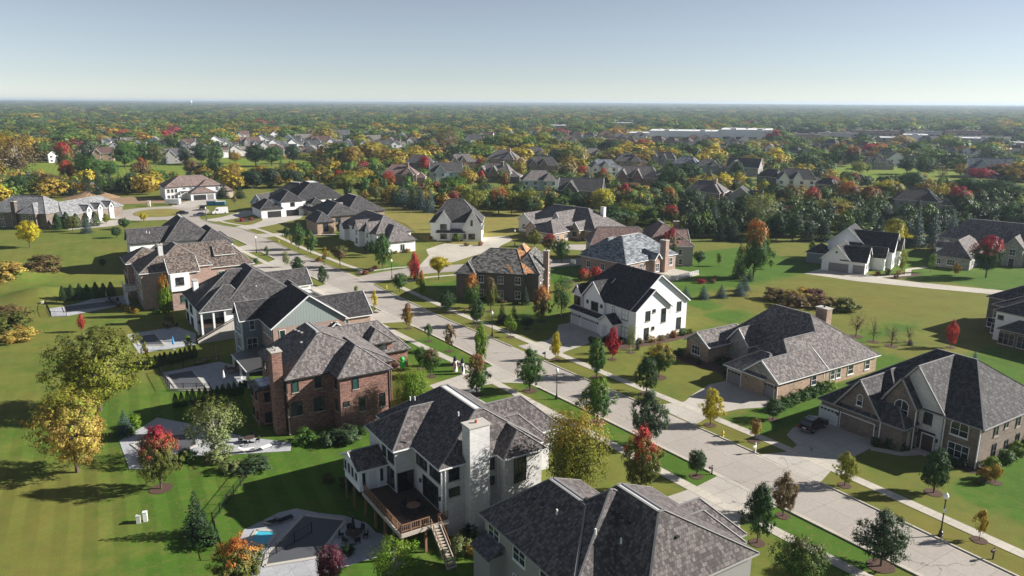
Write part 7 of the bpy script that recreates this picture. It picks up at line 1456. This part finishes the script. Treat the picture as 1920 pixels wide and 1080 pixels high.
    ng = bpy.data.node_groups.new('woods', 'GeometryNodeTree'); ng.interface.new_socket('Geometry', in_out='INPUT', socket_type='NodeSocketGeometry'); ng.interface.new_socket('Geometry', in_out='OUTPUT', socket_type='NodeSocketGeometry')
    N = ng.nodes.new; L = ng.links.new; gi, go = N('NodeGroupInput'), N('NodeGroupOutput'); m2p = N('GeometryNodeMeshToPoints'); ci = N('GeometryNodeCollectionInfo'); ci.inputs[0].default_value = pc; ci.inputs[1].default_value = True; ci.inputs[2].default_value = True
    iop = N('GeometryNodeInstanceOnPoints'); iop.inputs['Pick Instance'].default_value = True; na = N('GeometryNodeInputNamedAttribute'); na.data_type = 'FLOAT_VECTOR'; na.inputs[0].default_value = 'sc'
    rv = N('FunctionNodeRandomValue'); rv.data_type = 'FLOAT_VECTOR'; rv.inputs[0].default_value = (0, 0, 0); rv.inputs[1].default_value = (0, 0, 6.28)
    L(gi.outputs[0], m2p.inputs[0]); L(m2p.outputs[0], iop.inputs[0]); L(ci.outputs[0], iop.inputs['Instance']); L(na.outputs[0], iop.inputs['Scale']); L(rv.outputs[0], iop.inputs['Rotation']); L(iop.outputs[0], go.inputs[0])
    md = o.modifiers.new('woods', 'NODES'); md.node_group = ng
woods_object()
# ------------------------------------------------------------------ shops and sheds beyond the houses
def shop(x, y, w, d, h_, mat, roofm, lab, ang=-8, bands=0, name='shop_building', tower=0):
    r = empty(name, (x, y, 0), math.radians(ang)); tag(r, lab, 'shop building', 'shops beyond the suburb'); m = MB(); m.box(-w/2, w/2, 0, d, 0, h_, mat); m.build('wall', r); q = MB(); q.box(-w/2 - .3, w/2 + .3, -.3, d + .3, h_ + .01, h_ + .5, roofm); rf = q.build('roof', r)
    for k_ in range(max(2, int(w/18))): q = MB(); u = -w/2 + w*(k_ + .5)/max(2, int(w/18)); v = RNG.uniform(.3, .8)*d; q.box(u - 1.5, u + 1.5, v - 1.2, v + 1.2, h_ + .5, h_ + 1.9, 'trim_white'); q.build('roof_unit', rf)
    for k_ in range(bands): q = MB(); u = -w/2 + w*(k_ + .5)/bands; q.box(u - w/bands*.32, u + w/bands*.32, -.12, .0, .3, h_*.42, 'glass_dark'); q.build('window', r)
    for k_ in range(tower): q = MB(); u = -w/2 + w*(k_ + .5)/tower; q.box(u - 3, u + 3, -.9, 4, 0, h_ + 2.2, mat); q.build('entrance_tower', r)
for a in SHOPS: shop(*a)
for a in ((1,),):
    sheet('parking', POLYS['parking'], .1, 'asphalt')
def watertower(x, y, lab):
    r = empty('water_tower', (x, y, float(farz(x, y)))); r.scale = (.62, .62, .85); tag(r, lab, 'water tower'); m = MB(); m.lathe([(3.4, 0), (2, 5), (1.8, 30), (3.5, 33)], 'trim_white', 16); m.build('stem', r); m = MB(); m.lathe([(3.5, 33), (9, 36), (11, 41), (9, 46), (4, 48.6), (0, 49)], 'van_white', 20); m.build('tank', r)
watertower(*WT, 'white water tower standing tiny on the horizon'); 
# ------------------------------------------------------------------ street furniture, vehicles and yard things
def lamp(x, y, lab, sign=False):
    r = empty('street_lamp', (x, y, 0)); tag(r, lab, 'street lamp', 'street lamps along the road')
    m = MB(); m.lathe([(.27, 0), (.27, .12), (.2, .16), (.17, .5), (.2, .55), (.12, .62), (.085, .95)], 'black_metal', 16); m.build('base', r); m = MB(); m.lathe([(.075, .95), (.06, 4.0), (.1, 4.05), (.06, 4.12), (.11, 4.22), (.13, 4.3)], 'black_metal', 12); m.build('pole', r)
    m = MB(); m.lathe([(.12, 4.3), (.23, 4.5), (.25, 4.66), (.18, 4.82)], 'globe', 16); m.build('globe', r, True); m = MB(); m.lathe([(.19, 4.82), (.14, 4.92), (.05, 4.98), (.03, 5.1), (0, 5.12)], 'globe', 14); m.build('finial_cap', r)
    if sign: m = MB(); m.box(-.16, .16, -.09, -.07, 2.75, 3.2, 'trim_white'); m.build('speed_sign', r)
LL = [((45.1, 71.1), 'large black street lamp with small white sign on the grass verge', 1), ((6.9, 108.4), 'black street lamp on the lawn corner left of the road', 0), ((-3.8, 140.4), 'black street lamp on the right verge before the brown brick house', 0), ((-30.8, 189.2), 'black street lamp at the corner of the side street', 0), ((.8, 236.4), 'small street lamp near the grey farmhouse drive', 0), ((-76.3, 222), 'street lamp on the left verge at the road bend', 0), ((-116, 284.9), 'farthest street lamp near the parked white van', 0)]
for p_, l_, s_ in LL: lamp(*p_, l_, s_)
def mailbox(x, y, lab, white=False, rz=0):
    r = empty('mailbox', (x, y, 0), AX + rz); tag(r, lab, 'mailbox', 'kerbside mailboxes'); mt = 'trim_white' if white else 'black_metal'; m = MB(); m.box(-.06, .06, -.06, .06, 0, 1.25 if not white else 1.5, mt); m.box(-.05, .05, -.45, .1, .85, .93, mt); m.build('post', r)
    b = MB(); n = 8; pr = [(-.11, .94), (.11, .94)] + [(.11*math.cos(a), 1.06 + .11*math.sin(a)) for a in np.linspace(0, math.pi, n)]
    b.face([(p_[0], -.5, p_[1]) for p_ in pr], mt); b.face([(p_[0], .05, p_[1]) for p_ in pr][::-1], mt)
    for i in range(len(pr)): j = (i + 1) % len(pr); b.face([(pr[i][0], .05, pr[i][1]), (pr[j][0], .05, pr[j][1]), (pr[j][0], -.5, pr[j][1]), (pr[i][0], -.5, pr[i][1])], mt)
    b.build('box', r); f_ = MB(); f_.box(.12, .14, -.35, -.31, 1.0, 1.25, 'lens_red'); f_.build('flag', r)
mailbox(48.1, 67.0, 'black mailbox on the right kerb beside the large lamp'); mailbox(24.5, 84.4, 'black mailbox beside the little dark green round tree'); mailbox(5.9, 127.3, 'black mailbox beside the narrow bright yellow tree'); mailbox(31.6, 90.2, 'white post mailbox with autumn bow before the house with the SUV', True); mailbox(-10, 155.4, 'dark mailbox on the verge near the brown brick house'); mailbox(-52, 205, 'dark mailbox on the left verge near the street bend')
m = MB(); m.box(31.3, 31.9, 90.3, 90.7, .9, 1.3, 'lens_red'); 
def hydrant(x, y, lab):
    r = empty('fire_hydrant', (x, y, 0)); tag(r, lab, 'fire hydrant', 'yellow fire hydrants'); m = MB(); m.lathe([(.2, 0), (.2, .06), (.13, .08), (.13, .55), (.17, .57), (.17, .62), (.12, .7), (.05, .78), (.04, .84), (0, .85)], 'yellow_paint', 14); m.build('barrel', r)
    m = MB(); m.tube((-.26, 0, .42), (.26, 0, .42), .07, .07, 'yellow_paint', 10); m.tube((0, -.26, .42), (0, 0, .42), .09, .09, 'yellow_paint', 10); m.build('nozzle', r)
hydrant(28.8, 95.4, 'yellow fire hydrant near the bright yellow round tree'); hydrant(-30.4, 178.3, 'yellow fire hydrant at the side street corner'); hydrant(-75.3, 240.8, 'yellow fire hydrant far along the right verge')
for x, y, l_, a in ((-42.6, 77.8, 'left of the two pale utility boxes on the open lawn', 'utility_gray'), (-42.0, 78.2, 'right taller box of the two pale utility boxes on the open lawn', 'trim_white'), (-110.7, 172.4, 'pale utility box by the fence of the farthest pool', 'trim_white')):
    m = MB(); s_ = 1.25 if 'taller' in l_ else 1.; m.box(-.22, .22, -.2, .2, 0, .9*s_, a); m.box(-.25, .25, -.23, .23, .9*s_ + .002, .97*s_, a); o = m.build('utility_box'); o.location = (x, y, -3); o.rotation_euler = (0, 0, .3); tag(o, l_, 'utility box')
def wheelset(r, L, W, rad):
    for x in (-L*.31, L*.3):
        for s_ in (-1, 1):
            w = MB(); w.tube((x, s_*(W/2 - .24), rad), (x, s_*(W/2 - .01), rad), rad, rad, 'tyre', 18); o = w.build('wheel', r); q = MB(); q.tube((x, s_*(W/2 - .02), rad), (x, s_*(W/2 + .01), rad), rad*.6, rad*.55, 'chrome', 14); q.build('rim', o)
def car(x, y, rz, mat, lab, kind='suv', name='parked_car', cat='car'):
    r = empty(name, (x, y, .04), rz); tag(r, lab, cat, 'parked vehicles'); L, W, Hh = {'suv': (4.8, 1.95, 1.75), 'sedan': (4.7, 1.85, 1.45), 'van': (6.0, 2.1, 2.65)}[kind]
    if kind == 'van': lo = [(-3, .5), (-3, 1.2), (-2.95, 2.5), (-2.8, 2.65), (1.2, 2.65), (1.6, 2.45), (2.3, 1.4), (2.9, 1.15), (3, .9), (3, .45)]; 
    elif kind == 'suv': lo = [(-2.4, .55), (-2.42, 1.0), (-2.3, 1.12), (1.15, 1.12), (2.2, 1.0), (2.38, .8), (2.4, .5)]
    else: lo = [(-2.35, .5), (-2.35, .9), (-2.25, .98), (1.2, .96), (2.2, .82), (2.35, .65), (2.35, .45)]
    def loft(pr, w0, w1, mat, z0=None):
        m = MB(); zs = [p_[1] for p_ in pr]; a, b = min(zs), max(zs); ww = lambda z: (w0 + (w1 - w0)*(z - a)/(b - a))/2
        m.face([(p_[0], -ww(p_[1]), p_[1]) for p_ in pr][::-1], mat); m.face([(p_[0], ww(p_[1]), p_[1]) for p_ in pr], mat)
        for i in range(len(pr)):
            j = (i + 1) % len(pr); m.face([(pr[i][0], -ww(pr[i][1]), pr[i][1]), (pr[j][0], -ww(pr[j][1]), pr[j][1]), (pr[j][0], ww(pr[j][1]), pr[j][1]), (pr[i][0], ww(pr[i][1]), pr[i][1])], mat)
        return m
    loft([(p_[0], p_[1]) for p_ in lo] + [(lo[-1][0] - .15, .32), (lo[0][0] + .15, .32)], W, W*(.93 if kind != 'van' else .86), mat).build('body', r)
    if kind == 'van':
        g = MB(); g.face([(1.63, -.82, 2.38), (2.28, -.92, 1.48), (2.28, .92, 1.48), (1.63, .82, 2.38)][::-1], 'glass_dark'); o = g.build('windscreen', r); o.location = (.02, 0, .02)
        for s_ in (-1, 1): g = MB(); g.box(.7, 1.7, s_*.98 - .02, s_*.98 + .02, 1.45, 2.1, 'glass_dark'); g.build('side_window', r)
    else:
        b, hh = (1.1, Hh) if kind == 'suv' else (.95, Hh); cab = [(-2.2, b), (-1.95, hh - .12), (-1.6, hh), (.1, hh), (.4, hh - .06), (1.25, b)] if kind == 'suv' else [(-1.9, b), (-1.2, hh - .05), (-.9, hh), (.1, hh), (.35, hh - .05), (1.2, b)]
        loft(cab, W*.93, W*.72, 'glass_dark').build('windows', r); rf = [(-1.96, hh - .14), (-1.6, hh + .02), (.1, hh + .02), (.42, hh - .08), (.1, hh - .08), (-1.6, hh - .08)] if kind == 'suv' else [(-1.22, hh - .07), (-.9, hh + .02), (.1, hh + .02), (.37, hh - .07), (.1, hh - .06), (-.9, hh - .06)]
        loft(rf, W*.76, W*.74, mat).build('roof', r)
        for s_ in (-1, 1):
            q = MB(); q.box(.55, .75, s_*W*.52 - .08, s_*W*.52 + .08, b - .02, b + .14, mat); q.build('mirror', r)
            if kind == 'suv': q = MB(); q.bar((-1.6, s_*.55, hh + .03), (.1, s_*.55, hh + .03), .05, .07, 'chrome'); q.build('roof_rail', r)
    for s_ in (-1, 1):
        q = MB(); q.box(L/2 - .12, L/2 + .01, s_*W*.36 - .18, s_*W*.36 + .18, .62, .78, 'lens_clear'); q.build('headlight', r); q = MB(); q.box(-L/2 - .03, -L/2 + .1, s_*W*.4 - .12, s_*W*.4 + .12, .75, 1.0, 'lens_red'); q.build('tail_light', r)
    q = MB(); q.box(-L/2 - .05, -L/2, -.26, .26, .68, .82, 'trim_white'); q.build('number_plate', r); q = MB(); q.box(-L/2 - .045, -L/2 + .1, -W*.46, W*.46, .42, .55, 'chrome'); q.build('bumper', r); wheelset(r, L, W, .37)
car(42.1, 98.0, AX + math.pi*.5 + .12, 'car_black', 'black SUV parked on the driveway before the left garage door')
car(-117.0, 301.6, math.radians(205), 'van_white', 'white panel van parked on a driveway beyond the dark roofs', 'van', 'parked_van', 'van'); car(-131.3, 299.9, math.radians(12), 'car_black', 'dark car at the road edge near the turning circle', 'sedan'); car(-122.8, 295.5, math.radians(200), 'car_blue', 'dark blue car just left of the white van', 'sedan'); car(-128.5, 313, math.radians(100), 'car_black', 'dark car behind the others near the blue dumpster', 'suv'); car(67.4, 394, math.radians(3), 'car_gray', 'dark car on the pale driveway behind the red maple', 'sedan')
# trailer, dumpster, toilet and excavator at the building site
r = empty('box_trailer', (-147.5, 328.3, 0), .05); tag(r, 'white box trailer on the building site before the tile roofed house', 'trailer'); m = MB(); m.box(-3, 3, -1.1, 1.1, .5, 2.6, 'van_white'); m.build('body', r); wheelset(r, 4, 2.3, .36); m = MB(); m.bar((3, 0, .5), (4.2, 0, .5), .1, .1, 'black_metal'); m.build('hitch', r)
for x, l_ in ((-130.6, 'left of the two blue dumpsters by the tile roofed house'), (-126.6, 'right of the two blue dumpsters by the tile roofed house')):
    r = empty('dumpster', (x, 327.5, 0), .2); tag(r, l_, 'dumpster', 'blue dumpsters'); m = MB(); m.box(-1.8, 1.8, -1.1, 1.1, .2, 1.7, 'blue_paint'); m.build('container', r); m = MB(); m.box(-1.9, 1.9, -1.2, 1.2, 1.71, 1.82, 'car_gray' if 'left' in l_ else 'trim_white'); m.build('lid', r)
    q = MB(); [q.box(u - .05, u + .05, -1.16, -1.1, .25, 1.65, 'blue_paint') for u in (-1.2, -.4, .4, 1.2)]; q.build('side_ribs', r)
r = empty('portable_toilet', (-155.5, 322.8, 0), .2); tag(r, 'orange-pink portable toilet on the bare building site', 'portable toilet'); m = MB(); m.box(-.65, .65, -.65, .65, 0, 2.2, 'loo_pink'); m.build('cabin', r); m = MB(); m.box(-.72, .72, -.72, .72, 2.2, 2.34, 'trim_white'); m.build('roof', r); m = MB(); m.box(-.42, .42, -.68, -.651, .1, 2.0, 'trim_white'); m.build('door', r)
r = empty('excavator', (-203, 358, 0), .4); tag(r, 'yellow excavator with grey boom digging beyond the pale slate roof', 'excavator')
m = MB(); [m.box(-2, 2, s_*1.2 - .35, s_*1.2 + .35, 0, .9, 'tyre') for s_ in (-1, 1)]; m.build('tracks', r); m = MB(); m.box(-2.2, 1.6, -1.3, 1.3, 1.0, 2.3, 'yellow_paint'); m.build('body', r); m = MB(); m.box(.2, 1.7, .2, 1.3, 2.3, 3.3, 'glass_dark'); m.build('cab', r)
b_ = MB(); b_.bar((1.4, -.3, 2), (4.4, -.3, 6), .5, .6, 'trim_gray'); b_.build('boom', r); b_ = MB(); b_.bar((4.4, -.3, 6), (6.6, -.3, 3), .4, .45, 'trim_gray'); b_.build('arm', r); b_ = MB(); b_.box(6.0, 7.2, -.8, .2, 1.8, 3.0, 'black_metal'); b_.build('bucket', r)
m = MB()
for k_ in range(26): a = k_/26*6.283; b = (k_ + 1)/26*6.283; m.face([(-196 + 13*math.cos(a), 352 + 9*math.sin(a), 0), (-196 + 13*math.cos(b), 352 + 9*math.sin(b), 0), (-196 + 4*math.cos(b), 352 + 3*math.sin(b), 2.4 + math.sin(b*3)*.5), (-196 + 4*math.cos(a), 352 + 3*math.sin(a), 2.4 + math.sin(a*3)*.5)], 'dirt'); m.face([(-196 + 4*math.cos(a), 352 + 3*math.sin(a), 2.4 + math.sin(a*3)*.5), (-196 + 4*math.cos(b), 352 + 3*math.sin(b), 2.4 + math.sin(b*3)*.5), (-196, 352, 3)], 'dirt')
tag(m.build('dirt_mound'), 'heap of brown soil beside the excavator', 'soil heap')
# yard decorations and furniture
def figure_post(x, y, lab, pink):
    r = empty('lawn_figure', (x, y, 0), .2); tag(r, lab, 'lawn decoration', 'tall lawn decorations'); m = MB(); m.lathe([(.42, 0), (.36, .8), (.33, 1.7), (.3, 1.9)], 'fabric_white', 12); m.build('body', r); m = MB(); m.lathe([(.33, 1.9), (.3, 2.2), (.2, 2.4), (.1, 2.7), (0, 2.85)], 'fabric_black', 12); m.build('head', r)
    q = MB(); q.box(-.14, .14, -.42, -.3, .5, 1.5, 'fabric_pink' if pink else 'fabric_black'); q.build('front_panel', r)
    for s_ in (-1, 1): q = MB(); q.tube((s_*.3, -.1, 1.7), (s_*.5, -.2, 1.0), .1, .08, 'fabric_black', 8); q.build('arm', r)
figure_post(-9.5, 120.5, 'left white-robed lawn figure with black head and pink front', True); figure_post(-8.2, 119.3, 'right white-robed lawn figure with black head beside the footpath', False)
r = empty('inflatable_figure', (-17.9, 117.4, 2.4), 0); tag(r, 'bright green inflatable figure clinging to the red brick house corner', 'inflatable'); m = MB(); m.lathe([(0, -.9), (.35, -.7), (.45, -.2), (.35, .3), (.2, .45)], 'vinyl_green', 14); m.build('body', r, True); m = MB(); m.lathe([(.1, .4), (.35, .6), (.4, .85), (.25, 1.1), (0, 1.2)], 'vinyl_green', 14); m.build('head', r, True)
for s_ in (-1, 1): q = MB(); q.tube((s_*.3, 0, .2), (s_*.75, -.1, .55), .13, .1, 'vinyl_green', 8); q.build('arm', r)
def umbrella(x, y, lab, mat, z=-2.95):
    r = empty('closed_umbrella', (x, y, z)); tag(r, lab, 'umbrella', 'closed garden umbrellas'); m = MB(); m.tube((0, 0, 0), (0, 0, 2.7), .03, .03, 'trim_gray', 8); m.build('pole', r); m = MB(); m.lathe([(.2, 1.1), (.24, 1.4), (.15, 2.1), (.08, 2.5), (0, 2.72)], mat, 12); m.build('canopy', r); m = MB(); m.lathe([(.3, 0), (.3, .08), (.05, .12)], 'trim_gray', 12); m.build('foot', r)
def table(x, y, lab, z=-2.95, n=4, rt=.75, mat='wood_dark', rz=0.):
    r = empty('garden_table', (x, y, z), rz); tag(r, lab, 'table', 'garden tables'); m = MB(); m.lathe([(0, .7), (rt, .7), (rt, .75), (0, .755)], mat, 18); m.build('tabletop', r); m = MB(); m.tube((0, 0, 0), (0, 0, .7), .06, .06, 'black_metal', 8); m.lathe([(.3, 0), (.3, .04), (.06, .08)], 'black_metal', 12); m.build('leg', r)
    return [(x + (rt + .45)*math.cos(rz + 6.283*k_/n), y + (rt + .45)*math.sin(rz + 6.283*k_/n), rz + 6.283*k_/n) for k_ in range(n)]
def chairs(spots, lab, grp, z=-2.95, mat='fabric_tan'):
    first = None
    for x, y, a in spots:
        if first is None:
            r = empty('garden_chair', (x, y, z), a); m = MB(); m.box(-.25, .25, -.26, .26, .4, .47, mat); m.build('seat', r); m = MB(); m.box(.2, .27, -.26, .26, .47, .95, mat); m.build('backrest', r)
            for u in (-.22, .22):
                for v in (-.22, .22): m = MB(); m.box(u - .025, u + .025, v - .025, v + .025, 0, .4, 'black_metal'); m.build('leg', r)
            first = r
        else:
            r = first.copy(); C.objects.link(r); r.location = (x, y, z); r.rotation_euler = (0, 0, a)
            for ch in first.children: c = ch.copy(); C.objects.link(c); c.parent = r
        tag(r, lab, 'chair', grp)
def gz(px, n=0): return px
L2c = (-17.4, 74.9); umbrella(L2c[0], L2c[1], 'closed dark umbrella over the table beside the covered pool below the deck', 'fabric_black'); chairs(table(L2c[0], L2c[1], 'round table under the dark umbrella on the pool terrace', n=6, rt=.9), 'dark chair around the table below the timber deck', 'chairs around the lower terrace table', mat='fabric_black')
D2 = ST(-69.3, 31.4); chairs(table(D2[0], D2[1], 'round table up on the raised timber deck', z=.16, n=5, mat='wood'), 'dark chair around the table on the raised timber deck', 'chairs on the raised deck', z=.16, mat='fabric_black')
D3 = (-37.1, 99.0); chairs(table(D3[0], D3[1], 'round dark table on the patio behind the red brick house', n=4), 'dark chair on the patio behind the red brick house', 'chairs behind the red brick house', mat='fabric_black')
D4 = ST(-117.5, 25.2); umbrella(*(-48.9, 121.3), 'closed pink-white umbrella near the arborvitae row', 'fabric_white'); umbrella(*(-55.2, 134.7), 'closed tan umbrella at the back of the pool deck', 'fabric_tan'); chairs(table(*(-50.0, 127.5), 'round table on the pool deck beside the grey-green house', n=5), 'tan chair on the pool deck of the grey-green house', 'chairs on the grey pool deck')
umbrella(*ST(-201, 12.5), 'closed tall umbrella by the farthest narrow pool', 'fabric_tan'); chairs(table(*ST(-199, 13.5), 'round dark table by the farthest narrow pool', n=5), 'dark chair by the farthest narrow pool', 'chairs by the narrow pool', mat='fabric_black'); umbrella(*(-65.6, 139.9), 'closed bright blue umbrella beside the small covered pool', 'fabric_blue'); chairs(table(*(-72.8, 154.8), 'round dark table on the patio of the porch house', n=4), 'dark chair on the patio of the porch house', 'chairs on the porch house patio', mat='fabric_black')
def lounger(x, y, rz, lab, mat, z=-2.95):
    r = empty('sun_lounger', (x, y, z), rz); tag(r, lab, 'sun lounger', 'pool loungers'); m = MB(); m.box(-.3, 1.2, -.32, .32, .28, .4, mat); m.build('seat', r); m = MB(); m.face([(-.3, -.32, .4), (-.85, -.32, .85), (-.85, .32, .85), (-.3, .32, .4)], mat); m.face([(-.3, -.32, .3), (-.3, .32, .3), (-.85, .32, .75), (-.85, -.32, .75)], mat); m.build('backrest', r)
    for u in (-.25, 1.1):
        for v in (-.27, .27): m = MB(); m.box(u - .03, u + .03, v - .03, v + .03, 0, .28, 'black_metal'); m.build('leg', r)
lounger(-27.6, 77.4, .6, 'left black lounger behind the turquoise spa pool', 'fabric_black'); lounger(-26.2, 78.1, .7, 'right black lounger behind the turquoise spa pool', 'fabric_black'); lounger(-36.6, 95.9, .4, 'white cushioned lounger on the patio behind the red brick house', 'fabric_white'); lounger(-34.4, 96.6, .9, 'second white cushioned lounger near the round patio table', 'fabric_white')
lounger(*(-57.8, 131.4), .8, 'left tan lounger at the back of the pool deck', 'fabric_tan'); lounger(*(-57.0, 132.9), .9, 'right tan lounger at the back of the pool deck', 'fabric_tan')
r = empty('basketball_hoop', (15.2, 194.6, 0), 2.2); tag(r, 'white basketball hoop beside the driveway of the slate roofed house', 'basketball hoop'); m = MB(); m.tube((0, 0, 0), (0, 0, 3), .07, .06, 'black_metal', 8); m.tube((0, 0, 3), (0, -1, 3.3), .05, .05, 'black_metal', 8); m.build('pole', r); m = MB(); m.box(-.9, .9, -1.05, -1.0, 2.9, 4.0, 'trim_white'); m.build('backboard', r); m = MB(); [m.tube((.23*math.cos(a), -1.3 + .23*math.sin(a), 3.05), (.23*math.cos(a + .4), -1.3 + .23*math.sin(a + .4), 3.05), .02, .02, 'lens_red', 5) for a in np.arange(0, 6.28, .4)]; m.build('hoop', r)
# planting beds beside the houses
for p_ in ([(-55.5, 91), (-52.3, 90.2), (-49.2, 92.2), (-49.2, 93.6), (-52.2, 92.9)], [(-46.8, 93.2), (-41.4, 93.3), (-40.2, 95), (-40.2, 110), (-41.6, 110), (-41.6, 95.1), (-46.8, 94.9)], [(-94.5, 95.9), (-94, 93.2), (-88, 93), (-82.5, 94), (-80.2, 92.6), (-79.9, 96.6), (-84, 101), (-87, 101.5)],
           [(-102.7, 92), (-100.2, 90.4), (-99.6, 100), (-100.4, 108.5), (-102.7, 108.5)], [(-109.2, 86), (-106.4, 85.4), (-100.4, 88.6), (-101, 91.4), (-105.4, 91.6)], [(-222.5, 107.4), (-217, 108), (-204, 113), (-205, 119.6), (-211, 122.5), (-216, 120.5)], [(-187.2, 69.6), (-184, 70.4), (-187, 75.5), (-191, 78.5), (-192, 77)], [(-114.8, 186), (-108, 186.2), (-107, 198), (-110.6, 197.6), (-111.6, 190)],
           [(-299, 64.5), (-293, 63.5), (-291, 68), (-296.4, 73.6), (-298, 72)]): sheet('mulch_bed', stpts(p_), .028, 'mulch')
# ------------------------------------------------------------------ light, air and camera
cam = bpy.data.cameras.new('camera'); co = bpy.data.objects.new('camera', cam); C.objects.link(co); cam.sensor_width = 36; cam.lens = 36*1420/1920; cam.clip_end = 60000; cam.clip_start = .5
from mathutils import Matrix
pt = math.atan(348/1420)
co.matrix_world = Matrix.Translation((0, 0, H)) @ Matrix.Rotation(math.pi/2 - pt, 4, 'X') @ Matrix.Rotation(math.radians(ROLL), 4, 'Z')
bpy.context.scene.camera = co
az, el = math.radians(6.5), math.radians(27)                        # the sun: to the right and a little beyond
sd = Vector((math.cos(el)*math.cos(az), math.cos(el)*math.sin(az), math.sin(el)))
sl = bpy.data.lights.new('sun', 'SUN'); sl.energy = SUN; sl.angle = math.radians(.5); sl.color = (1, .955, .89); so = bpy.data.objects.new('sun', sl); C.objects.link(so); so.rotation_euler = sd.to_track_quat('Z', 'Y').to_euler()
w = bpy.data.worlds.new('World'); bpy.context.scene.world = w; w.use_nodes = True; nt = w.node_tree; nt.nodes.clear()
sk = nt.nodes.new('ShaderNodeTexSky'); sk.sky_type = 'NISHITA'; sk.sun_disc = False; sk.sun_elevation = el; sk.sun_rotation = math.pi/2 - az; sk.altitude = 200; sk.air_density = AIR[0]; sk.dust_density = AIR[1]; sk.ozone_density = AIR[2]
bg = nt.nodes.new('ShaderNodeBackground'); bg.inputs[1].default_value = SKY; ou = nt.nodes.new('ShaderNodeOutputWorld')
hs = nt.nodes.new('ShaderNodeHueSaturation'); hs.inputs['Saturation'].default_value = .62; hs.inputs['Value'].default_value = 1.0; nt.links.new(sk.outputs[0], hs.inputs['Color']); nt.links.new(hs.outputs[0], bg.inputs[0]); nt.links.new(bg.outputs[0], ou.inputs[0])
if HAZE:
    m = MB(); m.box(-16500, 16500, -400, 16500, -5, 62, 'membrane'); o = m.build('haze'); o.data.materials.clear(); hm = bpy.data.materials.new('haze'); hm.use_nodes = True; hn = hm.node_tree; hn.nodes.clear()
    pv = hn.nodes.new('ShaderNodeVolumePrincipled'); pv.inputs['Density'].default_value = HAZE; pv.inputs['Color'].default_value = (.66, .79, .95, 1); pv.inputs['Anisotropy'].default_value = .2; ho = hn.nodes.new('ShaderNodeOutputMaterial'); hn.links.new(pv.outputs[0], ho.inputs['Volume']); o.data.materials.append(hm); o['kind'] = 'stuff'; o['label'] = 'thin pale haze fading the distant woods'; o['category'] = 'haze'
sc = bpy.context.scene; sc.view_settings.view_transform = 'Standard'; sc.view_settings.look = 'None'; sc.view_settings.gamma = 1; sc.view_settings.exposure = EXPO
sc.render.engine = 'CYCLES'; sc.cycles.use_denoising = True; sc.cycles.max_bounces = 6; sc.cycles.diffuse_bounces = 3; sc.cycles.glossy_bounces = 2; sc.cycles.transmission_bounces = 3; sc.cycles.volume_bounces = 0; sc.cycles.caustics_reflective = False; sc.cycles.caustics_refractive = False; sc.cycles.sample_clamp_indirect = 6
